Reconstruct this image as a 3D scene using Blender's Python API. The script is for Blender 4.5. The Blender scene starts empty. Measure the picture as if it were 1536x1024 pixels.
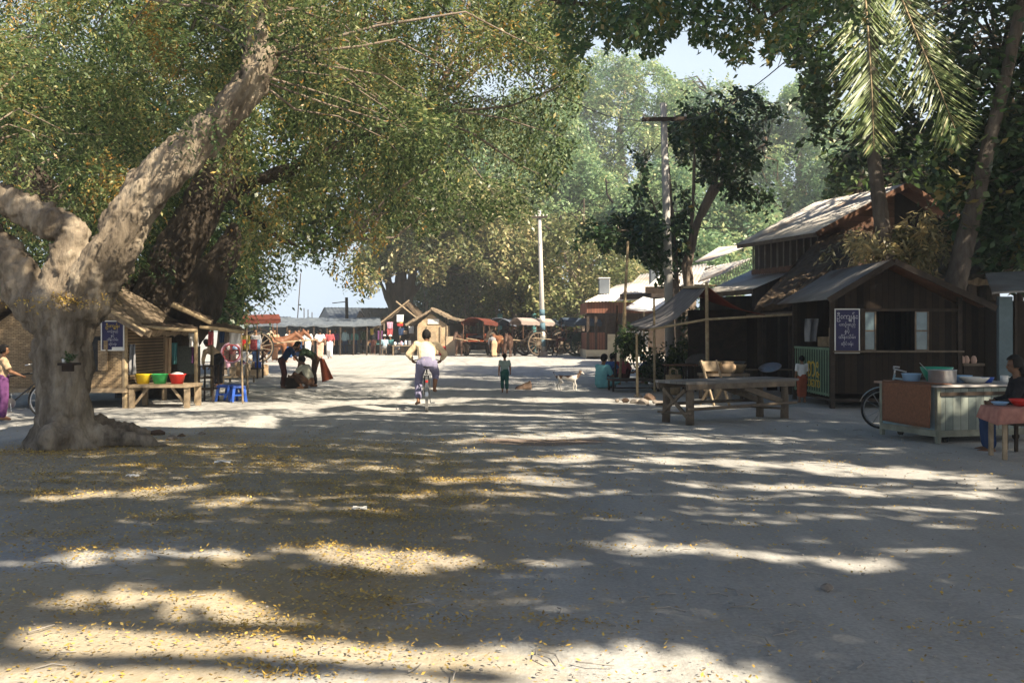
HAZE = .0014
EXPO = 1.52
import bpy, bmesh, math, random
import numpy as np
from mathutils import Vector, Matrix, Euler
R = math.radians
random.seed(7)
rng = np.random.default_rng(7)
sc = bpy.context.scene
C = sc.collection
# ------------------------------------------------------------------ camera geometry of the place
F, HZ, CX, EYE = 1493.0, 496.0, 768.0, 1.6
SUN_EL, SUN_AZ = 41.0, 43.0            # azimuth: degrees behind the camera's right hand
S = Vector((math.cos(R(SUN_EL))*math.cos(R(SUN_AZ)), -math.cos(R(SUN_EL))*math.sin(R(SUN_AZ)), math.sin(R(SUN_EL))))
def P(u, v, Y):
    return Vector(((u-CX)/F*Y, Y, EYE-(v-HZ)/F*Y))
def G(u, v):
    Y = EYE*F/(v-HZ)
    return Vector(((u-CX)/F*Y, Y, 0))
# ------------------------------------------------------------------ object bookkeeping
def tag(o, label=None, cat=None, group=None, kind=None):
    if label: o['label'] = label
    if cat: o['category'] = cat
    if group: o['group'] = group
    if kind: o['kind'] = kind
    return o
def thing(name, label, cat, loc=(0,0,0), rz=0, group=None):
    o = bpy.data.objects.new(name, None)
    C.objects.link(o)
    o.location = loc; o.rotation_euler = (0,0,rz)
    o.empty_display_size = .2
    return tag(o, label, cat, group)
def mat_of(o):
    m = Matrix.LocRotScale(o.location, o.rotation_euler, o.scale)
    return (mat_of(o.parent) @ m) if o.parent else m
def link(name, me, m, parent=None, world=False):
    o = bpy.data.objects.new(name, me)
    C.objects.link(o)
    if m is not None:
        me.materials.clear(); me.materials.append(m)
    if parent is not None:
        o.parent = parent
        if world:
            me.transform(mat_of(parent).inverted())
    return o
def copy_tree(o, parent=None):
    c = o.copy(); C.objects.link(c); c.parent = parent
    for ch in [x for x in bpy.data.objects if x.parent == o]:
        copy_tree(ch, c)
    return c
def frame(d, up=Vector((0,0,1))):
    d = d.normalized()
    if abs(d.dot(up)) > .97: up = Vector((0,1,0)) if abs(d.y) < .9 else Vector((1,0,0))
    s = d.cross(up).normalized()
    return d, s, s.cross(d).normalized()
class MB:
    def __init__(s): s.v = []; s.f = []
    def quad(s, *pts):
        n = len(s.v); s.v += [tuple(p) for p in pts]; s.f.append(tuple(range(n, n+len(pts)))); return s
    def hexa(s, p):            # 8 points: 4 bottom, 4 top
        n = len(s.v); s.v += [tuple(q) for q in p]
        for f in ((3,2,1,0),(4,5,6,7),(0,1,5,4),(1,2,6,5),(2,3,7,6),(3,0,4,7)): s.f.append(tuple(n+i for i in f))
        return s
    def box(s, c, d, rz=0, rx=0, ry=0):
        m = Matrix.Translation(Vector(c)) @ Euler((rx,ry,rz)).to_matrix().to_4x4()
        x,y,z = d[0]/2, d[1]/2, d[2]/2
        return s.hexa([m @ Vector(q) for q in ((-x,-y,-z),(x,-y,-z),(x,y,-z),(-x,y,-z),(-x,-y,z),(x,-y,z),(x,y,z),(-x,y,z))])
    def beam(s, a, b, w, h, up=Vector((0,0,1))):
        a, b = Vector(a), Vector(b)
        d, sd, u = frame(b-a, up)
        sd, u = sd*w/2, u*h/2
        return s.hexa([a-sd-u, a+sd-u, b+sd-u, b-sd-u, a-sd+u, a+sd+u, b+sd+u, b-sd+u])
    def tube(s, pts, rad, n=8, caps=True, jit=0, flat=1.0):
        pts = [Vector(p) for p in pts]
        if not hasattr(rad, '__len__'): rad = [rad]*len(pts)
        base = len(s.v)
        up = Vector((0,0,1)); sd0 = None
        for i, p in enumerate(pts):
            d = (pts[min(i+1,len(pts)-1)] - pts[max(i-1,0)]).normalized()
            if sd0 is None:
                _, sd, u = frame(d)
            else:
                sd = (sd0 - d*sd0.dot(d)).normalized(); u = sd.cross(d).normalized()
            sd0 = sd
            for k in range(n):
                a = 2*math.pi*k/n
                r = rad[i]*(1+ (random.uniform(-jit,jit) if jit else 0))
                s.v.append(tuple(p + sd*math.cos(a)*r + u*math.sin(a)*r*flat))
        for i in range(len(pts)-1):
            for k in range(n):
                a = base+i*n+k; b = base+i*n+(k+1)%n
                s.f.append((a, b, b+n, a+n))
        if caps:
            s.f.append(tuple(base+k for k in reversed(range(n))))
            e = base+(len(pts)-1)*n
            s.f.append(tuple(e+k for k in range(n)))
        return s
    def ell(s, c, r, n=10, m=8, rot=None):
        c = Vector(c); base = len(s.v)
        if not hasattr(r, '__len__'): r = (r,r,r)
        def put(q):
            q = Vector(q)
            if rot is not None: q = rot @ q
            s.v.append(tuple(c+q))
        put((0,0,-r[2]))
        for j in range(1, m):
            t = math.pi*j/m - math.pi/2
            for k in range(n):
                a = 2*math.pi*k/n
                put((r[0]*math.cos(t)*math.cos(a), r[1]*math.cos(t)*math.sin(a), r[2]*math.sin(t)))
        put((0,0,r[2]))
        for k in range(n):
            s.f.append((base, base+1+(k+1)%n, base+1+k))
            top = base+1+(m-1)*n
            s.f.append((top, base+1+(m-2)*n+k, base+1+(m-2)*n+(k+1)%n))
        for j in range(m-2):
            for k in range(n):
                a = base+1+j*n+k; b = base+1+j*n+(k+1)%n
                s.f.append((a,b,b+n,a+n))
        return s
    def cap(s, pts, rad, n=8):    # tube with round ends (joints)
        pts = [Vector(p) for p in pts]
        s.tube(pts, rad, n)
        for p, r in zip(pts, rad): s.ell(p, r*.99, n, 6)
        return s
    def lathe(s, prof, c=(0,0,0), n=16, rot=None, close=False):
        c = Vector(c); base = len(s.v)
        for (r, z) in prof:
            for k in range(n):
                a = 2*math.pi*k/n; q = Vector((r*math.cos(a), r*math.sin(a), z))
                if rot is not None: q = rot @ q
                s.v.append(tuple(c+q))
        for i in range(len(prof)-1):
            for k in range(n):
                a = base+i*n+k; b = base+i*n+(k+1)%n
                s.f.append((a,b,b+n,a+n))
        if close:
            s.f.append(tuple(base+k for k in reversed(range(n))))
            e = base+(len(prof)-1)*n
            s.f.append(tuple(e+k for k in range(n)))
        return s
    def prism(s, poly, off):      # polygon of 3-D points extruded by vector off
        off = Vector(off); n = len(poly); b = len(s.v)
        s.v += [tuple(Vector(p)) for p in poly] + [tuple(Vector(p)+off) for p in poly]
        s.f.append(tuple(b+i for i in range(n))); s.f.append(tuple(b+n+i for i in reversed(range(n))))
        for i in range(n):
            j = (i+1)%n
            s.f.append((b+i, b+n+i, b+n+j, b+j))
        return s
    def sheet(s, a, b, c, d, nu, nv, th, fn=None):   # bilinear patch a-b (u) / d-c (v) with thickness
        a,b,c,d = map(Vector,(a,b,c,d)); base = len(s.v)
        nrm = (b-a).cross(d-a).normalized()
        for side in (0,1):
            for j in range(nv+1):
                for i in range(nu+1):
                    u, v = i/nu, j/nv
                    p = a.lerp(b,u).lerp(d.lerp(c,u), v)
                    if fn: p = p + fn(u,v,nrm)
                    s.v.append(tuple(p + nrm*(th if side else 0)))
        w = nu+1; off = (nu+1)*(nv+1)
        for j in range(nv):
            for i in range(nu):
                q = base+j*w+i
                s.f.append((q+w, q+w+1, q+1, q)); s.f.append((off+q, off+q+1, off+q+w+1, off+q+w))
        ring = [j for j in range(nu)] + [nu+w*j for j in range(nv)] + [w*nv+nu-i for i in range(nu)] + [w*(nv-j) for j in range(nv)]
        for k in range(len(ring)):
            x, y = base+ring[k], base+ring[(k+1)%len(ring)]
            s.f.append((x, y, off+y, off+x))
        return s
    def mesh(s, name='mesh', smooth=False):
        me = bpy.data.meshes.new(name)
        me.from_pydata(s.v, [], s.f); me.update()
        if smooth: me.polygons.foreach_set('use_smooth', [True]*len(me.polygons))
        return me
    def build(s, name, m, parent=None, world=False, smooth=False, bevel=0):
        me = s.mesh(name, smooth)
        o = link(name, me, m, parent, world)
        if bevel:
            b = o.modifiers.new('bevel', 'BEVEL'); b.width = bevel; b.segments = 2; b.limit_method = 'ANGLE'
        return o
def fuse(mb, voxel, smooth=2, disp=None, fine=None):
    """union of overlapping volumes into one continuous skin"""
    me = mb.mesh('t'); o = bpy.data.objects.new('t', me); C.objects.link(o)
    bm = bmesh.new(); bm.from_mesh(me); bmesh.ops.recalc_face_normals(bm, faces=bm.faces); bm.to_mesh(me); bm.free()
    r = o.modifiers.new('r','REMESH'); r.mode = 'VOXEL'; r.voxel_size = voxel
    if smooth:
        s = o.modifiers.new('s','SMOOTH'); s.factor = .5; s.iterations = smooth
    for k, (st, scl) in enumerate(disp or ()):
        t = bpy.data.textures.new('n%d'%k,'CLOUDS'); t.noise_scale = scl; t.noise_depth = 3
        d = o.modifiers.new('d','DISPLACE'); d.texture = t; d.strength = st; d.mid_level = .5; d.texture_coords = 'LOCAL'
    dg = bpy.context.evaluated_depsgraph_get()
    out = bpy.data.meshes.new_from_object(o.evaluated_get(dg))
    bpy.data.objects.remove(o); bpy.data.meshes.remove(me)
    out.polygons.foreach_set('use_smooth', [True]*len(out.polygons))
    return out
def lerp(a, b, t): return a+(b-a)*t
# ------------------------------------------------------------------ procedural materials
def nodes(name):
    m = bpy.data.materials.new(name); m.use_nodes = True
    nt = m.node_tree; nt.nodes.clear()
    out = nt.nodes.new('ShaderNodeOutputMaterial')
    def N(t, **kw):
        n = nt.nodes.new('ShaderNode'+t)
        for k, v in kw.items():
            if k in n.inputs: n.inputs[k].default_value = v
            else: setattr(n, k, v)
        return n
    def L(a, b): nt.links.new(a, b)
    return m, N, L, out
def c4(c): return (c[0], c[1], c[2], 1)
def ramp(N, stops):
    r = N('ValToRGB'); e = r.color_ramp.elements
    while len(e) < len(stops): e.new(.5)
    for i, (p, c) in enumerate(stops): e[i].position = p; e[i].color = c4(c)
    return r
def mat(name, c1, c2=None, scale=6, rough=.8, bump=.15, bscale=None, stretch=(1,1,1), metal=0, coat=0, dirt=None, coord='Object', spec=.3):
    """two tones mottled by noise, with a bumped surface; dirt = third tone in patches"""
    c2 = c2 or tuple(x*.72 for x in c1)
    m, N, L, out = nodes(name)
    tc = N('TexCoord'); mp = N('Mapping'); mp.inputs['Scale'].default_value = stretch
    L(tc.outputs[coord], mp.inputs['Vector'])
    n1 = N('TexNoise', Scale=scale, Detail=6.0, Roughness=.65); L(mp.outputs[0], n1.inputs['Vector'])
    r = ramp(N, ((.32, c2), (.68, c1))); L(n1.outputs['Fac'], r.inputs[0])
    col = r.outputs[0]
    if dirt:
        n2 = N('TexNoise', Scale=scale*.35, Detail=4.0); L(mp.outputs[0], n2.inputs['Vector'])
        r2 = ramp(N, ((.52,(0,0,0)),(.66,(1,1,1)))); L(n2.outputs['Fac'], r2.inputs[0])
        mx = N('MixRGB'); L(r2.outputs[0], mx.inputs[0]); L(col, mx.inputs[1]); mx.inputs[2].default_value = c4(dirt); col = mx.outputs[0]
    b = N('BsdfPrincipled', Roughness=rough, Metallic=metal); L(col, b.inputs['Base Color'])
    b.inputs['Specular IOR Level'].default_value = spec
    if coat: b.inputs['Coat Weight'].default_value = coat
    if bump:
        n3 = N('TexNoise', Scale=bscale or scale*5, Detail=5.0); L(mp.outputs[0], n3.inputs['Vector'])
        bp = N('Bump', Strength=bump, Distance=.02); L(n3.outputs['Fac'], bp.inputs['Height']); L(bp.outputs[0], b.inputs['Normal'])
    L(b.outputs[0], out.inputs[0])
    return m
def planks(name, c1, c2, pitch=.14, axis='X', gap=.06, rough=.85, grain=(1,1,1)):
    """boards: stripes across `axis` (object space) with a dark joint, each board its own tone"""
    m, N, L, out = nodes(name)
    tc = N('TexCoord'); sp = N('SeparateXYZ'); L(tc.outputs['Object'], sp.inputs[0])
    dv = N('Math', operation='DIVIDE'); L(sp.outputs[axis], dv.inputs[0]); dv.inputs[1].default_value = pitch
    fl = N('Math', operation='FLOOR'); L(dv.outputs[0], fl.inputs[0])
    fr = N('Math', operation='FRACT'); L(dv.outputs[0], fr.inputs[0])
    wn = N('TexWhiteNoise', noise_dimensions='1D'); L(fl.outputs[0], wn.inputs['W'])
    mp = N('Mapping'); mp.inputs['Scale'].default_value = grain; L(tc.outputs['Object'], mp.inputs[0])
    ns = N('TexNoise', Scale=9.0, Detail=6.0); L(mp.outputs[0], ns.inputs['Vector'])
    ad = N('Math', operation='ADD'); L(wn.outputs['Value'], ad.inputs[0]); L(ns.outputs['Fac'], ad.inputs[1])
    hf = N('Math', operation='MULTIPLY'); L(ad.outputs[0], hf.inputs[0]); hf.inputs[1].default_value = .5
    r = ramp(N, ((.25,c2),(.75,c1))); L(hf.outputs[0], r.inputs[0])
    lt = N('Math', operation='GREATER_THAN'); L(fr.outputs[0], lt.inputs[0]); lt.inputs[1].default_value = gap
    mx = N('MixRGB'); L(lt.outputs[0], mx.inputs[0]); mx.inputs[1].default_value = c4(tuple(x*.25 for x in c2)); L(r.outputs[0], mx.inputs[2])
    b = N('BsdfPrincipled', Roughness=rough); b.inputs['Specular IOR Level'].default_value = .2
    L(mx.outputs[0], b.inputs['Base Color'])
    bp = N('Bump', Strength=.5, Distance=.01); L(lt.outputs[0], bp.inputs['Height']); L(bp.outputs[0], b.inputs['Normal'])
    L(b.outputs[0], out.inputs[0])
    return m
def weave(name, c1, c2, scale=9):
    """split-bamboo matting"""
    m, N, L, out = nodes(name)
    tc = N('TexCoord'); mp = N('Mapping'); mp.inputs['Rotation'].default_value = (R(90),0,R(0)); L(tc.outputs['Object'], mp.inputs[0])
    br = N('TexBrick', Scale=scale); br.inputs['Color1'].default_value = c4(c1); br.inputs['Color2'].default_value = c4(c2)
    br.inputs['Mortar'].default_value = c4(tuple(x*.4 for x in c2)); br.inputs['Mortar Size'].default_value = .035
    br.inputs['Brick Width'].default_value = .9; br.inputs['Row Height'].default_value = .3
    L(mp.outputs[0], br.inputs['Vector'])
    ns = N('TexNoise', Scale=1.6, Detail=5.0); L(tc.outputs['Object'], ns.inputs['Vector'])
    r = ramp(N, ((.3,(.55,.52,.5)),(.7,(1.1,1.05,1)))); L(ns.outputs['Fac'], r.inputs[0])
    mx = N('MixRGB', blend_type='MULTIPLY'); mx.inputs[0].default_value = 1; L(br.outputs[0], mx.inputs[1]); L(r.outputs[0], mx.inputs[2])
    b = N('BsdfPrincipled', Roughness=.8); L(mx.outputs[0], b.inputs['Base Color'])
    bp = N('Bump', Strength=.4, Distance=.01); L(br.outputs['Fac'], bp.inputs['Height']); bp.invert = True; L(bp.outputs[0], b.inputs['Normal'])
    L(b.outputs[0], out.inputs[0])
    return m
def cloth(name, c1, c2=None, trans=.0, scale=4):
    m, N, L, out = nodes(name)
    c2 = c2 or tuple(x*.8 for x in c1)
    tc = N('TexCoord'); n1 = N('TexNoise', Scale=scale, Detail=5.0); L(tc.outputs['Object'], n1.inputs[0])
    r = ramp(N, ((.3,c2),(.7,c1))); L(n1.outputs['Fac'], r.inputs[0])
    d = N('BsdfDiffuse', Roughness=.6); L(r.outputs[0], d.inputs[0])
    n2 = N('TexNoise', Scale=14.0, Detail=4.0); L(tc.outputs['Object'], n2.inputs[0])
    bp = N('Bump', Strength=.5, Distance=.02); L(n2.outputs['Fac'], bp.inputs['Height']); L(bp.outputs[0], d.inputs['Normal'])
    if trans:
        t = N('BsdfTranslucent'); L(r.outputs[0], t.inputs[0]); mx = N('MixShader'); mx.inputs[0].default_value = trans
        L(d.outputs[0], mx.inputs[1]); L(t.outputs[0], mx.inputs[2]); L(mx.outputs[0], out.inputs[0])
    else: L(d.outputs[0], out.inputs[0])
    return m
def leafmat(name, stops, trans=.3):
    """leaf colour picked per leaf from the face attribute 'tint'"""
    m, N, L, out = nodes(name)
    at = N('Attribute', attribute_name='tint'); r = ramp(N, stops); L(at.outputs['Fac'], r.inputs[0])
    d = N('BsdfPrincipled', Roughness=.42); d.inputs['Specular IOR Level'].default_value = .5; L(r.outputs[0], d.inputs['Base Color'])
    t = N('BsdfTranslucent'); hs = N('HueSaturation', Saturation=1.1, Value=1.3); L(r.outputs[0], hs.inputs['Color']); L(hs.outputs[0], t.inputs[0])
    mx = N('MixShader'); mx.inputs[0].default_value = trans
    L(d.outputs[0], mx.inputs[1]); L(t.outputs[0], mx.inputs[2]); L(mx.outputs[0], out.inputs[0])
    return m
def barkmat(name, c1, c2, c3, scale=3):
    m, N, L, out = nodes(name)
    tc = N('TexCoord'); mp = N('Mapping'); mp.inputs['Scale'].default_value = (1.3,1.3,.38); L(tc.outputs['Object'], mp.inputs[0])
    n1 = N('TexNoise', Scale=scale, Detail=9.0, Roughness=.7); L(mp.outputs[0], n1.inputs[0])
    r = ramp(N, ((.3,c3),(.48,c2),(.7,c1))); L(n1.outputs['Fac'], r.inputs[0])
    n2 = N('TexNoise', Scale=scale*7, Detail=8.0, Roughness=.7); L(mp.outputs[0], n2.inputs[0])
    vo = N('TexVoronoi', Scale=scale*4.5); vo.feature = 'DISTANCE_TO_EDGE'; L(mp.outputs[0], vo.inputs['Vector'])
    cr = ramp(N, ((0,(.45,.42,.4)),(.12,(1,1,1)))); L(vo.outputs['Distance'], cr.inputs[0])
    mx = N('MixRGB', blend_type='MULTIPLY'); mx.inputs[0].default_value = .12; L(r.outputs[0], mx.inputs[1]); L(cr.outputs[0], mx.inputs[2])
    b = N('BsdfPrincipled', Roughness=.9); b.inputs['Specular IOR Level'].default_value = .15; L(mx.outputs[0], b.inputs['Base Color'])
    bp = N('Bump', Strength=.9, Distance=.05); L(n2.outputs['Fac'], bp.inputs['Height']); L(bp.outputs[0], b.inputs['Normal'])
    L(b.outputs[0], out.inputs[0])
    return m
M = {}
M['wood'] = mat('weathered wood', (.20,.155,.11), (.09,.068,.05), 5, .85, .4, 30, (1,1,1))
M['wood_grey'] = mat('grey timber', (.30,.27,.24), (.13,.115,.10), 4, .85, .5, 25)
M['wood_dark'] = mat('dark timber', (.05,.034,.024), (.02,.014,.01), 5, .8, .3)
M['wood_red'] = mat('red brown timber', (.19,.095,.055), (.09,.045,.028), 5, .8, .3)
M['wood_pale'] = mat('pale timber', (.37,.285,.19), (.20,.15,.095), 6, .8, .3)
M['bamboo'] = mat('bamboo pole', (.42,.33,.20), (.22,.16,.09), 8, .6, .2)
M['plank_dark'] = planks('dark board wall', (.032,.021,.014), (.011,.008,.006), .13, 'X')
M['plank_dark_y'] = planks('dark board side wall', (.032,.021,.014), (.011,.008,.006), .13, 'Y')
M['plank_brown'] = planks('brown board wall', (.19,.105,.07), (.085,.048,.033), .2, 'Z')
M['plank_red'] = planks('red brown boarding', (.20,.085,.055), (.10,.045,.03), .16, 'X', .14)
M['plank_grey'] = planks('grey table boards', (.30,.285,.27), (.15,.14,.13), .16, 'Y', .05)
M['weave'] = weave('bamboo matting', (.38,.29,.175), (.235,.17,.10), 9)
M['weave_pale'] = weave('pale bamboo matting', (.62,.50,.33), (.45,.34,.21), 6)
M['thatch'] = mat('thatch', (.15,.108,.07), (.055,.04,.028), 7, .95, .9, 40, (1,1,.35))
M['thatch_pale'] = mat('dry pale thatch', (.27,.21,.145), (.12,.092,.065), 7, .95, .9, 40, (1,1,.35))
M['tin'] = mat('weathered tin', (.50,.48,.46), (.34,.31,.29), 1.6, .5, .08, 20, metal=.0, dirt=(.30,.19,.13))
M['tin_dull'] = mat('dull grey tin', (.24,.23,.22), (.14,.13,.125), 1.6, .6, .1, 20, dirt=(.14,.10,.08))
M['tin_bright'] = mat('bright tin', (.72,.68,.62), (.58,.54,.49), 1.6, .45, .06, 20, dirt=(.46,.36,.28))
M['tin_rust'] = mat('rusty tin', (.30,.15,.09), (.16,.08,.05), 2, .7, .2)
M['tin_blue'] = mat('grey blue tin', (.155,.18,.205), (.085,.10,.12), 1.2, .6, .1)
M['tarp'] = cloth('grey tarpaulin', (.26,.25,.25), (.16,.15,.155), .1)
M['tarp_red'] = cloth('red brown tarpaulin', (.26,.075,.05), (.15,.045,.03), .35)
M['black'] = mat('black rubber', (.02,.02,.021), (.012,.012,.012), 10, .6, .1)
M['steel'] = mat('steel', (.5,.5,.5), (.35,.35,.35), 10, .32, .05, metal=.9)
M['alu'] = mat('aluminium pot', (.72,.72,.73), (.55,.55,.56), 8, .35, .05, metal=.85)
M['paint_black'] = mat('black enamel', (.025,.027,.03), (.015,.016,.018), 8, .35, .03)
M['white'] = mat('white enamel', (.75,.74,.70), (.62,.6,.56), 4, .45, .05)
M['white_wash'] = mat('whitewash', (.74,.71,.66), (.55,.52,.47), 2, .8, .15, dirt=(.42,.39,.35))
M['cream'] = mat('cream plaster', (.60,.52,.36), (.46,.39,.27), 2, .8, .1, dirt=(.33,.27,.2))
M['concrete'] = mat('concrete pole', (.47,.455,.43), (.33,.315,.295), 3, .85, .3, 40, (1,1,.4))
M['band_blue'] = mat('blue painted band', (.10,.19,.24), (.07,.13,.17), 5, .7, .1)
M['teal'] = mat('teal painted post', (.09,.25,.25), (.06,.17,.18), 5, .7, .1)
M['dim_blue'] = mat('dim blue grey paint', (.13,.18,.20), (.085,.12,.135), 3, .7, .15)
M['glass'] = mat('dusty window glass', (.13,.19,.205), (.08,.12,.135), 3, .12, 0, spec=.6)
M['sign_blue'] = mat('dark blue sign board', (.018,.016,.085), (.012,.010,.05), 3, .45, .03)
M['sign_white'] = mat('white sign paint', (.50,.50,.52), (.4,.4,.42), 9, .6, 0)
M['sign_yellow'] = mat('yellow sign paint', (.62,.43,.05), (.5,.34,.04), 9, .6, 0)
M['green_paint'] = mat('green paint', (.014,.055,.032), (.01,.035,.02), 5, .6, .05)
M['green_pale'] = mat('pale green paint', (.19,.30,.20), (.13,.21,.14), 5, .6, .05)
M['cart_blue'] = mat('worn pale blue paint', (.26,.37,.42), (.17,.26,.30), 5, .7, .25, dirt=(.27,.22,.16))
M['cart_board'] = planks('worn blue green boards', (.30,.33,.29), (.15,.18,.17), .13, 'X', .05)
M['mat_brown'] = mat('brown woven mat', (.25,.11,.058), (.15,.064,.036), 26, .9, .6, 120, (1,1,1))
M['pink_cloth'] = cloth('pink checked cloth', (.50,.25,.20), (.36,.17,.14), .1, 12)
M['table_grey'] = M['plank_grey']
M['stone'] = mat('dusty stone', (.33,.29,.25), (.16,.135,.115), 5, .9, .6, 14)
M['brown_stone'] = mat('brown stone', (.13,.085,.06), (.07,.047,.034), 4, .9, .5, 10)
M['basket'] = weave('cane basket', (.48,.37,.22), (.34,.25,.14), 24)
M['board'] = mat('cardboard', (.42,.33,.23), (.33,.25,.17), 3, .85, .05)
for k, c in dict(yellow=(.80,.58,.03), green=(.05,.42,.12), red=(.60,.035,.03), blue=(.025,.09,.42), ltblue=(.30,.50,.75), green_dk=(.03,.30,.20)).items():
    M['pl_'+k] = mat(k+' plastic', c, tuple(x*.85 for x in c), 3, .4, .02)
for k, c in dict(skin=(.24,.125,.072), skin_dk=(.16,.082,.048), hair=(.011,.010,.010)).items():
    M[k] = mat(k, c, tuple(x*.8 for x in c), 9, .6 if k != 'hair' else .9, .05)
for k, c in dict(orange=(.82,.67,.45), purple=(.27,.255,.37), navy=(.035,.06,.13), maroon=(.085,.035,.032), dkgreen=(.05,.075,.045), cream_sh=(.46,.46,.38), brick=(.36,.10,.055), white_c=(.80,.79,.78),
                 pinkish=(.62,.42,.33), rose=(.42,.10,.11), turq=(.19,.46,.50), sky=(.36,.52,.62), teal_c=(.10,.27,.28), greygreen=(.26,.33,.31), dkteal=(.035,.105,.095), brown_c=(.11,.065,.045),
                 blue_c=(.06,.13,.32), pink_c=(.60,.36,.47), black_c=(.025,.025,.03), yellow_c=(.62,.48,.12), grey_c=(.28,.28,.29), mauve=(.15,.06,.16), sand_c=(.55,.40,.26), red_c=(.45,.05,.05)).items():
    M['c_'+k] = cloth(k+' cloth', c)
M['cart_trim'] = mat('worn grey green frame', (.27,.28,.22), (.15,.15,.12), 5, .7, .1)
M['bark'] = barkmat('pale rain tree bark', (.45,.38,.285), (.21,.17,.125), (.042,.034,.026), 2.4)
M['bark_dark'] = barkmat('dark bark', (.115,.09,.068), (.06,.048,.037), (.026,.021,.017), 2.6)
M['bark_grey'] = barkmat('grey brown bark', (.34,.28,.225), (.22,.175,.14), (.11,.09,.07), 3)
M['palm_bark'] = barkmat('palm bark', (.20,.175,.15), (.12,.10,.085), (.05,.042,.036), 4)
G_NEAR = ((0,(.020,.036,.016)),(.33,(.070,.115,.044)),(.60,(.165,.215,.085)),(.84,(.35,.345,.16)),(.96,(.52,.37,.10)),(1,(.42,.24,.08)))
M['leaf_near'] = leafmat('feathery olive leaves', G_NEAR, .4)
M['leaf_mid'] = leafmat('mid green leaves', ((0,(.020,.042,.014)),(.5,(.060,.105,.030)),(.85,(.15,.19,.05)),(1,(.30,.25,.07))), .3)
M['leaf_dark'] = leafmat('glossy dark leaves', ((0,(.014,.032,.014)),(.5,(.036,.075,.028)),(.9,(.085,.135,.05)),(1,(.20,.16,.05))), .22)
M['leaf_far_hazed'] = leafmat('haze-paled far leaves', ((0,(.06,.125,.075)),(.5,(.18,.285,.14)),(.85,(.33,.41,.20)),(1,(.48,.46,.24))), .35)  # haze of distance put into the leaf colour, on top of the air volume
M['leaf_dry'] = leafmat('dry pale leaves', ((0,(.10,.115,.055)),(.5,(.23,.215,.11)),(.9,(.42,.35,.19)),(1,(.5,.38,.18))), .3)
M['leaf_olive'] = leafmat('olive leaves of the middle trees', ((0,(.04,.06,.025)),(.45,(.13,.16,.06)),(.8,(.27,.26,.12)),(1,(.46,.38,.2))), .3)
M['leaf_palm'] = leafmat('palm leaflets', ((0,(.07,.11,.035)),(.5,(.17,.24,.085)),(.85,(.35,.37,.17)),(1,(.50,.45,.24))), .3)
M['litter'] = leafmat('fallen leaves', ((0,(.16,.10,.035)),(.4,(.38,.25,.06)),(.8,(.62,.43,.10)),(1,(.72,.54,.18))), .1)
# ------------------------------------------------------------------ people and animals (each body one fused skin)
def V(*a): return Vector(a)
def pose(**kw):
    J = dict(pel=V(0,0,.90), waist=V(0,.0,1.03), chest=V(0,0,1.22), neck=V(0,-.005,1.40), head=V(0,.015,1.545), fwd=V(0,1,-.05),
             shL=V(-.175,0,1.345), elL=V(-.235,-.02,1.08), wrL=V(-.245,.05,.84), shR=V(.175,0,1.345), elR=V(.235,-.02,1.08), wrR=V(.245,.05,.84),
             hipL=V(-.085,0,.88), knL=V(-.095,.02,.47), anL=V(-.10,-.02,.075), hipR=V(.085,0,.88), knR=V(.095,.02,.47), anR=V(.10,-.02,.075),
             toeL=None, toeR=None, curl=.6)
    for k, v in kw.items(): J[k] = Vector(v) if hasattr(v, '__len__') else v
    for s in 'LR':
        if J['toe'+s] is None: J['toe'+s] = J['an'+s] + V(0,.15,-.05)
    return J
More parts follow.
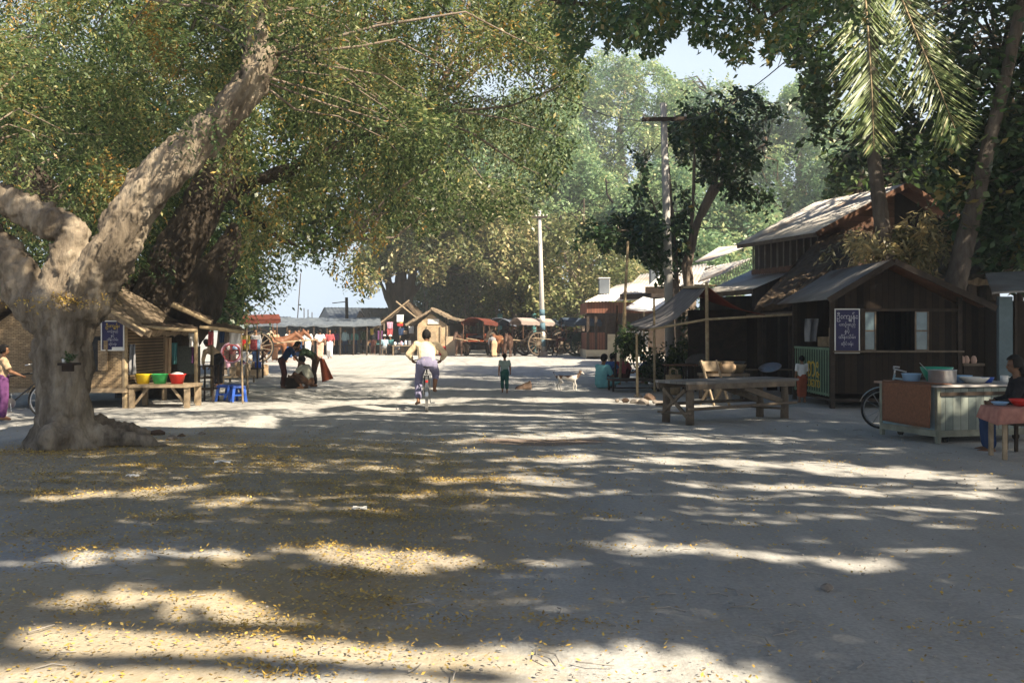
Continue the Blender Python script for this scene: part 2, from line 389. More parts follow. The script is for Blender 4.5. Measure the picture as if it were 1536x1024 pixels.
def figure(name, label, loc, rz, J, skin='skin', shirt='c_white_c', sleeve=.75, lower='c_navy', low='longyi', lower_to=.93, scale=1, vox=.015, hairlen=0, bun=False,
           headcloth=None, waist_r=.135, cat='person', group=None, hat=None, vert=False, width=1.0):
    root = thing(name, label, cat, loc, rz, group)
    if scale != 1:
        J = {k: (v*scale if isinstance(v, Vector) and k != 'fwd' else v) for k, v in J.items()}
    s = scale; w = width
    b = MB()
    top = J['neck']; d_t = (J['chest']-J['waist']).normalized()
    tor = [J['pel'], J['waist'], J['chest'], J['chest'].lerp(top, .62), top]
    trad = [.135*s*w, .125*s*w, .15*s*w, .135*s*w, .055*s]
    b.tube(tor, trad, 14, flat=.68)
    b.ell(J['pel'], (.14*s*w,.115*s*w,.12*s), 12, 8)
    b.cap([top - d_t*.03*s, J['head']], [.054*s, .05*s], 10)
    f = J['fwd'].normalized(); upv = (J['head']-top).normalized()
    sd = f.cross(upv).normalized(); upv = sd.cross(f).normalized()
    rot = Matrix((sd, f, upv)).transposed()
    H = J['head'] + upv*.02*s
    hp = lambda x,y,z: H + (sd*x + f*y + upv*z)*s
    b.ell(hp(0,-.008,.018), (.074*s,.092*s,.098*s), 14, 10, rot)
    b.ell(hp(0,.022,-.045), (.057*s,.066*s,.070*s), 12, 8, rot)
    b.ell(hp(0,.092,-.018), (.016*s,.020*s,.026*s), 8, 6, rot)
    b.ell(hp(0,.082,-.062), (.024*s,.014*s,.013*s), 8, 6, rot)
    b.ell(hp(0,.078,.022), (.05*s,.014*s,.011*s), 8, 6, rot)
    for q in (-1,1): b.ell(hp(q*.077,-.01,-.012), (.014*s,.022*s,.033*s), 8, 6, rot)
    for q in 'LR':
        sh, el, wr = J['sh'+q], J['el'+q], J['wr'+q]
        b.cap([sh.lerp(tor[2],.25), sh], [.07*s,.062*s], 8)
        b.cap([sh, sh.lerp(el,.5), el], [.055*s,.05*s,.041*s], 10)
        b.cap([el, el.lerp(wr,.35), wr], [.041*s,.04*s,.026*s], 10)
        d = (wr-el).normalized(); inn = V(1 if q=='L' else -1, .35, 0); inn = (inn - d*inn.dot(d)).normalized(); ac = d.cross(inn)
        pc = wr + d*.05*s
        b.tube([wr - d*.01*s, pc - d*.01*s, pc + d*.04*s], [.024*s,.038*s,.036*s], 8, flat=.6)
        cu = J['curl']
        for k, ln in enumerate((.062,.072,.068,.052)):
            o = ac*((k-1.5)*.018*s)
            p0 = pc + d*.03*s + o; p1 = p0 + (d*(1-.35*cu) + inn*.6*cu)*ln*.55*s; p2 = p1 + (d*(1-1.1*cu) + inn*1.1*cu)*ln*.5*s
            b.tube([p0,p1,p2], [.0105*s,.010*s,.008*s], 6)
        p0 = pc - d*.015*s + ac*.03*s*(-1); p1 = p0 + (-ac*.6 + d*.6 + inn*.3)*.035*s; p2 = p1 + (d*.8 + inn*.5)*.03*s
        b.tube([p0,p1,p2], [.013*s,.0115*s,.009*s], 6)
        hi, kn, an, to = J['hip'+q], J['kn'+q], J['an'+q], J['toe'+q]
        b.cap([hi, hi.lerp(kn,.5), kn], [.085*s*w,.075*s*w,.055*s], 10)
        b.cap([kn, kn.lerp(an,.3), an], [.053*s,.056*s,.036*s], 10)
        fd = (to-an); h = V(fd.x, fd.y, 0).normalized()
        heel = an - h*.035*s + V(0,0,-.03*s)
        b.cap([heel, an + fd*.45 - V(0,0,.012*s), to], [.036*s,.037*s,.026*s], 8)
    me = fuse(b, vox*s**.5, 2)
    link('body', me, M[skin], root)
    # shirt
    if shirt:
        c = MB()
        c.tube([J['pel'].lerp(J['waist'],.25), J['waist'], J['chest'], J['chest'].lerp(top,.62), top - d_t*.01*s], [.152*s*w,.150*s*w,.172*s*w,.160*s*w,.072*s], 14, flat=.74)
        for q in 'LR':
            sh, el, wr = J['sh'+q], J['el'+q], J['wr'+q]
            c.cap([sh.lerp(tor[2],.25), sh], [.085*s,.077*s], 8)
            if sleeve <= .5: c.tube([sh, sh.lerp(el, sleeve*2)], [.072*s,.07*s], 10)
            else:
                c.cap([sh, el], [.07*s,.058*s], 10); c.tube([el, el.lerp(wr, sleeve*2-1)], [.058*s,.05*s], 10)
        link('shirt', fuse(c, vox*s**.5, 2, disp=((.02*s,.09),)), M[shirt], root)
    if low:
        c = MB()
        fr = [0,.25,.5,.75,1] if low == 'longyi' else [0,1]
        e = .02 if low != 'longyi' else .028
        c.ell(J['pel'], (.155*s*w,.13*s*w,.125*s), 12, 8)
        c.tube([J['pel'], J['waist']], [.155*s*w,.15*s*w], 14, flat=.76)
        for t in fr:
            hi, kn, an = (J['hipL'].lerp(J['hipR'],t), J['knL'].lerp(J['knR'],t), J['anL'].lerp(J['anR'],t))
            r1 = [(.085*w+e)*s, (.078*w+e)*s, (.06+e)*s]
            lt = lower_to if not isinstance(lower_to, tuple) else lower_to[0 if t < .5 else 1]
            if lt <= .5:
                c.cap([hi, hi.lerp(kn, lt*2)], [r1[0], r1[1]], 10)
            else:
                c.cap([hi, kn], [r1[0], r1[2]], 10)
                c.cap([kn, kn.lerp(an, (lt-.5)*2)], [r1[2], (.05+e)*s], 10)
        link('longyi' if low == 'longyi' else low, fuse(c, vox*s**.5, 2, disp=((.025*s,.10),)), M[lower], root)
    # hair
    hb = MB(); hb.ell((0,0,0), (.084*s,.103*s,.108*s), 16, 12)
    keep = []
    for fc in hb.f:
        cc = sum((Vector(hb.v[i]) for i in fc), Vector())/len(fc)/s
        if (cc.y > .035 and cc.z < .052) or cc.z < (-.055 if cc.y > -.03 else -.092): continue
        keep.append(fc)
    hb.f = keep
    hb.v = [tuple(Vector(v)*random.uniform(.97,1.05)) for v in hb.v]
    hb.v = [tuple(hp(0,-.008,.020) + rot @ Vector(v)) for v in hb.v]
    if hairlen: hb.tube([hp(0,-.07,.0), hp(0,-.10,-.10), hp(0,-.10,-.10-hairlen)], [.07*s,.075*s,.035*s], 10, flat=.6)
    if bun: hb.ell(hp(0,-.115,.03), .048*s, 10, 8)
    o = hb.build('hair', M['hair'], root, smooth=True)
    so = o.modifiers.new('thick','SOLIDIFY'); so.thickness = .01*s; so.offset = 1
    if headcloth:
        k = MB(); k.ell((0,0,0), (.094*s,.112*s,.112*s), 16, 12)
        k.f = [fc for fc in k.f if not ((sum((Vector(k.v[i]) for i in fc), Vector())/len(fc)).y > .04*s and (sum((Vector(k.v[i]) for i in fc), Vector())/len(fc)).z < .05*s)]
        k.v = [tuple(hp(0,-.012,.028) + rot @ Vector(v)) for v in k.v]
        q = k.build('headcloth', M[headcloth], root, smooth=True); so = q.modifiers.new('thick','SOLIDIFY'); so.thickness = .012*s
    if hat:
        MB().lathe([(.14*s,0),(.10*s,.012*s),(.092*s,.05*s),(.075*s,.085*s),(0.004,.095*s)], hp(0,-.005,.075), 16, rot).build('hat', M[hat], root, smooth=True)
    ey = MB()
    for q in (-1,1): ey.ell(hp(q*.03,.083,.004), (.012*s,.008*s,.007*s), 8, 6, rot)
    ey.build('eyes', M['black'], root, smooth=True)
    return root
WALK = dict(hipL=V(-.085,0,.88), knL=V(-.09,.10,.50), anL=V(-.09,.02,.12), toeL=V(-.09,.16,.045), knR=V(.09,.0,.47), anR=V(.09,-.16,.10), toeR=V(.09,-.04,.03),
            elL=V(-.24,-.09,1.10), wrL=V(-.25,-.10,.86), elR=V(.24,.05,1.10), wrR=V(.25,.14,.88))
SQUAT = dict(pel=V(0,-.12,.20), waist=V(0,-.12,.33), chest=V(0,-.02,.52), neck=V(0,.07,.68), head=V(0,.13,.81), fwd=V(0,1,-.3), shL=V(-.17,.04,.63), elL=V(-.22,.22,.44), wrL=V(-.12,.42,.36),
             shR=V(.17,.04,.63), elR=V(.22,.22,.44), wrR=V(.12,.42,.36), hipL=V(-.09,-.10,.20), hipR=V(.09,-.10,.20), knL=V(-.17,.25,.42), knR=V(.17,.25,.42), anL=V(-.13,.06,.075), anR=V(.13,.06,.075))
SIT = dict(pel=V(0,-.05,.52), waist=V(0,-.05,.65), chest=V(0,-.02,.84), neck=V(0,.01,1.02), head=V(0,.04,1.165), fwd=V(0,1,-.15), shL=V(-.175,0,.965), elL=V(-.23,.08,.72), wrL=V(-.14,.30,.68),
           shR=V(.175,0,.965), elR=V(.23,.08,.72), wrR=V(.14,.30,.68), hipL=V(-.09,0,.50), hipR=V(.09,0,.50), knL=V(-.11,.38,.50), knR=V(.11,.38,.50), anL=V(-.11,.36,.075), anR=V(.11,.36,.075))
GROUND_SIT = dict(pel=V(0,-.05,.13), waist=V(0,-.06,.26), chest=V(0,.0,.45), neck=V(0,.05,.62), head=V(0,.09,.76), fwd=V(0,1,-.25), shL=V(-.17,.03,.565), elL=V(-.22,.14,.34), wrL=V(-.12,.35,.28),
           shR=V(.17,.03,.565), elR=V(.22,.14,.34), wrR=V(.12,.35,.28), hipL=V(-.09,0,.12), hipR=V(.09,0,.12), knL=V(-.30,.28,.20), knR=V(.30,.28,.20), anL=V(-.05,.33,.07), anR=V(.06,.30,.09))
BEND = dict(pel=V(0,-.08,.86), waist=V(0,.0,.98), chest=V(0,.22,1.09), neck=V(0,.40,1.15), head=V(0,.53,1.20), fwd=V(0,.8,-.5), shL=V(-.17,.34,1.09), elL=V(-.20,.40,.84), wrL=V(-.13,.46,.62),
           shR=V(.17,.34,1.09), elR=V(.20,.40,.84), wrR=V(.13,.46,.62), hipL=V(-.085,-.08,.85), hipR=V(.085,-.08,.85), knL=V(-.10,-.02,.46), knR=V(.10,.0,.46), anL=V(-.11,-.08,.075), anR=V(.11,-.04,.075))
def lathe_wheel(parent, c, r, axis='X', tw=.035, n_sp=12, tyre='black', rim='steel', hub=.03, sp_r=.006, rim_w=None):
    rot = Matrix.Rotation(R(90),3,'Y') if axis == 'X' else Matrix.Rotation(R(90),3,'X')
    t = tw
    prof = [(r-t+t*math.cos(a)*.5+t*.5 - t*.0, math.sin(a)*t*.5) for a in [2*math.pi*k/8 for k in range(9)]]
    ty = MB().lathe([(r - t*.5 + t*.5*math.cos(a), t*.5*math.sin(a)) for a in [2*math.pi*k/8 for k in range(9)]], c, 36, rot).build('tyre', M[tyre], parent, smooth=True)
    rw = rim_w or t*.55
    rr = r - t
    MB().lathe([(rr-rw,-rw*.5),(rr,-rw*.5),(rr,rw*.5),(rr-rw,rw*.5),(rr-rw,-rw*.5)], c, 36, rot).build('rim', M[rim], ty)
    h = MB().lathe([(hub,-.04),(hub,.04)], c, 10, rot, True)
    for k in range(n_sp):
        a = 2*math.pi*k/n_sp; q = rot @ Vector((math.cos(a),math.sin(a),0))
        h.tube([Vector(c)+q*hub*.8, Vector(c)+q*(rr-rw*.5)], sp_r, 5)
    h.build('spokes', M[rim], ty)
    return ty
def bicycle(name, label, loc, rz, lean=0, frame_m='paint_black', steer=0, rack=True):
    root = thing(name, label, 'bicycle', loc, rz); root.rotation_euler = (0, lean, rz)
    r = .33
    lathe_wheel(root, (0,-.53,r), r); lathe_wheel(root, (0,.53,r), r)
    f = MB()
    bb, st, hd, hb = V(0,-.08,.29), V(0,-.22,.80), V(0,.36,.84), V(0,.39,.70)
    for a, b_ in ((bb,st),(st.lerp(bb,.08),hd),(bb,hb),(hd+V(0,-.02,.06),hb+V(0,.01,-.04))): f.tube([a,b_], .016, 8)
    for q in (-.045,.045):
        f.tube([bb+V(q*.6,0,0), V(q,-.53,r)], .010, 6); f.tube([st.lerp(bb,.12)+V(q*.5,0,0), V(q,-.53,r)], .009, 6)
        f.tube([hb+V(q,.0,-.03), V(q,.53,r)], .012, 6)
    f.build('bicycle_frame', M[frame_m], root, smooth=True)
    h = MB().tube([V(0,.35,.88), V(0,.34,.98)], .013, 8).tube([V(-.27,.22,.98), V(-.20,.32,1.0), V(0,.36,.99), V(.20,.32,1.0), V(.27,.22,.98)], .012, 8)
    h.build('handlebar', M['steel'], root, smooth=True)
    sd = MB().tube([V(0,-.36,.87), V(0,-.28,.88), V(0,-.16,.87), V(0,-.05,.865)], [.06,.10,.06,.02], 12, flat=.35)
    sd.tube([V(0,-.22,.78), V(0,-.24,.87)], .013, 6)
    sd.build('saddle', M['black'], root, smooth=True)
    for (cy, a0, a1) in ((-.53, 60, 250), (.53, 20, 160)):
        mg = MB(); rr = r+.03
        for k in range(14):
            a, b_ = R(lerp(a0,a1,k/14)), R(lerp(a0,a1,(k+1)/14))
            p = [V(sx, cy+rr*math.cos(x), r+rr*math.sin(x)) for x in (a,b_) for sx in (-.03,.03)]
            mg.quad(p[0],p[1],p[3],p[2])
        o = mg.build('mudguard', M['steel' if cy < 0 else frame_m], root); o.modifiers.new('t','SOLIDIFY').thickness = .004
    if rack:
        k = MB()
        for x in (-.06,0,.06): k.tube([V(x,-.72,.72), V(x,-.30,.73)], .007, 6)
        for y in (-.70,-.5): k.tube([V(-.065,y,.72), V(.065,y,.72)], .007, 6)
        for x in (-.07,.07): k.tube([V(x,-.66,.72), V(x,-.53,r)], .006, 6)
        k.build('rack', M['steel'], root)
        MB().box((0,-.78,.60),(.05,.02,.05)).build('reflector', M['pl_red'], root, bevel=.006)
    c = MB().lathe([(.09,-.004),(.09,.004)], (.05,-.08,.29), 20, Matrix.Rotation(R(90),3,'Y'), True)
    c.tube([V(.06,-.08,.29), V(.075,-.06,.13)], .009, 6).tube([V(-.06,-.08,.29), V(-.075,-.10,.45)], .009, 6)
    c.box((.12,-.06,.13),(.09,.06,.02)).box((-.12,-.10,.45),(.09,.06,.02))
    c.build('pedals', M['steel'], root)
    return root
def quadruped(name, label, cat, loc, rz, L, H, mats, kind='horse', vox=.03, head_up=.5, turn=0, group=None):
    """stands along +Y; L body length, H height at the withers"""
    root = thing(name, label, cat, loc, rz, group)
    b = MB(); k = H
    hz = H*.78
    if kind == 'dog':
        b.tube([V(0,-.50*L,.80*H), V(0,-.40*L,.80*H), V(0,-.1*L,.77*H), V(0,.22*L,.72*H), V(0,.42*L,.76*H)], [.06*H,.15*H,.125*H,.20*H,.12*H], 12)
        nk, hd = V(0,.44*L,.84*H), V(0,.57*L,1.06*H)
        b.cap([V(0,.33*L,.78*H), nk, hd], [.15*H,.12*H,.09*H], 10)
        t = Matrix.Rotation(turn,3,'Z'); q = lambda x,y,z: hd + t @ (V(x,y,z)*H)
        b.ell(q(0,.02,.02), (.105*H,.12*H,.10*H), 10, 8); b.cap([q(0,.08,0), q(0,.24,-.05)], [.08*H,.05*H], 8)
        for s in (-1,1):
            b.tube([q(s*.06,-.02,.08), q(s*.09,-.03,.17), q(s*.10,-.02,.24)], [.045*H,.035*H,.006*H], 6)
        legs = [(-.36*L,1),(.30*L,0)]
        b.tube([V(0,-.48*L,.84*H), V(.03,-.58*L,.98*H), V(.05,-.60*L,1.12*H), V(.03,-.52*L,1.22*H)], [.035*H,.03*H,.026*H,.012*H], 6)
        fat, kn_r, an_r = .10*H, .05*H, .036*H
    else:
        b.tube([V(0,-.50*L,.84*H), V(0,-.40*L,.85*H), V(0,-.05*L,.78*H), V(0,.25*L,.80*H), V(0,.42*L,.83*H)], [.10*H,.20*H,.215*H,.21*H,.13*H], 14)
        hd = V(0,.42*L+.42*H*(1-head_up*.4), (.95+.45*head_up)*H)
        b.cap([V(0,.34*L,.86*H), V(0,.42*L,.90*H).lerp(hd,.5), hd], [.18*H,.115*H,.085*H], 10)
        t = Matrix.Rotation(turn,3,'Z'); q = lambda x,y,z: hd + t @ (V(x,y,z)*H)
        b.cap([q(0,0,.0), q(0,.16,-.12), q(0,.30,-.26)], [.095*H,.085*H,.055*H], 10)
        for s in (-1,1): b.tube([q(s*.05,-.03,.06), q(s*.06,-.02,.18)], [.035*H,.008*H], 6)
        legs = [(-.36*L,1),(.32*L,0)]
        b.tube([V(0,-.50*L,.86*H), V(0,-.60*L,.70*H), V(0,-.62*L,.38*H)], [.04*H,.06*H,.02*H], 8)
        fat, kn_r, an_r = .12*H, .048*H, .034*H
    for (y, hind) in legs:
        for i, s in enumerate((-1,1)):
            o = (.06 if i else -.04)*L; x = s*.12*H
            if hind:
                p = [V(x*.8,y,.72*H), V(x,y+.08*L+o,.50*H), V(x,y-.05*L+o,.30*H), V(x,y-.0*L+o,.05*H), V(x,y+.03*L+o,.02*H)]
                rr = [fat*1.15, fat*.75, kn_r, an_r, an_r*1.25]
            else:
                p = [V(x*.8,y,.68*H), V(x,y+o*.5,.46*H), V(x,y+.02*L+o,.27*H), V(x,y+o,.06*H), V(x,y+.03*L+o,.02*H)]
                rr = [fat, fat*.6, kn_r, an_r, an_r*1.3]
            b.cap(p, rr, 8)
    link('body', fuse(b, vox, 2), mats['body'], root)
    return root, hd
def horsemat(name, c1, c2):
    return mat(name, c1, c2, 2.2, .55, .03)
M['horse_brown'] = horsemat('brown horse coat', (.20,.085,.04), (.13,.055,.028))
M['horse_dark'] = horsemat('dark bay horse coat', (.085,.045,.03), (.05,.028,.02))
M['horse_white'] = horsemat('pale horse coat', (.50,.40,.28), (.38,.29,.2))
def dogcoat():
    m, N, L, out = nodes('white dog coat with brown patches')
    tc = N('TexCoord'); mp = N('Mapping'); mp.inputs['Location'].default_value = (.3,.12,.02); L(tc.outputs['Object'], mp.inputs[0])
    n = N('TexNoise', Scale=5.5, Detail=1.0); L(mp.outputs[0], n.inputs[0])
    sp = N('SeparateXYZ'); L(tc.outputs['Object'], sp.inputs[0])
    g = N('MapRange'); g.inputs[1].default_value = .22; g.inputs[2].default_value = .40; g.inputs[3].default_value = -.25; g.inputs[4].default_value = .06
    L(sp.outputs['Z'], g.inputs[0]); a = N('Math', operation='ADD'); L(n.outputs['Fac'], a.inputs[0]); L(g.outputs[0], a.inputs[1])
    r = ramp(N, ((.50,(.50,.47,.43)),(.53,(.15,.085,.05)),(.72,(.05,.035,.028)))); L(a.outputs[0], r.inputs[0])
    b = N('BsdfPrincipled', Roughness=.8); L(r.outputs[0], b.inputs[0]); L(b.outputs[0], out.inputs[0])
    return m
M['dog'] = dogcoat()

# the cyclist riding away down the road
cy = G(640, 613)
bicycle('bicycle', 'bicycle ridden down the road by the man in the orange shirt', cy, R(5), frame_m='paint_black')
figure('person', 'barefoot man in orange shirt and purple longyi riding a bicycle down the road', cy, R(5),
       pose(pel=V(0,-.24,.94), waist=V(0,-.20,1.05), chest=V(0,-.04,1.22), neck=V(0,.07,1.36), head=V(.0,.14,1.475), fwd=V(.15,1,-.1),
            shL=V(-.21,.0,1.315), elL=V(-.38,.05,1.12), wrL=V(-.30,.17,1.0), shR=V(.21,.0,1.315), elR=V(.38,.05,1.12), wrR=V(.30,.17,1.0),
            hipL=V(-.11,-.22,.93), knL=V(-.17,.10,.56), anL=V(-.17,-.08,.17), toeL=V(-.22,.06,.10), hipR=V(.11,-.22,.93), knR=V(.19,.20,.72), anR=V(.16,-.02,.42), toeR=V(.19,.12,.36), curl=.9),
       shirt='c_orange', sleeve=.93, lower='c_purple', low='trousers', lower_to=(.88,.66), vox=.0125, width=1.12)
figure('person', 'small boy in grey green shirt and teal trousers walking away down the road', G(757,590), R(5),
       pose(**WALK), shirt='c_greygreen', sleeve=.35, lower='c_dkteal', low='trousers', lower_to=.82, scale=.605, vox=.0125, waist_r=.12, width=1.05)
dg, hd = quadruped('dog', 'white street dog with brown patches standing by the road', 'dog', G(851,585), R(-90), .62, .44, dict(body=M['dog']), 'dog', .009, turn=R(-40))
# three men with a crate of bottles
figure('person', 'man in blue shirt and dark maroon longyi stooping over a crate of bottles', G(427,582), R(-80),
       pose(**{**BEND, 'pel':V(0,-.1,.90),'chest':V(0,.13,1.20),'neck':V(0,.28,1.30),'head':V(0,.40,1.38),'shL':V(-.17,.22,1.24),'shR':V(.17,.22,1.24),'elL':V(-.2,.34,.98),'elR':V(.2,.36,.98),'wrL':V(-.12,.52,.78),'wrR':V(.12,.55,.76)}),
       shirt='c_navy', sleeve=.35, lower='c_maroon', vox=.0125, scale=.86)
figure('person', 'man in dark green shirt bending down with a brick red cloth at his hip', G(470,580), R(95),
       pose(**BEND), shirt='c_dkgreen', sleeve=.6, lower='c_brown_c', low='longyi', lower_to=.82, vox=.0125, scale=.9)
figure('person', 'man in cream shirt with dark shoulder strap squatting beside the crate', G(459,583), R(72),
       pose(**SQUAT), shirt='c_cream_sh', sleeve=.4, lower='c_brown_c', low='longyi', lower_to=.8, vox=.0125, scale=.96)
sb = thing('shoulder_bag', 'dark strap slung across the squatting man in cream shirt', 'bag', G(459,583), R(72))
MB().tube([V(-.16,.05,.70), V(-.02,-.10,.665), V(.12,-.225,.42), V(.17,-.20,.30)], .022, 6, flat=.4).build('strap', M['black'], sb)
MB().box((.19,-.12,.22),(.08,.22,.18)).build('pouch', M['c_black_c'], sb, bevel=.02)
rc = thing('cloth', 'brick red cloth hanging from the hip of the bending man', 'cloth', G(478,581))
MB().sheet(V(.02,-.02,.85),V(.16,0,.80),V(.42,.02,.25),V(.10,-.02,.15),6,10,.012,lambda u,v,n: n*.05*math.sin(u*9+v*2)).build('drape', M['c_brick'], rc, smooth=True)
ct = thing('bottle_crate', 'dark crate filled with reddish bottles between the stooping men', 'crate', G(441,582), R(10))
k = MB()
for x in (-.21,.21): k.box((x,0,.15),(.025,.36,.28))
for y in (-.17,.17): k.box((0,y,.15),(.395,.025,.28))
k.box((0,0,.02),(.395,.315,.02)); k.build('crate_box', M['wood_dark'], ct)
for i in range(4):
    for j in range(3):
        MB().lathe([(.036,.03),(.036,.24),(.016,.31),(.015,.37),(.002,.375)], (-.15+.1*i,-.1+.1*j,0), 8).build('bottle', M['c_brick'] if (i+j)%3 else M['c_brown_c'], ct, smooth=True)
# walkers in the sun far down the road
figure('person', 'woman in white blouse and white skirt walking toward the camera far off', G(462,537), R(180), pose(**WALK), shirt='c_white_c', sleeve=.6, lower='c_white_c', vox=.02)
figure('person', 'man in white shirt and pinkish longyi seen from behind with hands clasped', G(480,540), R(5), pose(elL=V(-.26,-.14,1.12), wrL=V(-.05,-.17,.98), elR=V(.26,-.14,1.12), wrR=V(.05,-.17,.98)), shirt='c_white_c', sleeve=.4, lower='c_pinkish', lower_to=.8, vox=.02, width=1.15)
figure('person', 'woman in rose blouse and long white skirt walking in the sun', G(494.5,538), R(185), pose(**WALK), shirt='c_rose', sleeve=.6, lower='c_white_c', vox=.02, hairlen=.2)
# vendor and customer at the left stalls
figure('person', 'vendor in loose cream shirt and dark trousers stooping over the goods rack', G(326,580), R(60), pose(**{**BEND,'head':V(0,.45,1.32),'neck':V(0,.34,1.22)}), shirt='c_sand_c', sleeve=.8, lower='c_black_c', low='trousers', lower_to=.9, vox=.018, scale=.93)
figure('person', 'boy in tan shirt and purple longyi holding a bicycle behind the big trunk', G(5,630), R(-60), pose(elR=V(.24,.12,1.10), wrR=V(.2,.34,1.0)), shirt='c_sand_c', sleeve=.4, lower='c_mauve', vox=.0125, scale=.80)
b2 = bicycle('bicycle', 'black bicycle standing in shade behind the big left trunk', G(24,628), R(-78), frame_m='paint_black')
# people resting near the tarp stall
figure('person', 'woman in turquoise blouse sitting on the ground beside the tarp stall', G(903,582), R(-45), pose(**GROUND_SIT), shirt='c_turq', sleeve=.45, lower='c_turq', vox=.0125, scale=1.05, width=1.12)
figure('person', 'child in blue shirt sitting behind the woman in turquoise', G(914,574), R(-60), pose(**SQUAT), shirt='c_blue_c', sleeve=.4, lower='c_navy', vox=.018, scale=.95)
figure('person', 'person in rose patterned blouse squatting at the low stall table', G(933,574), R(-20), pose(**SQUAT), shirt='c_rose', sleeve=.5, lower='c_maroon', vox=.018, scale=.95, bun=True)
figure('person', 'woman with turquoise headcloth leaning over the low stall table', G(970,575), R(70), pose(**SQUAT), shirt='c_navy', sleeve=.8, lower='c_maroon', vox=.018, scale=.95, headcloth='c_turq')
figure('person', 'dark clothed person seated at the pink clothed table beside the food cart', P(1527,680,13.3)*1 + V(0,0,0), R(75), pose(**SIT), skin='skin_dk', shirt='c_black_c', sleeve=.9, lower='c_navy', low='longyi', vox=.011, hairlen=.12)
figure('person', 'child with red and white skirt standing by the green picket gate', G(1203,604), R(10), pose(), shirt='c_white_c', sleeve=.4, lower='c_brick', lower_to=.75, vox=.016, scale=.62)
# ------------------------------------------------------------------ leaves, crowns, trees
def leaf_arrays(cen, dirs, n, length, lw, ll, droop, spread=.9, jitter=.5):
    """cen (N,3) spray bases, dirs (N,3) -> leaf base, leaf dir, leaf side (all (N*n,3))"""
    N = len(cen)
    d = dirs/np.maximum(np.linalg.norm(dirs,axis=1,keepdims=True),1e-6)
    upv = np.tile([0,0,1.0],(N,1)) + rng.normal(0,.35,(N,3))
    s = np.cross(d, upv); s /= np.maximum(np.linalg.norm(s,axis=1,keepdims=True),1e-6)
    t = (np.arange(n)+.6)/n
    L = length*rng.uniform(.7,1.25,(N,1,1))
    p = cen[:,None,:] + d[:,None,:]*L*t[None,:,None] - np.array([0,0,1.0])*droop*L*(t[None,:,None]**2)
    sg = np.where(np.arange(n)%2==0,1,-1)[None,:,None]
    ld = d[:,None,:]*.55 + s[:,None,:]*sg*spread + rng.normal(0,.28*jitter*2,(N,n,3)) - np.array([0,0,1.0])*droop*.5
    ld /= np.linalg.norm(ld,axis=2,keepdims=True)
    rn = rng.normal(0,jitter,(N,n,3)) + np.array([0,0,1.0])
    sd = np.cross(ld, rn); sd /= np.maximum(np.linalg.norm(sd,axis=2,keepdims=True),1e-6)
    k = rng.uniform(.7,1.25,(N,n,1))
    return p.reshape(-1,3), (ld*ll*k).reshape(-1,3), (sd*lw*k).reshape(-1,3)
def leaf_mesh(p, ld, sd, tint, name='crown'):
    n = len(p)
    co = np.empty((n,4,3))
    co[:,0] = p; co[:,1] = p+ld*.45+sd*.5; co[:,2] = p+ld; co[:,3] = p+ld*.45-sd*.5
    me = bpy.data.meshes.new(name)
    me.vertices.add(n*4); me.vertices.foreach_set('co', co.astype(np.float32).ravel())
    me.loops.add(n*4); me.loops.foreach_set('vertex_index', np.arange(n*4,dtype=np.int32))
    me.polygons.add(n); me.polygons.foreach_set('loop_start', np.arange(0,n*4,4,dtype=np.int32))
    at = me.attributes.new('tint','FLOAT','FACE'); at.data.foreach_set('value', np.clip(tint,0,1).astype(np.float32))
    me.update()
    return me
def inpoly(u, v, poly):
    x = np.array([q[0] for q in poly],float); y = np.array([q[1] for q in poly],float)
    inside = np.zeros(len(u),bool); j = len(x)-1
    for i in range(len(x)):
        c = ((y[i]>v)!=(y[j]>v)) & (u < (x[j]-x[i])*(v-y[i])/(y[j]-y[i]+1e-9)+x[i])
        inside ^= c; j = i
    return inside
def proj(p):
    Y = np.maximum(p[:,1],.05)
    return CX+p[:,0]/Y*F, HZ-(p[:,2]-EYE)/Y*F
def warp(u, v, a=11):
    return (u + a*(np.sin(u*.045+v*.071)+.7*np.sin(u*.13-v*.05+1)+.5*np.sin(v*.21+u*.03+2)), v + a*(np.sin(v*.06-u*.052+.6)+.7*np.sin(u*.11+v*.09+3)+.5*np.sin(u*.23-v*.04)))
def clumps_in(poly, y0, y1, n, rag=12):
    """clump centres spread through a volume whose outline, seen from the road, is poly"""
    us = [q[0] for q in poly]; vs = [q[1] for q in poly]; out = []
    while len(out) < n:
        u = rng.uniform(min(us),max(us),n*3); v = rng.uniform(min(vs),max(vs),n*3)
        k = inpoly(u+rng.normal(0,rag,n*3), v+rng.normal(0,rag,n*3), poly)
        for a, b in zip(u[k], v[k]):
            Y = rng.uniform(y0,y1); out.append(((a-CX)/F*Y, Y, EYE-(b-HZ)/F*Y))
    return np.array(out[:n])
def ball_clumps(c, r, n, shell=.45):
    q = rng.normal(0,1,(n,3)); q /= np.linalg.norm(q,axis=1,keepdims=True)
    return np.array(c) + q*(rng.uniform(shell,1,(n,1)))*np.array(r)
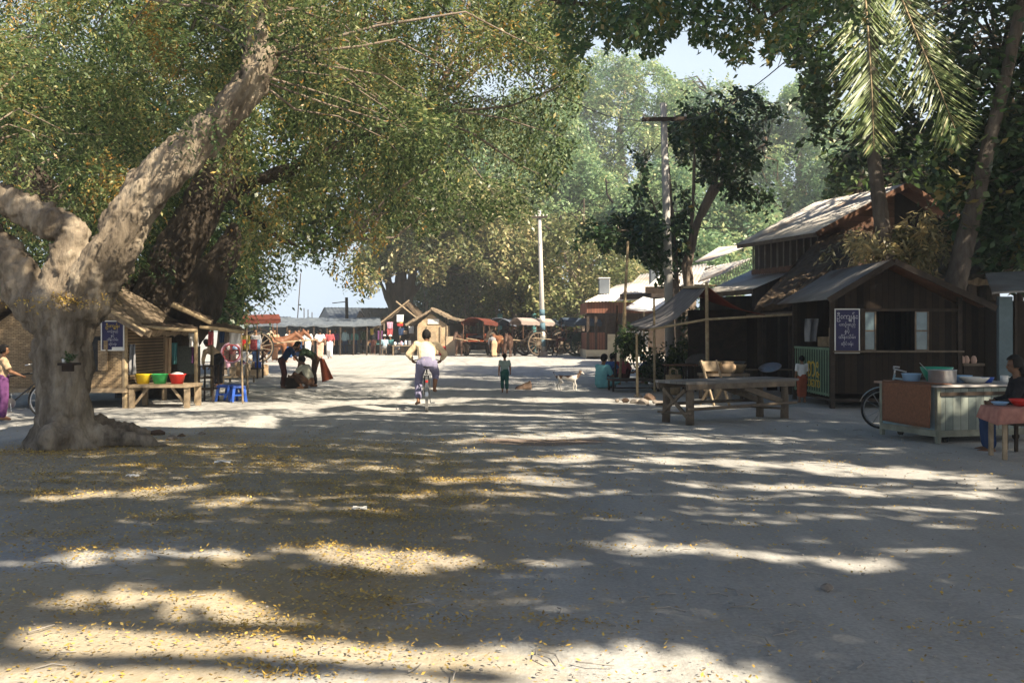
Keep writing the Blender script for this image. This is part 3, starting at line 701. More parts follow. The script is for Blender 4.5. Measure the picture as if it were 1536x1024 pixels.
def sprays(cl, rad, per, center=None, droop=.4):
    """per sprays round each clump centre; directions outward from the clump and down"""
    N = len(cl)*per
    base = np.repeat(cl, per, axis=0)
    q = rng.normal(0,1,(N,3)); q /= np.linalg.norm(q,axis=1,keepdims=True)
    r = np.repeat(rng.uniform(.6,1.4,len(cl)), per)[:,None]*rad*rng.uniform(.1,1,(N,1))**.6
    ax = rng.normal(0,1,(len(cl),3))*np.array([1,1,.5]) - np.array([0,0,droop*1.1]); ax /= np.linalg.norm(ax,axis=1,keepdims=True)
    ax = np.repeat(ax, per, axis=0); al = (q*ax).sum(1,keepdims=True)*ax
    c = base + (q-al)*r*.62 + al*r*1.55 - np.array([0,0,1.0])*droop*.35*((al*ax).sum(1,keepdims=True)**2)*rad
    d = q*.6 + ax*.7 + rng.normal(0,.45,(N,3)) - np.array([0,0,droop])
    tb = np.repeat(rng.normal(0,.19,len(cl)), per)
    return c, d, tb
def crown(parent, cl, rad, per, n, slen, lw, ll, m, droop=.4, tint=.45, tvar=.16, poly=None, cut=None, name='crown', jitter=.5):
    c, d, tb = sprays(cl, rad, per, droop=droop)
    if poly is not None:                 # keep the crown's own outline
        u, v = proj(c); k = inpoly(u+rng.normal(0,7,len(u)), v+rng.normal(0,7,len(u)), poly)
        c, d, tb = c[k], d[k], tb[k]
    p, ld, sd = leaf_arrays(c, d, n, slen, lw, ll, droop, jitter=jitter)
    t = tint + np.repeat(tb, n) + rng.normal(0,tvar,len(p))
    if poly is not None:
        q = p+ld*.5; u, v = warp(*proj(q)); k = inpoly(u+rng.normal(0,5,len(u)), v+rng.normal(0,5,len(u)), poly)
        p, ld, sd, t = p[k], ld[k], sd[k], t[k]
    if cut is not None:
        k = cut(p + ld*.5)
        p, ld, sd, t = p[k], ld[k], sd[k], t[k]
    me = leaf_mesh(p, ld, sd, t)
    return link(name, me, M[m], parent, world=True)
def twigs(parent, skel, cl, rate, r0, m, name='branch_sprays', sag=.15):
    """limbs from the nearest point of the skeleton out to the clumps"""
    sk = np.array([tuple(q) for q in skel]); tubes = []
    for c in cl:
        if rng.random() > rate: continue
        i = np.argmin(np.linalg.norm(sk-c,axis=1) + .3*np.abs(sk[:,2]-c[2]))
        a = Vector(sk[i]); e = Vector(c); L = (e-a).length
        if L < .3: continue
        mid = a.lerp(e,.5) + Vector(rng.normal(0,.10*L,3)) + Vector((0,0,sag*L))
        q1 = a.lerp(mid,.5) + Vector(rng.normal(0,.04*L,3)); q2 = mid.lerp(e,.5) + Vector(rng.normal(0,.05*L,3))
        r = r0*min(1.5,.4+L*.14)
        tubes.append(([a,q1,mid,q2,e],[r,r*.8,r*.6,r*.4,r*.15]))
    groups = [tubes] if len(tubes) > 12 else [[x] for x in tubes]
    for g in groups:
        b = MB()
        for x in g: b.tube(x[0], x[1], 6, jit=.1)
        if b.v: b.build(name, M[m], parent, world=True, smooth=True)
def trunk(parent, paths, m, vox=.06, disp=((.10,.5),(.05,.15)), name='trunk'):
    b = MB()
    for pts, rad in paths: b.cap(pts, rad, 12)
    return link(name, fuse(b, vox, 3, disp), M[m], parent, world=True)
def densify(pts, n=6):
    out = []
    for a, b in zip(pts[:-1], pts[1:]):
        out += [Vector(a).lerp(Vector(b), i/n) for i in range(n)]
    return out + [Vector(pts[-1])]
# ------------------------------------------------------------------ ground
def ground():
    xs = list(np.concatenate([np.linspace(-900,-40,12)[:-1], np.linspace(-40,-12,29)[:-1], np.linspace(-12,12,121)[:-1], np.linspace(12,40,29)[:-1], np.linspace(40,900,12)]))
    ys = list(np.concatenate([np.linspace(-60,0,20)[:-1], np.linspace(0,30,151)[:-1], np.linspace(30,90,61)[:-1], np.linspace(90,1500,12)]))
    X, Y = np.meshgrid(xs, ys)
    ph = rng.uniform(0,6.28,24); an = rng.uniform(0,6.28,24); wl = rng.uniform(.35,3.0,24)
    Z = sum(np.sin((X*np.cos(a)+Y*np.sin(a))*2*math.pi/w+p)*.0018*min(w,1.6) for a,w,p in zip(an,wl,ph))
    fade = np.clip((45-np.hypot(X,Y-15))/25,0,1); Z = Z*fade - .006
    nx, ny = len(xs), len(ys)
    co = np.stack([X,Y,Z],2).reshape(-1,3)
    j, i = np.meshgrid(np.arange(ny-1), np.arange(nx-1), indexing='ij'); a = (j*nx+i).ravel()
    f = np.stack([a,a+1,a+nx+1,a+nx],1)
    me = bpy.data.meshes.new('ground'); me.vertices.add(len(co)); me.vertices.foreach_set('co', co.astype(np.float32).ravel())
    me.loops.add(f.size); me.loops.foreach_set('vertex_index', f.astype(np.int32).ravel())
    me.polygons.add(len(f)); me.polygons.foreach_set('loop_start', np.arange(0,f.size,4,dtype=np.int32)); me.polygons.foreach_set('use_smooth',[True]*len(f)); me.update()
    m, N, L, out = nodes('dusty road ground')
    ge = N('NewGeometry')
    n1 = N('TexNoise', Scale=.55, Detail=8.0, Roughness=.6); L(ge.outputs['Position'], n1.inputs[0])
    r1 = ramp(N, ((.3,(.355,.36,.35)),(.55,(.445,.445,.432)),(.75,(.51,.508,.492)))); L(n1.outputs['Fac'], r1.inputs[0])
    n2 = N('TexNoise', Scale=38.0, Detail=4.0); L(ge.outputs['Position'], n2.inputs[0])
    r2 = ramp(N, ((.3,(.80,.79,.78)),(.65,(1.08,1.07,1.06)))); L(n2.outputs['Fac'], r2.inputs[0])
    mx = N('MixRGB', blend_type='MULTIPLY'); mx.inputs[0].default_value = 1; L(r1.outputs[0], mx.inputs[1]); L(r2.outputs[0], mx.inputs[2])
    mpk = N('Mapping'); mpk.inputs['Scale'].default_value = (1.9,.16,1); mpk.inputs['Rotation'].default_value = (0,0,R(5)); L(ge.outputs['Position'], mpk.inputs[0])
    nk = N('TexNoise', Scale=1.0, Detail=6.0, Roughness=.65); L(mpk.outputs[0], nk.inputs[0]); rk = ramp(N, ((.35,(.84,.83,.82)),(.62,(1.05,1.05,1.05)))); L(nk.outputs['Fac'], rk.inputs[0])
    mk_ = N('MixRGB', blend_type='MULTIPLY'); mk_.inputs[0].default_value = 1; L(mx.outputs[0], mk_.inputs[1]); L(rk.outputs[0], mk_.inputs[2])
    col = mk_.outputs[0]
    def blob(col, cx, cy, rx, ry, c, s=1.3, thr=.5, mixv=1.0, nsc=1.2):
        mp = N('Mapping', vector_type='POINT'); mp.inputs['Location'].default_value = (-cx/rx,-cy/ry,0); mp.inputs['Scale'].default_value = (1/rx,1/ry,0)
        L(ge.outputs['Position'], mp.inputs[0])
        ln = N('VectorMath', operation='LENGTH'); L(mp.outputs[0], ln.inputs[0])
        nz = N('TexNoise', Scale=nsc, Detail=8.0, Roughness=.7); L(ge.outputs['Position'], nz.inputs[0])
        a = N('Math', operation='MULTIPLY_ADD'); L(nz.outputs['Fac'], a.inputs[0]); a.inputs[1].default_value = s; L(ln.outputs['Value'], a.inputs[2])
        mr = N('MapRange'); mr.inputs[1].default_value = .75+s*.5; mr.inputs[2].default_value = 1.15+s*.5; mr.inputs[3].default_value = mixv; mr.inputs[4].default_value = 0
        L(a.outputs[0], mr.inputs[0])
        x = N('MixRGB'); L(mr.outputs[0], x.inputs[0]); L(col, x.inputs[1]); x.inputs[2].default_value = c4(c)
        return x.outputs[0]
    col = blob(col, -3.8, 11.4, 4.2, 3.8, (.35,.285,.175), 1.6, mixv=.62)
    col = blob(col, -1.0, 8.6, 1.5, 2.8, (.37,.28,.14), 2.0, mixv=.6)
    col = blob(col, -2.4, 5.6, 2.6, 1.3, (.42,.31,.14), 2.4, mixv=.5)
    col = blob(col, .45, 14.4, 1.0, .55, (.19,.12,.085), 1.0, mixv=.75, nsc=2.5)
    col = blob(col, 3.5, 9.0, 5.5, 4, (.36,.35,.34), 1.2, mixv=.4)
    b = N('BsdfPrincipled', Roughness=.95); b.inputs['Specular IOR Level'].default_value = .15; L(col, b.inputs[0])
    n3 = N('TexNoise', Scale=9.0, Detail=9.0, Roughness=.72); L(ge.outputs['Position'], n3.inputs[0])
    bp = N('Bump', Strength=.55, Distance=.035); mpt = N('Mapping'); mpt.inputs['Scale'].default_value = (2.4,.10,1); mpt.inputs['Rotation'].default_value = (0,0,R(4)); L(ge.outputs['Position'], mpt.inputs[0])
    n4 = N('TexNoise', Scale=1.0, Detail=5.0, Roughness=.6); L(mpt.outputs[0], n4.inputs[0])        # old tyre tracks along the road
    n5 = N('TexVoronoi', Scale=3.2); L(ge.outputs['Position'], n5.inputs['Vector'])                     # footprints and clods
    s1 = N('Math', operation='MULTIPLY_ADD'); L(n4.outputs['Fac'], s1.inputs[0]); s1.inputs[1].default_value = 1.6; L(n3.outputs['Fac'], s1.inputs[2])
    s2 = N('Math', operation='MULTIPLY_ADD'); L(n5.outputs['Distance'], s2.inputs[0]); s2.inputs[1].default_value = .35; L(s1.outputs[0], s2.inputs[2])
    L(s2.outputs[0], bp.inputs['Height']); L(bp.outputs[0], b.inputs['Normal'])
    L(b.outputs[0], out.inputs[0])
    o = link('ground', me, m); tag(o, 'dusty pale earth road and square', None, None, 'structure')
ground()
# fallen leaves on the road: real little leaves in drifts
def litter():
    n = 620000
    X = rng.uniform(-9,6,n); Y = rng.uniform(3.8,17,n)
    def blob(cx,cy,rx,ry): return np.exp(-(((X-cx)/rx)**2+((Y-cy)/ry)**2))
    d = .75*blob(-3.8,11.2,3.2,3.2) + .95*blob(-.95,9.0,.75,2.2) + .55*blob(-1.0,6.0,.6,1.2) + .30*blob(-2.2,5.3,2.4,1.0) + .06*blob(1,8,5,6) + .5*blob(-3.0,7.4,1.0,.5) + .9*blob(-5.9,13.1,1.5,.7)
    nz = np.ones(n)
    for k in range(7):
        a = rng.uniform(0,6.28); w = rng.uniform(.35,1.6); nz *= .72+.45*np.sin((X*math.cos(a)+Y*math.sin(a)*1.3)*6.28/w+rng.uniform(0,6))
    k = rng.random(n) < d*np.clip(nz*2.6,0.25,2.6)*1.5
    c = np.stack([X[k],Y[k],np.full(k.sum(),.008)+rng.uniform(0,.012,k.sum())],1); n = len(c)
    a = rng.uniform(0,6.28,n); ld = np.stack([np.cos(a),np.sin(a),rng.normal(0,.25,n)],1)*rng.uniform(.013,.038,(n,1)); sd = np.stack([-np.sin(a),np.cos(a),rng.normal(0,.35,n)],1)*rng.uniform(.007,.018,(n,1))
    c[:,2] += np.abs(ld[:,2])
    o = link('fallen_leaves', leaf_mesh(c,ld,sd,rng.beta(2,1.6,n)), M['litter']); tag(o,'yellow brown fallen leaves scattered over the road',None,None,'stuff')
litter()
def debris():
    b = MB()
    for i in range(420):
        Y = 4.2+13*rng.random()**1.5; x = rng.uniform(-.5,.5)*Y; r = rng.uniform(.003,.010)*(1+Y*.05)
        b.ell((x,Y,r*.3),(r,r*rng.uniform(.6,1),r*.7),6,4)
    for i in range(170):
        Y = 4.2+12*rng.random()**1.4; x = rng.uniform(-.5,.45)*Y; a = rng.uniform(0,6.28); L_ = rng.uniform(.05,.22)
        b.tube([V(x,Y,.008),V(x+math.cos(a)*L_*.5,Y+math.sin(a)*L_*.5,.018),V(x+math.cos(a+.3)*L_,Y+math.sin(a+.3)*L_,.008)],.004,4)
    tag(b.build('gravel',mat('pale pebbles',(.34,.32,.29),(.24,.22,.195),6,.9,.2)),'small pebbles and twigs strewn over the road',None,None,'stuff')
debris()
for i,(u,v,w,lab) in enumerate(((335,696,.10,'white paper scrap lying by the small stones near the tree'),(200,717,.07,'small white paper scrap on the litter left of the other scraps'),(540,767,.07,'crumpled white paper scrap in the leaf drift mid road'))):
    o = MB().sheet(V(-w,-w*.5,0),V(w,-w*.6,0),V(w*.8,w*.5,0),V(-w*.9,w*.6,0),5,4,.004,lambda a,b,n: V(0,0,.02+rng.uniform(0,.025))).build('paper_scrap',M['white'],None); o.location = G(u,v); tag(o,lab,'paper scrap')
def rock_obj(name, label, cat, loc, r, m, seed, group=None, sq=.6, parts=1):
    random.seed(seed); bm = bmesh.new(); bmesh.ops.create_icosphere(bm, subdivisions=3, radius=1)
    ax = [Vector((random.uniform(-1,1),random.uniform(-1,1),random.uniform(-1,1))).normalized() for _ in range(7)]
    for v in bm.verts:
        p = v.co.copy()
        for a in ax:
            d = p.dot(a)
            if d > .62: p -= a*(d-.62)*.85
        v.co = Vector((p.x*r[0], p.y*r[1], p.z*r[2]))
    me = bpy.data.meshes.new(name); bm.to_mesh(me); bm.free()
    o = link(name, me, M[m]); o.location = loc; o.rotation_euler = (0,0,random.uniform(0,6))
    return tag(o, label, cat, group)
# brown wedge of stone on the road
bm_ = MB().prism([V(-.24,-.16,0),V(-.26,.14,0),V(-.05,.15,.12),V(.10,.13,.20),V(.22,.14,.21),V(.25,.1,0)], V(0,.001,0))
bk = MB(); bk.hexa([(-.24,-.16,-.02),(.24,-.15,-.02),(.25,.15,-.02),(-.25,.14,-.02),(-.17,-.10,.06),(.20,-.12,.24),(.21,.11,.22),(-.16,.10,.08)])
me = fuse(bk, .025, 6, ((.05,.12),)); o = link('rock', me, M['brown_stone']); o.location = G(785,583); tag(o, 'brown wedge shaped rock lying on the road beside the boy', 'rock')
for i,(u,v,w,lab) in enumerate(((237,652,.13,'largest dark stone at the root of the big tree'),(258,660,.10,'dark stone right beside the largest stone at the tree root'),(272,655,.07,'small stone behind the dark pair at the tree root'),(302,652,.08,'small dark stone farthest right from the tree root'),(228,662,.06,'small flat stone in front of the largest root stone'),(1240,884,.05,'small dark clod lying alone on the shaded foreground road'))):
    rock_obj('rock', lab, 'rock', G(u,v)+V(0,0,w*.2), (w,w*.8,w*.6), 'stone' if i%2 else 'brown_stone', 30+i, 'loose stones by the tree' if i<5 else None)
for i,(u,v,w,lab) in enumerate(((938,603,.10,'leftmost stone of the heap below the tarp pole'),(953,605,.13,'grey stone second from the left in the heap below the tarp pole'),(965,606,.16,'pale big stone in the middle of the heap below the tarp pole'),(957,596,.14,'dark stone at the back of the heap leaning on the pole foot'),(974,599,.16,'flat topped brown stone on the right of the heap'),(984,605,.10,'small stone at the right end of the heap'),(990,605,.09,'pale stone lying just outside the heap toward the table'),(926,602,.07,'tiny stone lying left of the heap'),(972,609,.06,'pebble in front of the heap'))):
    rock_obj('rock', lab, 'rock', G(u,v)+V(0,0,w*.25), (w,w*.85,w*.7), 'brown_stone' if i in (0,4) else 'stone', 60+i, 'stones heaped by the tarp pole')
# ------------------------------------------------------------------ utility poles and cables
def upole(label, base, top, r, arm_z, arm_w, bands=None, yaw=0):
    t = thing('utility_pole', label, 'utility pole', base)
    tp = Vector(top)-Vector(base)
    MB().tube([V(0,0,-.1), tp*.5, tp], [r, r*.86, r*.66], 12).build('shaft', M['concrete'], t, smooth=True)
    c = tp*(arm_z/tp.z); a = V(math.cos(yaw),math.sin(yaw),0)
    MB().beam(c-a*arm_w+V(0,-r*.95,0), c+a*arm_w+V(0,-r*.95,.03), .09, .12).build('crossarm', M['wood_dark'], t)
    for x in (-.92,-.45,.45,.92):
        MB().lathe([(.03,0),(.045,.03),(.03,.06),(.045,.09),(.02,.13)], c+a*arm_w*x+V(0,-r*.95,.06), 8).build('insulator', M['white_wash'], t, smooth=True)
    if bands:
        MB().box((0,0,.12),(.55,.5,.34)).build('footing', M['stone'], t, bevel=.05)
        for z0,z1,m in bands: MB().tube([tp*(z0/tp.z),tp*(z1/tp.z)],[r*1.05,r*1.03],12).build('painted_band', M[m], t, smooth=True)
    return t
upole('near grey utility pole with single crossarm rising behind the tarp stall', G(1007,571), P(995,155,32), .155, 8.35, .72)
upole('far pale utility pole with painted blue bands among the horse carts', V(P(815,534,63).x,63,0), P(809,316,63), .165, 8.75, .5, ((.6,1.15,'band_blue'),(1.15,1.6,'white_wash'),(1.6,2.1,'band_blue'),(2.1,2.55,'white_wash'),(2.55,2.95,'band_blue')))
def cable(label, a, b, sag, r=.012):
    pts = [Vector(a).lerp(Vector(b),i/16)-V(0,0,sag*4*(i/16)*(1-i/16)) for i in range(17)]
    tag(MB().tube(pts,r,5).build('power_cable', M['black'], smooth=True), label, 'cable')
cable('left power cable slung between the two utility poles', P(965,181,31.8), P(801,329,62.8), .7)
cable('right power cable slung between the two utility poles', P(1025,181,31.8), P(820,329,62.8), .7)
cable('power cable running from the near pole up to the right edge', P(1025,180,31.8), P(1330,-60,14), .5)
cable('power cable running from the near pole over the road to the left', P(965,180,31.8), P(560,-80,12), .6)
cable('service cable dropping from the far pole to the pavilion roof', P(818,345,62.8), P(900,420,56), .5)
for u,lab in ((750,'left teal post behind the horse carts'),(801,'right teal post behind the horse carts')):
    t = tag(MB().tube([V(0,0,0),V(0,0,2.75)],.17,10).lathe([(.2,2.75),(.2,2.85),(.02,2.95)],(0,0,0),10).build('gate_post', M['teal'], smooth=False), lab, 'post'); t.location = V((u-CX)/F*76,76,0)
# ------------------------------------------------------------------ signs
def text(name, body, size, m, parent, loc, rot=(R(90),0,0), align='CENTER', ex=.002):
    cu = bpy.data.curves.new(name,'FONT'); cu.body = body; cu.size = size; cu.align_x = align; cu.extrude = ex
    tmp = bpy.data.objects.new('t', cu); C.objects.link(tmp)
    me = bpy.data.meshes.new_from_object(tmp.evaluated_get(bpy.context.evaluated_depsgraph_get())); bpy.data.objects.remove(tmp)
    o = bpy.data.objects.new(name, me); C.objects.link(o); o.parent = parent; o.location = loc; o.rotation_euler = rot
    me.materials.clear(); me.materials.append(M[m]); return o
def burmese_sign(name, label, loc, w, h, head, head_m, sticker=False):
    t = thing(name, label, 'sign', loc)
    MB().box((0,0,h/2),(w,.02,h)).build('board', M['sign_blue'], t)
    f = MB()
    for x in (-w/2,w/2): f.box((x,-.006,h/2),(.022,.03,h+.022))
    for z in (0,h): f.box((0,-.006,z),(w-.022,.03,.022))
    f.build('sign_frame', M['white'], t)
    text('lettering', head, h*.15, head_m, t, (0,-.0125,h*.78))
    for z, s, b in ((.62,.085,'\u101a\u102c\u1009\u103a\u1006\u100a\u103a'), (.47,.10,'\u1014\u103e\u1004\u1037\u103a'), (.33,.095,'\u1011\u102d\u1014\u103a\u1038\u101e\u102d\u1019\u103a\u1038'), (.18,.085,'\u1006\u102d\u102f\u1004\u103a\u1001\u1014\u103a\u1038')):
        text('lettering', b, h*s, 'sign_white', t, (0,-.0125,h*z))
    if sticker: MB().box((w*.22,-.018,h*.06),(w*.48,.012,h*.1)).build('sticker', M['white'], t)
    return t
# ------------------------------------------------------------------ left side: bamboo hut and stalls
YH = 20.6
hx1 = P(187,0,YH).x; hx0 = hx1-2.7; zf = .42
hut = thing('bamboo_hut', 'small raised hut with woven bamboo wall and thatched roof behind the big tree', 'hut', V(hx0,YH,0))
ze = 1.72
MB().prism([V(hx0,YH,zf),V(hx1,YH,zf),V(hx1,YH,ze),V(hx0+1.35,YH,2.62),V(hx0,YH,ze)],(0,.04,0)).build('wall', M['weave'], hut, True)
MB().box((hx1-.02,YH+1.2,(zf+ze)/2),(.04,2.3,ze-zf)).build('wall', M['weave'], hut, True)
MB().box((hx0+.02,YH+1.2,(zf+ze)/2),(.04,2.3,ze-zf)).build('wall', M['weave'], hut, True)
MB().box((hx0+1.35,YH+1.2,zf-.05),(2.84,2.6,.09)).build('floor_beam', M['wood_pale'], hut, True)
for x in (hx0,hx1):
    for y in (YH+.02,YH+2.35): MB().tube([V(x,y,0),V(x,y,ze+.05)],.06,8).build('post', M['wood_pale'], hut, True)
rf = MB(); rx = hx0+1.35
for s in (-1,1): rf.sheet(V(rx,YH-.45,2.78),V(rx,YH+2.7,2.78),V(rx+s*1.95,YH+2.7,1.60),V(rx+s*1.95,YH-.45,1.60),24,14,.13,lambda u,v,n: V(random.uniform(-.02,.02),random.uniform(-.02,.02),random.uniform(-.035,.035)))
rf.build('roof', M['thatch_pale'], hut, True)
MB().tube([V(rx,YH-.5,2.84),V(rx,YH+2.75,2.84)],.05,8).tube([V(rx,YH-.47,2.74),V(rx+1.95,YH-.47,1.58)],.03,6).build('roof_pole', M['bamboo'], hut, True)
wx0,wx1 = P(134,0,YH).x, P(150,0,YH).x
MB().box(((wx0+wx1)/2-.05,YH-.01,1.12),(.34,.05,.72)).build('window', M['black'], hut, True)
MB().box((P(156,0,YH).x,YH-.05,P(0,533,YH).z),(.22,.03,.62),rz=R(-14)).build('shutter', M['weave'], hut, True)
burmese_sign('shop_sign', 'dark blue sign with yellow heading on the bamboo hut at left', V(P(171,0,YH).x,YH-.06,P(0,525,YH).z), .46,.60,'\u1026\u1038\u1000\u103b\u103d\u1014\u103a\u1038','sign_yellow',True)
# table with the three basins
tx0,tx1 = P(192,0,YH).x, P(285,0,YH).x
tb = thing('stall_table', 'long low timber table carrying three bright plastic basins', 'table', V((tx0+tx1)/2,YH+.4,0))
L_ = tx1-tx0
MB().box((0,0,.455),(L_,.9,.06)).build('tabletop', M['wood_pale'], tb)
for x in (-L_/2+.07,L_/2-.07):
    for y in (-.37,.37): MB().box((x,y,.2125),(.10,.10,.424)).build('leg', M['wood_pale'], tb)
for s in (-1,1): MB().beam(V(s*(L_/2-.12),-.33,.08),V(s*.25,-.33,.42),.04,.05).build('brace', M['wood_pale'], tb)
def basin(u, m, lab, fill=None):
    x = P(u,0,YH+.35).x
    t = thing('plastic_basin', lab, 'basin', V(x,YH+.30,.486))
    MB().lathe([(.002,.004),(.115,.004),(.165,.18),(.185,.20),(.185,.21),(.16,.205),(.11,.02),(.002,.02)],(0,0,0),24).build('bowl', M[m], t, smooth=True)
    if fill: MB().ell((0,0,.17),(.155,.155,.08),14,8).build('contents', M[fill], t, smooth=True)
basin(216,'pl_yellow','yellow plastic basin on the stall table'); basin(241,'pl_green','green plastic basin between the yellow and the red one'); basin(267,'pl_red','red plastic basin heaped with white stuff','white')
# front pole of the awning, second stall
def pole(name, label, a, b, r, m='bamboo', cat='pole'):
    return tag(MB().tube([Vector(a),Vector(a).lerp(Vector(b),.5)+V(.015,0,.01),Vector(b)],[r,r*.95,r*.85],8).build(name, M[m], smooth=True), label, cat)
st = thing('market_stall', 'dark low stall with pole framed roof and hanging goods beside the bamboo hut', 'stall', G(265,603))
MB().tube([P(186,488,YH),P(296,496,YH)],.035,8).build('rail', M['bamboo'], st, True)
MB().tube([P(258,457,21.5),P(290,471,21.8),P(316,484,22)],[.06,.055,.05],8).build('roof_pole', M['bamboo'], st, True)
MB().tube([P(300,490,22),P(366,498,22)],.04,8).build('rail', M['bamboo'], st, True)
rf = MB(); rf.sheet(P(258,459,21.5),P(318,486,22),P(318,478,25.5),P(262,455,25.5),12,8,.08,lambda u,v,n: V(0,0,random.uniform(-.03,.03)))
rf.build('roof', M['thatch'], st, True)
rf = MB(); rf.sheet(P(190,487,YH+.03),P(296,495,YH+.03),P(270,478,24.5),P(200,472,24.5),12,8,.05,lambda u,v,n: V(0,0,random.uniform(-.02,.02)-.10*v*(1-v)))
rf.build('roof', M['thatch'], st, True)
rf = MB(); rf.sheet(P(300,490,22.03),P(366,498,22.03),P(362,492,25),P(312,484,25),10,6,.04,lambda u,v,n: V(0,0,random.uniform(-.02,.02)))
rf.build('roof', M['thatch'], st, True)
for (u,v0,v1,Y) in ((188,488,612,YH),(294,496,604,22),(262,455,602,24),(318,482,600,24.5),(200,474,600,24.4)):
    p = P(u,v0,Y); MB().tube([V(p.x,p.y,0),p],[.045,.04],7).build('post', M['bamboo'], st, True)
for (u,v1,Y) in ((362,498,22),(370,494,24.5)):
    p = P(u,v1,Y); MB().tube([V(p.x+.03,p.y,0),p],[.022,.018],6).build('post', M['wood_pale'], st, True)
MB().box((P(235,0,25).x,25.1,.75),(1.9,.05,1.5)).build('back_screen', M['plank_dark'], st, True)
MB().box((P(279,0,22.6).x,22.8,P(0,540,22.6).z),(.52,.02,.64)).build('wire_screen', mat('grey mesh screen',(.13,.15,.14),(.07,.085,.08),30,.8,.2), st, True)
def hang(name, label, cat, u, v0, v1, Y, w, m, group=None, wave=.03):
    a = P(u-w/2,v0,Y); b = P(u+w/2,v0,Y); c = P(u+w/2*.85,v1,Y); d = P(u-w/2*.9,v1,Y)
    ph = random.uniform(0,6)
    o = MB().sheet(a,b,c,d,8,8,.012,lambda x,y,n: n*wave*math.sin(x*11+ph+y*2)+V(0,0,random.uniform(-.008,.008))).build(name, M[m], None, smooth=True)
    return tag(o, label, cat, group)
hang('towel','green blue towel hanging from the stall rail','towel',262,514,546,21.9,8,'c_teal_c')
hang('sack','pale sack hanging beside the wire screen','sack',252,506,560,22.1,9,'c_sand_c')
hang('bag','white plastic bag bunched on the corner of the wire screen','bag',290,500,520,22.2,16,'c_white_c',wave=.06)
hang('bag','small mauve packet strip on the wire screen','bag',290,520,545,22.4,7,'c_mauve')
hang('clothes','grey net hanging on the bamboo hut corner post','net',198,516,562,YH+.1,12,'c_grey_c',wave=.06)
hang('cloth','reddish cloth hanging under the stall rail','cloth',316,497,517,22.2,8,'c_rose')
hang('cloth','navy cloth hanging under the stall rail by the posts','cloth',333,497,514,22.4,7,'c_navy')
hang('cloth','white cloth hanging highest at the end of the stall rail','cloth',352,498,516,22.6,18,'c_white_c',wave=.05)
# rack in front of the second stall
rk = thing('rack', 'open wooden rack with slanting bars standing by the blue stools', 'rack', G(309,603))
for x in (-.16,.16):
    for y in (0,.4): MB().tube([V(x,y,0),V(x*.95,y+.03,.82)],.022,6).build('leg', M['wood_dark'], rk)
for z in (.28,.55,.8):
    MB().box((0,.0,z),(.36,.03,.03)).build('bar', M['wood_dark'], rk); MB().box((0,.41,z),(.36,.03,.03)).build('bar', M['wood_dark'], rk)
MB().box((0,.2,.30),(.38,.44,.025)).build('shelf', M['wood_dark'], rk)
# blue plastic stools
def stool(loc, rz, lab):
    t = thing('plastic_stool', lab, 'stool', loc, rz, 'blue plastic stools at the stall')
    MB().box((0,0,.35),(.27,.27,.03)).box((0,0,.325),(.285,.285,.035)).build('seat', M['pl_blue'], t, bevel=.012)
    for x in (-1,1):
        for y in (-1,1):
            p = [V(x*.11-.03,y*.11-.02,.31),V(x*.11+.03,y*.11-.02,.31),V(x*.11+.03,y*.11+.02,.31),V(x*.11-.03,y*.11+.02,.31)]
            q = [V(x*.15-.026,y*.15-.02,0),V(x*.15+.026,y*.15-.02,0),V(x*.15+.026,y*.15+.02,0),V(x*.15-.026,y*.15+.02,0)]
            MB().hexa(q+p).build('leg', M['pl_blue'], t)
    f = MB()
    for s in (-1,1): f.box((0,s*.128,.15),(.22,.012,.03)).box((s*.128,0,.15),(.012,.22,.03))
    f.build('stretcher', M['pl_blue'], t)
stool(G(335,601), R(12), 'leftmost blue plastic stool at the stall posts'); stool(G(346,601)+V(0,.25,0), R(-8), 'middle blue plastic stool between its two neighbours'); stool(G(358,602), R(22), 'rightmost blue plastic stool at the stall posts')
# goods stands further back on the left
def shelf_stand(label, u0, u1, v, tops, Y, m='wood_dark', depth=.8):
    a = P(u0,v,Y); b = P(u1,v,Y); t = thing('goods_stand', label, 'stand', V((a.x+b.x)/2,Y,0)); w = b.x-a.x
    for z in tops: MB().box((0,0,z),(w,depth,.05)).build('shelf', M[m], t)
    for x in (-w/2+.04,w/2-.04):
        for y in (-depth/2+.04,depth/2-.04): MB().box((x,y,max(tops)/2),(.05,.05,max(tops)-.051)).build('leg', M[m], t)
    return t, w
def goods(t, w, z, n, cols, names, label, h=(.12,.3), group=None, depth=.5):
    for i in range(n):
        x = -w/2+.12+(w-.24)*i/max(1,n-1); c = cols[i%len(cols)]; hh = random.uniform(*h); rad = random.uniform(.06,.11)
        o = MB()
        if i%3 == 0: o.lathe([(rad*.7,0),(rad,.3*hh),(rad*.9,hh*.8),(rad*.45,hh),(.002,hh)],(0,0,0),10)
        elif i%3 == 1: o.box((0,0,hh/2),(rad*2,rad*1.6,hh),rz=random.uniform(-.3,.3))
        else: o.lathe([(.002,0),(rad,0.0),(rad*1.15,hh*.5),(rad*.6,hh),(.002,hh*1.02)],(0,0,0),10)
        b = o.build(names[i%len(names)], M[c], None, smooth=(i%3!=1)); b.location = t.location + V(x,random.uniform(-depth/2,depth/2)*.5,z+.026)
        tag(b, label, names[i%len(names)].replace('_',' '), group)
t,w = shelf_stand('dark two tier goods stand crowded with bright wares at the left stalls', 338, 392, 545, (.35,.95), 33)
goods(t,w,.95,9,['c_white_c','c_rose','pl_ltblue','c_sand_c','pl_red','c_yellow_c'],['jar','box','bundle'],'bright ware on the upper tier of the dark goods stand','' or (.14,.34),'wares on the upper tier')
goods(t,w,.35,8,['c_pink_c','c_white_c','c_sand_c','pl_blue'],['tin','box','bag'],'ware on the lower tier of the dark goods stand',(.14,.3),'wares on the lower tier')
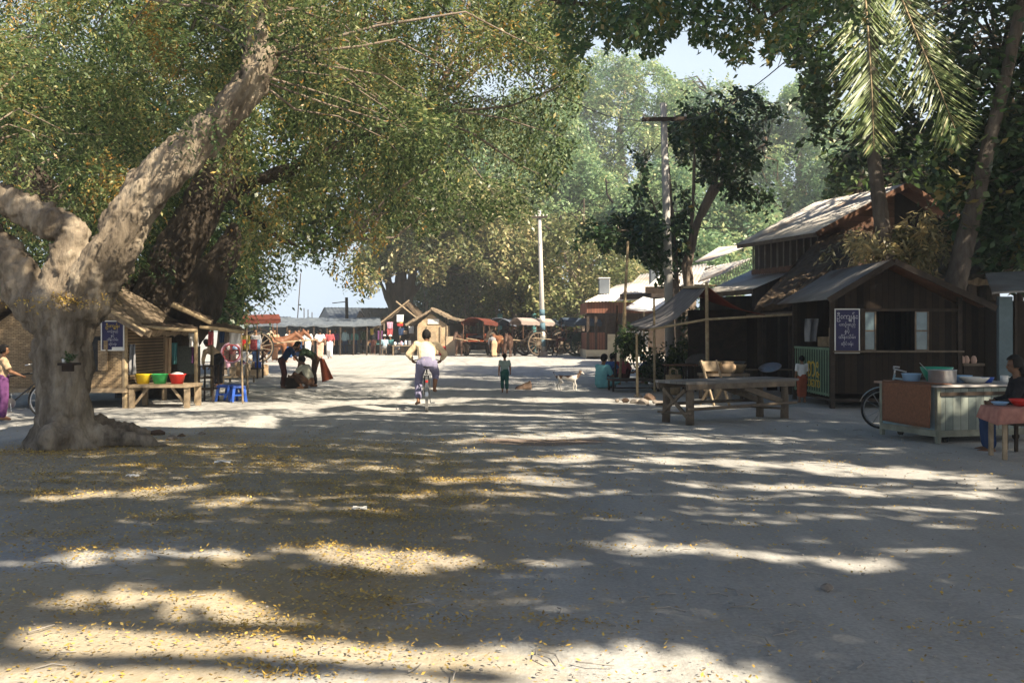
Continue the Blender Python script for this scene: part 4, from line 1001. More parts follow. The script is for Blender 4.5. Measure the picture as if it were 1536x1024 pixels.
t,w = shelf_stand('low pale bench with sacks and cartons near the left stall posts', 338, 378, 565, (.22,), 30,'wood_pale')
goods(t,w,.22,5,['c_white_c','board','c_sand_c'],['sack','carton','bundle'],'pale pack on the low bench near the left stall posts',(.25,.42),'packs on the low bench')
for i,(u,v,w,h,m,lab) in enumerate(((383,566,.42,.46,'board','brown carton standing in the sun by the left stalls'),(394,563,.40,.40,'c_sand_c','pale sack leaning on the brown carton'),(372,566,.3,.55,'c_white_c','white sack standing left of the brown carton'))):
    b = MB().box((0,0,h/2),(w,w*.8,h)).build('carton' if i == 0 else 'sack', M[m], None, bevel=.02 if i==0 else .08); b.location = G(u,v); b.rotation_euler=(0,0,.3*i); tag(b, lab, 'carton' if i==0 else 'sack')
wl = thing('wheel', 'pinkish spare wheel propped among the wares at the left stalls', 'wheel', P(347,534,31))
wl.rotation_euler=(0,0,R(100)); lathe_wheel(wl,(0,0,.1),.33,tw=.06,tyre='c_pink_c',rim='c_rose')
# far left: pale things beyond the parked bicycle
t,w = shelf_stand('pale open shelf standing in the sun at the far left edge', 22, 40, 575, (.45,.85,1.15), 30, 'wood_pale', .5)
hang('cloth','white cloth hanging in the sun at the far left','cloth',16,520,548,31,14,'c_white_c'); hang('cloth','pale cloth strip high on the far left','cloth',4,506,520,29,8,'c_white_c')
pole('stall_pole','thin pole standing at the far left edge of the view',G(14,572)+V(0,0,0),P(12,505,31.4),.03)
# offering ledge on the tree
sh = thing('tree_shelf', 'small dark offering shelf with white cup fixed on the big trunk', 'shelf', P(101,546,13.05))
MB().box((0,.06,0),(.20,.26,.03)).build('ledge', M['wood_dark'], sh); MB().box((0,.02,-.05),(.14,.06,.09)).build('bracket', M['wood_dark'], sh)
cp_ = MB().lathe([(.002,0),(.025,0),(.03,.05),(.026,.05),(.022,.005)],(0,0,0),12).build('cup', M['white'], None, smooth=True); cp_.location = P(101,546,13.05)+V(-.05,.02,.017); tag(cp_,'white cup on the little shelf of the big trunk','cup')
pl_ = thing('leafy_offering','sprig of green leaves laid on the little trunk shelf','plant',P(101,546,13.05)+V(.02,.02,.02))
a = rng.normal(0,.03,(16,3))+np.array(pl_.location); a[:,2] = np.abs(a[:,2]-pl_.location.z)+pl_.location.z
p_,l_,s_ = leaf_arrays(a, rng.normal(0,1,(16,3))+np.array([0,0,1.2]), 4, .1, .03, .06, .2); link('leaves', leaf_mesh(p_,l_,s_,rng.uniform(.2,.6,len(p_))), M['leaf_mid'], pl_, True)
# ------------------------------------------------------------------ right side: kiosk
def tin_sheet(a, b, c, d, pitch=.09, amp=.012, th=.006, nv=2, sag=0):
    """corrugated sheet: ridges run from edge a-b to edge d-c"""
    a,b,c,d = map(Vector,(a,b,c,d)); n = max(8,int((b-a).length/pitch*4)); n = min(n, 420)
    k = (b-a).length/pitch*2*math.pi
    return MB().sheet(a,b,c,d,n,nv,th,lambda u,v,nn: nn*amp*math.sin(u*k))
YK = 20.6; kx0, kx1 = 6.62, 9.25; ky1 = 23.3; kz = .16
ki = thing('kiosk', 'dark wooden kiosk with blue sign and glazed shutters at the right', 'kiosk', V(kx0,YK,0))
kr = V(7.72,0,3.02); ze = 2.30
MB().prism([V(kx0+.07,YK,1.38-1.2+.12),V(kx1,YK,.30),V(kx1,YK,1.16),V(kx0+.07,YK,1.16)],(0,.05,0)).build('wall', M['plank_dark'], ki, True)
MB().prism([V(kx0+.05,YK+.01,2.02),V(kx1,YK+.01,2.02),V(kx1,YK+.01,2.12),V(kr.x,YK+.01,2.92),V(kx0+.05,YK+.01,2.28)],(0,.05,0)).build('gable', M['plank_dark'], ki, True)
ox0, ox1 = P(1313,0,YK).x, P(1371,0,YK).x
MB().box(((kx0+P(1292,0,YK).x)/2,YK+.03,1.59),(P(1292,0,YK).x-kx0-.1,.05,.858)).build('wall', M['plank_dark'], ki, True)
MB().box(((P(1393,0,YK).x+kx1)/2,YK+.03,1.59),(kx1-P(1393,0,YK).x,.05,.858)).build('wall', M['plank_dark'], ki, True)
MB().box((kx1-.03,(YK+ky1)/2,1.2),(.05,ky1-YK-.12,2.0)).build('wall', M['plank_dark_y'], ki, True)
MB().box(((kx0+kx1)/2,ky1,1.25),(kx1-kx0,.05,2.1)).build('wall', M['plank_dark'], ki, True)
MB().box(((kx0+kx1)/2,(YK+ky1)/2,kz),(kx1-kx0-.02,ky1-YK-.06,.06)).build('floor', M['wood_dark'], ki, True)
MB().box(((kx0+kx1)/2,YK-.1,1.175),(kx1-kx0,.3,.035)).build('counter', M['wood'], ki, True)
for x,y in ((kx0,YK-.02),(kx0,ky1),(kx1,YK-.02),(kx1,ky1),(P(1292.5,0,YK).x+.0,YK-.04)):
    z1 = 2.3
    MB().box((x,y,z1/2 if x in (kx0,kx1) else 1.59),(.09,.09,z1 if x in (kx0,kx1) else .9)).build('post', M['wood_dark'], ki, True)
MB().box(((kx0+kx1)/2,YK-.03,2.03),(kx1-kx0-.1,.07,.06)).build('lintel', M['wood_dark'], ki, True)
for u0,u1 in ((1294,1313),(1371,1392)):
    a, b = P(u0,0,YK).x, P(u1,0,YK).x; zc = [(2.0,1.62),(1.585,1.2)]
    f = MB()
    for x in (a+.015,b-.015): f.box((x,YK-.035,1.6),(.03,.03,.82))
    for z in (2.0,1.6,1.2): f.box(((a+b)/2,YK-.035,z),(b-a-.06,.028,.03))
    w = f.build('window', M['wood'], ki, True)
    for z in (1.8,1.4): 
        g = MB().box(((a+b)/2,YK-.03,z),(b-a-.06,.008,.37)).build('pane', M['glass'], w); g.data.transform(mat_of(w).inverted())
# kiosk roof: short steep left slope in tin, long right slope
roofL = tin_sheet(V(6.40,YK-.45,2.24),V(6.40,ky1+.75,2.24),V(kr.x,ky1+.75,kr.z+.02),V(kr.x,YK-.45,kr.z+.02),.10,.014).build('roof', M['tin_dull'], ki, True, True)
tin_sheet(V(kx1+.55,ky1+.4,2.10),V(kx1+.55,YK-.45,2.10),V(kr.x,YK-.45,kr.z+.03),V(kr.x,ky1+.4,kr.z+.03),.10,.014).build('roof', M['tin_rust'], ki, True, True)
MB().beam(V(6.40,YK-.47,2.21),V(kr.x,YK-.47,kr.z-.02),.03,.12).beam(V(kr.x+.02,YK-.47,kr.z-.02),V(kx1+.55,YK-.47,2.05),.03,.12).build('bargeboard', M['wood_dark'], ki, True)
# green picket gate on the side of the kiosk
gt = MB(); y = YK+.12
for i in range(15):
    gt.box((kx0-.035,y+i*(ky1-YK-.3)/14,.72),(.006,.055,.98))
for z in (.27,1.22): gt.box((kx0-.024,(YK+ky1)/2,z),(.014,ky1-YK-.12,.05))
gate = gt.build('picket_panel', M['green_pale'], ki, True)
MB().box((kx0+.05,(YK+ky1)/2,.72),(.012,ky1-YK-.2,.95)).build('backing_board', M['green_paint'], ki, True)
for b_, sz, yy, zz, mm in (('\u1005\u102c\u1038',.62,1.20,.60,'sign_yellow'),('\u101e\u1031\u102c\u1000\u103a',.30,1.15,.38,'sign_yellow'),('\u1006\u102d\u102f\u1004\u103a',.17,1.9,.36,'sign_white')):
    text('lettering', b_, sz, mm, ki, V(kx0-.041,YK+yy,zz)-Vector(ki.location), (R(90),0,R(-90)))
burmese_sign('shop_sign', 'dark blue painted sign with white frame on the wooden kiosk', V(P(1270.5,0,YK-.06).x,YK-.06,P(0,529,YK).z), .50,.90,'\u1026\u1038\u1000\u103b\u103d\u1014\u103a\u1038','sign_white')
# things inside and hung on the kiosk
b = MB().box((0,0,0),(.34,.3,.42)).build('carton', M['board'], None, bevel=.01); b.location = V(kx0+.35,YK+.62,1.46-.0); tag(b,'brown carton standing on the kiosk counter above the picket gate','carton')
sh_ = thing('counter_board','plank counter behind the green picket gate','counter',V(kx0+.25,YK+1.2,1.22)); MB().box((0,0,0),(.5,2.2,.04)).build('board',M['wood_dark'],sh_)
b = MB().box((0,0,0),(.3,.35,.22)).build('carton', M['wood_pale'], None, bevel=.01); b.location = V(kx0+.35,YK+1.45,1.36); tag(b,'pale squat carton behind the taller one on the kiosk counter','carton')
hang('bag','grey plastic bag bundle hanging in the kiosk side opening','bag',1217,478,512,22.3,18,'c_grey_c',wave=.10)
# low earth step under the kiosk
MB().hexa([(kx0-.5,YK-.35,-.05),(12.5,YK-1.0,-.05),(12.5,ky1+1.5,-.05),(kx0-.5,ky1+.8,-.05),(kx0-.3,YK-.2,.10),(12.5,YK-.8,.10),(12.5,ky1+1.5,.10),(kx0-.3,ky1+.7,.10)])
# ------------------------------------------------------------------ the big timber house behind
e0, e1 = V(9.18,30,4.57), V(7.79,34.4,4.57)
ax = (e1-e0).normalized(); gx = V(-ax.y,ax.x,0)*-1
hr = e0+gx*3.28+V(0,0,1.62); hr1 = hr+(e1-e0)
hs = thing('timber_house', 'large two storey timber house with sunlit tin roof on the right', 'house', V(9.5,31,0))
ov = -ax*.0
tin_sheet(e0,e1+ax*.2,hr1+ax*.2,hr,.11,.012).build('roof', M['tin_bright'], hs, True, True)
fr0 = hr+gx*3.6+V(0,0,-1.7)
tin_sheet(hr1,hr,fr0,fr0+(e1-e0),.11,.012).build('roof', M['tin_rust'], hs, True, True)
MB().beam(e0+V(0,-.02,-.06),hr+V(0,-.02,-.06),.04,.16).beam(hr+V(.02,-.02,-.06),fr0+V(0,-.02,-.06),.04,.16).build('bargeboard', M['wood_red'], hs, True)
MB().beam(e0+V(0,0,-.07),e1+V(0,0,-.07),.04,.12).build('fascia', M['wood'], hs, True)
def wl_(p, q, z0, z1, m, name='wall', th=.08, par=None):
    p, q = V(p.x,p.y,z0), V(q.x,q.y,z0); n = (q-p).cross(V(0,0,1)).normalized()*th
    return MB().prism([p,q,V(q.x,q.y,z1),V(p.x,p.y,z1)], n).build(name, m, par or hs, True)
ins = gx*.55
w0, w1 = e0+ins+ax*.6, e1+ins
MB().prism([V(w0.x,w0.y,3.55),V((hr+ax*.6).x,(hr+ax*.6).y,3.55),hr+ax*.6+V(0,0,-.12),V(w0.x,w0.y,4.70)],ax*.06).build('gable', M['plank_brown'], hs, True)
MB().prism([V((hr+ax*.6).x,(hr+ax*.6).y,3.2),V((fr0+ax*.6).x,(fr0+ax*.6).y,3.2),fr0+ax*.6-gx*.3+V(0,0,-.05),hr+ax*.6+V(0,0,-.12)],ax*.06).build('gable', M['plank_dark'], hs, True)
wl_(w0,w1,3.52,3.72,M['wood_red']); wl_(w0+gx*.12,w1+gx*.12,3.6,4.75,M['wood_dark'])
wn = thing  # keep
bars = MB()
L_ = (w1-w0).length
for i in range(11):
    p = w0.lerp(w1,.03+.094*i); bars.box((p.x,p.y,4.15),(.045,.045,.92),rz=math.atan2(ax.y,ax.x))
bars.build('window', M['wood_grey'], hs, True)
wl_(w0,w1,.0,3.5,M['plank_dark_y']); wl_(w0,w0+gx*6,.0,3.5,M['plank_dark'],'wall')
# lower pent roofs stepping down toward the road
def pent(pts, m, lab='lower_roof', th=.05):
    a,b,c,d = pts
    tin_sheet(a,b,c,d,.11,.010).build(lab, M[m], hs, True, True)
pent((P(1050,441,33.5),P(1128,434,31.2),P(1197,404,32.5),P(1130,404,36)),'tin_bright')
MB().beam(P(1050,444,33.5),P(1128,437,31.2),.05,.16).build('fascia', M['wood'], hs, True)
pent((P(1046,424,37.5),P(1088,410,36),P(1128,387,37.5),P(1058,402,41)),'tin_bright')
pent((P(1042,393,42),P(1066,391,40),P(1130,366,41),P(1078,371,45)),'tin_bright')
lat = MB()
a0,b0 = P(1072,428,36.2), P(1122,398,36.6)
for i in range(13):
    p = a0.lerp(b0,i/12); lat.beam(p+V(0,0,-.12),p+V(.10,0,.28),.02,.03)
    lat.beam(p+V(.10,0,-.12),p+V(0,0,.28),.02,.03)
lat.build('lattice', M['white_wash'], hs, True)
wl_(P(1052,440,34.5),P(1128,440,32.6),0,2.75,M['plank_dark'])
# thatched lean-to between house and kiosk
lt = thing('thatched_shed', 'dark thatched roof sloping down between the big house and the kiosk', 'shed', V(7.5,27,0))
MB().sheet(P(1132,470,25.5),P(1248,447,24.2),P(1312,352,30.2),P(1240,352,31.4),22,16,.14,lambda u,v,n: V(random.uniform(-.03,.03),random.uniform(-.03,.03),random.uniform(-.05,.05))).build('roof', M['thatch'], lt, True)
for u,Y in ((1140,25.6),(1186,25.1),(1128,28),(1245,24.3)):
    p = P(u,470,Y); MB().tube([V(p.x,p.y,0),V(p.x,p.y,2.25)],.07,8).build('post', M['wood_dark'], lt, True)
MB().tube([P(1120,473,25.5),P(1250,466,24.2)],.04,7).build('rail', M['wood'], lt, True)
for u0,u1,Y in ((1120,1138,26.6),(1150,1166,26.8),(1170,1196,26.2)):
    a,b = P(u0,0,Y).x,P(u1,0,Y).x; MB().box(((a+b)/2,Y,1.05),(b-a,.04,2.1)).build('wall', M['plank_dark'], lt, True)
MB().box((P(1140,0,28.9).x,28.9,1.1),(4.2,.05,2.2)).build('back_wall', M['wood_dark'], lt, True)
tr_ = thing('thatched_shed', 'brown thatched roof behind the leaning palm at the right edge', 'shed', V(13,27,0))
MB().sheet(P(1385,428,25.6),P(1620,425,25.2),P(1640,345,30),P(1440,345,30.5),26,14,.15,lambda u,v,n: V(random.uniform(-.03,.03),random.uniform(-.03,.03),random.uniform(-.05,.05))).build('roof', M['thatch_pale'], tr_, True)
for u in (1450,1530,1610): 
    p = P(u,430,25.7); MB().tube([V(p.x,p.y,0),V(p.x,p.y,p.z)],.09,8).build('post', M['wood_dark'], tr_, True)
MB().box((P(1520,0,26.6).x,26.6,1.2),(4.6,.06,2.4)).build('wall', M['plank_dark'], tr_, True)
# blue post shed at the right edge
bs = thing('board_shed', 'dim shed with pale blue post and plank front at the right edge', 'shed', V(11.2,21,0))
YB = 20.4
MB().box((P(1507,0,YB).x,YB,1.15),(.28,.10,2.3)).build('post', M['dim_blue'], bs, True)
MB().box((P(1475,0,YB).x,YB+.5,1.2),(.55,.04,2.2)).build('wall', M['plank_dark'], bs, True)
MB().box((P(1545,0,YB).x,YB+.1,1.1),(.8,.05,2.2)).build('wall', M['plank_dark'], bs, True)
MB().box((P(1525,0,YB).x,YB+.06,1.2),(.05,.06,2.3)).build('post', M['wood_dark'], bs, True)
MB().sheet(P(1488,441,YB-.4),P(1600,435,YB-.4),P(1600,405,YB+2),P(1478,412,YB+2),10,6,.04).build('roof', M['tin_dull'], bs, True)
MB().box((P(1457,0,YB+.3).x,YB+.35,.9),(.45,.35,.05)).build('shelf', M['wood'], bs, True)
MB().box((P(1457,0,YB+.3).x,YB+.35,.45),(.4,.3,.85)).build('cabinet', M['wood_dark'], bs, True)
for i,(u,v) in enumerate(((1442,532),(1449,520),(1460,515))):
    o = MB().lathe([(.002,0),(.05,.0),(.065,.06),(.05,.12),(.03,.15),(.002,.16)],(0,0,0),10).build('jar', M['c_pinkish'], None, smooth=True); o.location = V(P(u,0,YB+.3).x,YB+.28,.926+.0*i); tag(o,('leftmost','middle','rightmost')[i]+' pinkish jar on the dark cabinet right of the kiosk','jar','jars on the dark cabinet')
# ------------------------------------------------------------------ tarp stall
ta = thing('tarp_stall', 'open stall roofed by a sagging grey tarpaulin on bamboo poles', 'stall', V(4.7,27,0))
rn, rfar = V(4.73,24.2,2.68), V(5.35,31,2.95)
ln, lf_ = P(985,492,24.2), P(935,488,30.5)
MB().sheet(ln,lf_,rfar,rn,10,10,.012,lambda u,v,n: V(0,0,-.16*math.sin(math.pi*v)-.05*math.sin(math.pi*u)+random.uniform(-.006,.006))).build('tarpaulin', M['tarp'], ta, True, True)
rn2, rf2 = P(1147,473,23.6), P(1120,466,30)
MB().sheet(rfar+V(.0,0,.01),rn+V(0,0,.01),rn2,rf2,10,10,.012,lambda u,v,n: V(0,0,-.14*math.sin(math.pi*v)+random.uniform(-.006,.006))).build('tarpaulin', M['tarp_red'], ta, True, True)
MB().tube([rn+V(-.3,-.05,.03),rn+V(.3,.3,.03)],.02,6).tube([rn,rfar],.035,8).build('ridge_pole', M['bamboo'], ta, True)
for a,r in ((rn,.05),(V(5.3,30.9,2.9),.05)): MB().tube([V(a.x+.03,a.y,0),V(a.x,a.y,a.z+.1)],[r,r*.8],8).build('post', M['bamboo'], ta, True)
MB().tube([P(975,494,24.1),P(1060,479,23.9),P(1195,471,23.5)],.03,7).build('rail', M['bamboo'], ta, True)
for u,v0,Y in ((955,500,23.8),(981,448,26)): 
    p = P(u,v0,Y); MB().tube([V(p.x+(.02),p.y,0),p],[.035,.028],7).build('post', M['bamboo'], ta, True)
for (u0,v0,Y0,u1,v1) in ((922,575,28.2,926,458),):
    MB().tube([P(u0,v0+8,Y0),P(u1,v1,Y0)],.03,7).build('post', M['wood_dark'], ta, True)
pole('bamboo_pole','tall leaning bamboo pole standing left of the tarp stall',G(929,577),P(942,362,29.5),.045)
# low table the women sit around
lw = thing('low_table','low dark frame table the women squat around','table',G(950,586),R(4))
MB().box((0,0,.30),(1.3,.8,.05)).build('tabletop',M['wood_dark'],lw)
for x in (-.6,.6):
    for y in (-.35,.35): MB().box((x,y,.14),(.05,.05,.275)).build('leg',M['wood_dark'],lw)
MB().box((0,-.35,.10),(1.2,.04,.04)).build('stretcher',M['wood_dark'],lw)
def pot_(name,label,cat,loc,prof,m,n=20): 
    o = MB().lathe(prof,(0,0,0),n).build(name,M[m],None,smooth=True); o.location = loc; return tag(o,label,cat)
BOWL = lambda r,h: [(.002,.005),(r*.6,.005),(r*.92,h*.75),(r,h),(r*.97,h),(r*.88,h*.72),(r*.55,.02),(.002,.02)]
pot_('bowl','grey basin beside the low dark table','basin',G(985,586)+V(.15,.5,0),BOWL(.32,.2),'alu')
# plants growing in the tarp stall shade
for u,v,Y,h,w,lab in ((1020,560,29.5,1.5,.9,'leafy plant growing in the shade behind the tarp poles'),(985,560,30,1.2,.8,'leafy plant left of the shaded plant under the tarp'),(945,505,27.5,.35,.22,'leafy creeper tuft high on the front tarp pole'),(1050,480,30.5,1.0,.7,'green sprigs under the tarp ridge')):
    b = P(u,v,Y); t = thing('plant', lab, 'plant', V(b.x,Y,0 if v>520 else b.z-.3))
    cl = ball_clumps((b.x,Y,max(h*.55,b.z) if v<=520 else h*.6),(w*.5,w*.5,h*.45),16,.2); crown(t,cl,.25,14,6,.3,.07,.16,'leaf_mid',.5,.3,.18)
    MB().tube([V(b.x,Y,t.location.z),V(b.x+.05,Y,t.location.z+h*.7)],[.02,.01],6).build('stem',M['bark_grey'],t,True)
# cane basket, side table, charcoal cooking stand
cb = thing('cane_basket','upright cane basket with two loop handles by the tarp stall','basket',G(1010,592))
MB().lathe([(.002,.01),(.17,.01),(.20,.50),(.185,.50),(.16,.03),(.002,.03)],(0,0,0),18).build('body',M['basket'],cb,smooth=True)
for y in (-.12,.12):
    MB().tube([V(-.09+.0,y,.48),V(-.08,y,.62),V(0,y,.67),V(.08,y,.62),V(.09,y,.48)],.012,6).build('handle',M['wood_pale'],cb)
sd_ = thing('side_table','small dark table behind the cane basket','table',V(P(1020,0,26.3).x,26.3,0))
MB().box((0,0,.70),(.85,.6,.04)).build('tabletop',M['wood_red'],sd_)
for x in (-.36,.36):
    for y in (-.24,.24): MB().box((x,y,.34),(.05,.05,.68)).build('leg',M['wood_dark'],sd_)
def bench(label,u0,u1,v,Y,h,m='wood_pale',d=.32):
    a,b = P(u0,0,Y).x,P(u1,0,Y).x; t = thing('bench',label,'bench',V((a+b)/2,Y,0)); w=b-a
    MB().box((0,0,h),(w,d,.035)).build('seat',M[m],t)
    for x in (-w/2+.08,w/2-.08): 
        for y in (-d/2+.05,d/2-.05): MB().box((x,y,h/2-.01),(.05,.05,h-.0)).build('leg',M[m],t)
    return t
bench('low pale plank bench lit by a sun fleck behind the plank table',1030,1080,560,22.5,.42); bench('dim long bench at the back of the shaded cook shop',1095,1200,560,25.2,.62,'wood',.4)
ch = thing('folding_chair','pale folding chair leaning in a sun fleck behind the plank table','chair',V(P(1072,0,21.6).x,21.6,0),R(25))
for x in (-.2,.2):
    MB().beam(V(x,-.25,0),V(x,.22,.95),.035,.045).build('leg',M['wood_pale'],ch); MB().beam(V(x*.9,.28,0),V(x*.9,-.15,.5),.035,.045).build('leg',M['wood_pale'],ch)
MB().box((0,-.02,.45),(.40,.38,.03)).build('seat',M['wood_pale'],ch); MB().beam(V(0,.13,.72),V(0,.21,.93),.40,.02).build('backrest',M['wood_pale'],ch)
pot_('basket','yellow brown bowl shaped basket on the shaded cook stand','basket',V(P(1066,0,23).x,23,.62),BOWL(.27,.28),'basket')
pot_('pot','pale earthen pot on the shaded cook stand','pot',V(P(1092,0,23).x,23,.62),[(.002,0),(.13,0),(.20,.10),(.17,.2),(.12,.24),(.14,.28),(.002,.25)],'c_sand_c')
pot_('basket','brown shallow basket at the right of the cook stand','basket',V(P(1106,0,23.2).x,23.2,.62),BOWL(.22,.2),'basket')
ck = thing('cook_stand','low clay and timber cook stand in the shade behind the plank table','stand',V(P(1085,0,23.1).x,23.1,0))
MB().box((0,0,.59),(1.1,.6,.06)).build('tabletop',M['wood'],ck)
for x in (-.48,.48):
    for y in (-.24,.24): MB().box((x,y,.28),(.07,.07,.56)).build('leg',M['wood'],ck)
MB().lathe([(.002,0),(.2,0),(.24,.35),(.2,.35),(.16,.1),(.002,.1)],(0,0,0),16).build('stove',M['stone'],ck)
pot_('tray','round metal tray tilted on the back bench','tray',V(P(1155,0,25).x,25,.66),[(.002,0),(.25,0),(.29,.03),(.28,.035),(.24,.012),(.002,.012)],'alu').rotation_euler=(R(18),R(-14),0)
pot_('tray','metal tray leaning on the rear post of the tarp stall','tray',V(P(1046,0,26.5).x,26.5,.80),[(.002,0),(.28,0),(.32,.03),(.31,.035),(.26,.012),(.002,.012)],'alu').rotation_euler=(R(25),R(-16),0)
tt = thing('side_table','narrow table carrying the leaning tray','table',V(P(1046,0,26.6).x,26.6,0)); MB().box((0,0,.72),(.8,.5,.04)).build('tabletop',M['wood_dark'],tt)
for x in (-.34,.34):
    for y in (-.2,.2): MB().box((x,y,.35),(.05,.05,.70)).build('leg',M['wood_dark'],tt)
pot_('pot','large grey cooking pot standing in the dark cook shop','pot',V(P(1095,0,26).x,26,.0),[(.002,0),(.3,0),(.38,.3),(.36,.75),(.40,.8),(.002,.78)],'tin_blue')
# ------------------------------------------------------------------ rough plank table at the road side
A_, B_ = G(1034,637), G(1176,628)
dx = (B_-A_).normalized(); dyv = V(-dx.y,dx.x,0)
rt = thing('plank_table','rough long plank table on log legs at the right of the road','table',(A_+B_)/2+dyv*.3, math.atan2(dx.y,dx.x))
Lh = (B_-A_).length/2
MB().box((.05,0,.715),(Lh*2+.42,.82,.045)).build('tabletop',M['plank_grey'],rt)
MB().box((.02,-.385,.645),(Lh*2+.3,.06,.095)).box((.02,.385,.645),(Lh*2+.3,.06,.095)).build('apron',M['wood'],rt)
for x in (-Lh,Lh):
    for y in (-.31,.31):
        MB().tube([V(x,y,-.02),V(x+.01,y,.35),V(x,y,.60)],[.075,.068,.066],10,jit=.06).build('leg',M['wood'],rt,smooth=True)
for y,z0,z1 in ((-.33,.27,.30),(.36,.30,.30)): MB().tube([V(-Lh-.12,y*1.22,z0),V(0,y*1.24,z0+.01),V(Lh+.2,y*1.22,z1)],[.026,.03,.026],8).build('stretcher',M['wood'],rt,smooth=True)
for y in (-.30,.33): MB().beam(V(Lh-.05,y,.32),V(.15,y*.95,.60),.06,.10).build('brace',M['wood'],rt)
MB().beam(V(-Lh-.07,.30,.60),V(-Lh-.08,-.33,.14),.04,.06).beam(V(-Lh-.09,-.30,.60),V(-Lh-.10,.30,.16),.04,.05).build('brace',M['wood'],rt)
for x in (-Lh,Lh): MB().tube([V(x-.09,-.42,.20),V(x-.09,.42,.18)],.022,6).build('stretcher',M['wood'],rt)
# ------------------------------------------------------------------ food cart
K0 = V(6.03,14.1,0); fa = math.atan2(.267,.964)
fc = thing('food_cart','worn pale blue food cart with brown mat hung over its side','cart',K0,fa)
fw, fd, z0, z1 = 1.72, 1.30, .10, .80
def slab(p, d, m, name, **k): return MB().box(p,d).build(name,M[m],fc,**k)
slab((fw/2,.02,(z0+z1)/2),(fw-.08,.03,z1-z0-.04),'cart_board','front_panel')
slab((.02,fd/2,(z0+z1)/2),(.03,fd-.08,z1-z0-.04),'cart_blue','side_panel'); slab((fw-.02,fd/2,(z0+z1)/2),(.03,fd-.08,z1-z0-.04),'cart_blue','side_panel'); slab((fw/2,fd-.02,(z0+z1)/2),(fw-.08,.03,z1-z0-.04),'cart_blue','back_panel')
for x in (.02,fw-.02):
    for y in (.02,fd-.02): slab((x,y,(z1)/2),(.06,.06,z1-.01),'cart_trim','corner_post')
slab((-.004,fd/2,.14),(.035,fd-.02,.09),'cart_trim','skirting'); slab((fw/2,-.004,.14),(fw-.02,.035,.09),'cart_trim','skirting'); slab((fw/2,-.006,.70),(fw-.07,.03,.05),'wood_dark','rail')
MB().box((fw/2,fd/2,z1+.012),(fw+.14,fd+.14,.03)).build('worktop',M['tin'],fc,bevel=.006)
for x in (.25,fw-.25):
    for y in (.15,fd-.15):
        MB().lathe([(.002,-.02),(.055,-.02),(.055,.02),(.002,.02)],(x,y,.056),14,Matrix.Rotation(R(90),3,'Y')).build('caster',M['black'],fc)
def on_cart(x,y,z=0): return mat_of(fc) @ V(x,y,z1+.0275+z)
mt = thing('woven_mat','brown woven mat hung over the left side of the food cart','mat',K0,fa)
MB().sheet(V(-.09,.02,.84),V(-.09,1.12,.84),V(-.105,1.10,.24),V(-.10,.03,.22),14,10,.012,lambda u,v,n: n*.004*math.sin(u*9+v*3)*v).sheet(V(.26,.02,.835),V(.26,1.12,.835),V(-.085,1.12,.845),V(-.085,.02,.845),8,6,.01).build('weave',M['mat_brown'],mt,smooth=True)
cx_ = lambda u,Y: (mat_of(fc).inverted() @ V(P(u,0,Y).x,Y,0))
def put(name,label,cat,x,y,prof,m,z=0): return pot_(name,label,cat,on_cart(x,y,z),prof,m,26)
put('cooking_pot','wide aluminium pot standing on the food cart','pot',.40,.40,[(.002,.003),(.185,.003),(.195,.02),(.195,.195),(.203,.20),(.19,.20),(.185,.02),(.002,.02)],'alu')
put('enamel_bowl','pale blue enamel bowl left of the aluminium pot','bowl',.16,.78,[(.002,.003),(.11,.003),(.14,.13),(.15,.135),(.135,.13),(.10,.015),(.002,.015)],'pl_ltblue')
put('plastic_basin','green plastic basin behind the aluminium pot','basin',.74,.95,BOWL(.24,.22),'pl_green_dk')
put('enamel_bowl','wide white enamel bowl right of the aluminium pot','bowl',.92,.35,BOWL(.21,.09),'white')
bx = MB().box((0,0,.045),(.26,.20,.09)).box((0,0,.098),(.275,.215,.014)).build('plastic_box',M['pl_ltblue'],None,bevel=.008); bx.location = on_cart(.93,.66); bx.rotation_euler=(0,0,fa+.1); tag(bx,'pale blue lidded box behind the white enamel bowl','box')
put('enamel_bowl','small white bowl tucked between the pot and the blue box','bowl',.68,.62,BOWL(.12,.07),'white')
put('enamel_bowl','small dark blue bowl beside the white mug','bowl',1.18,.38,BOWL(.09,.085),'pl_blue')
mg = thing('mug','white enamel mug at the right end of the food cart','mug',on_cart(1.42,.32),0)
MB().lathe([(.002,.002),(.052,.002),(.056,.11),(.051,.11),(.047,.01),(.002,.01)],(0,0,0),20).build('cup',M['white'],mg,smooth=True)
MB().tube([V(.054,0,.09),V(.088,0,.085),V(.092,0,.05),V(.055,0,.025)],.008,6).build('handle',M['white'],mg,smooth=True)
pot_('ladle','ladle standing in the aluminium pot','ladle',on_cart(.42,.42,.02),[(.002,0),(.04,.01),(.045,.03),(.002,.012)],'alu')
tag(MB().tube([on_cart(.34,.46,.05),on_cart(.18,.62,.30)],.006,6).build('ladle',M['steel']),'thin ladle handle slanting out of the aluminium pot','ladle')
# bicycle leaning behind the cart
bicycle('bicycle','dark bicycle leaning behind the food cart with its front wheel showing',V(6.55,16.15,0),R(80),R(-6),'cart_blue')
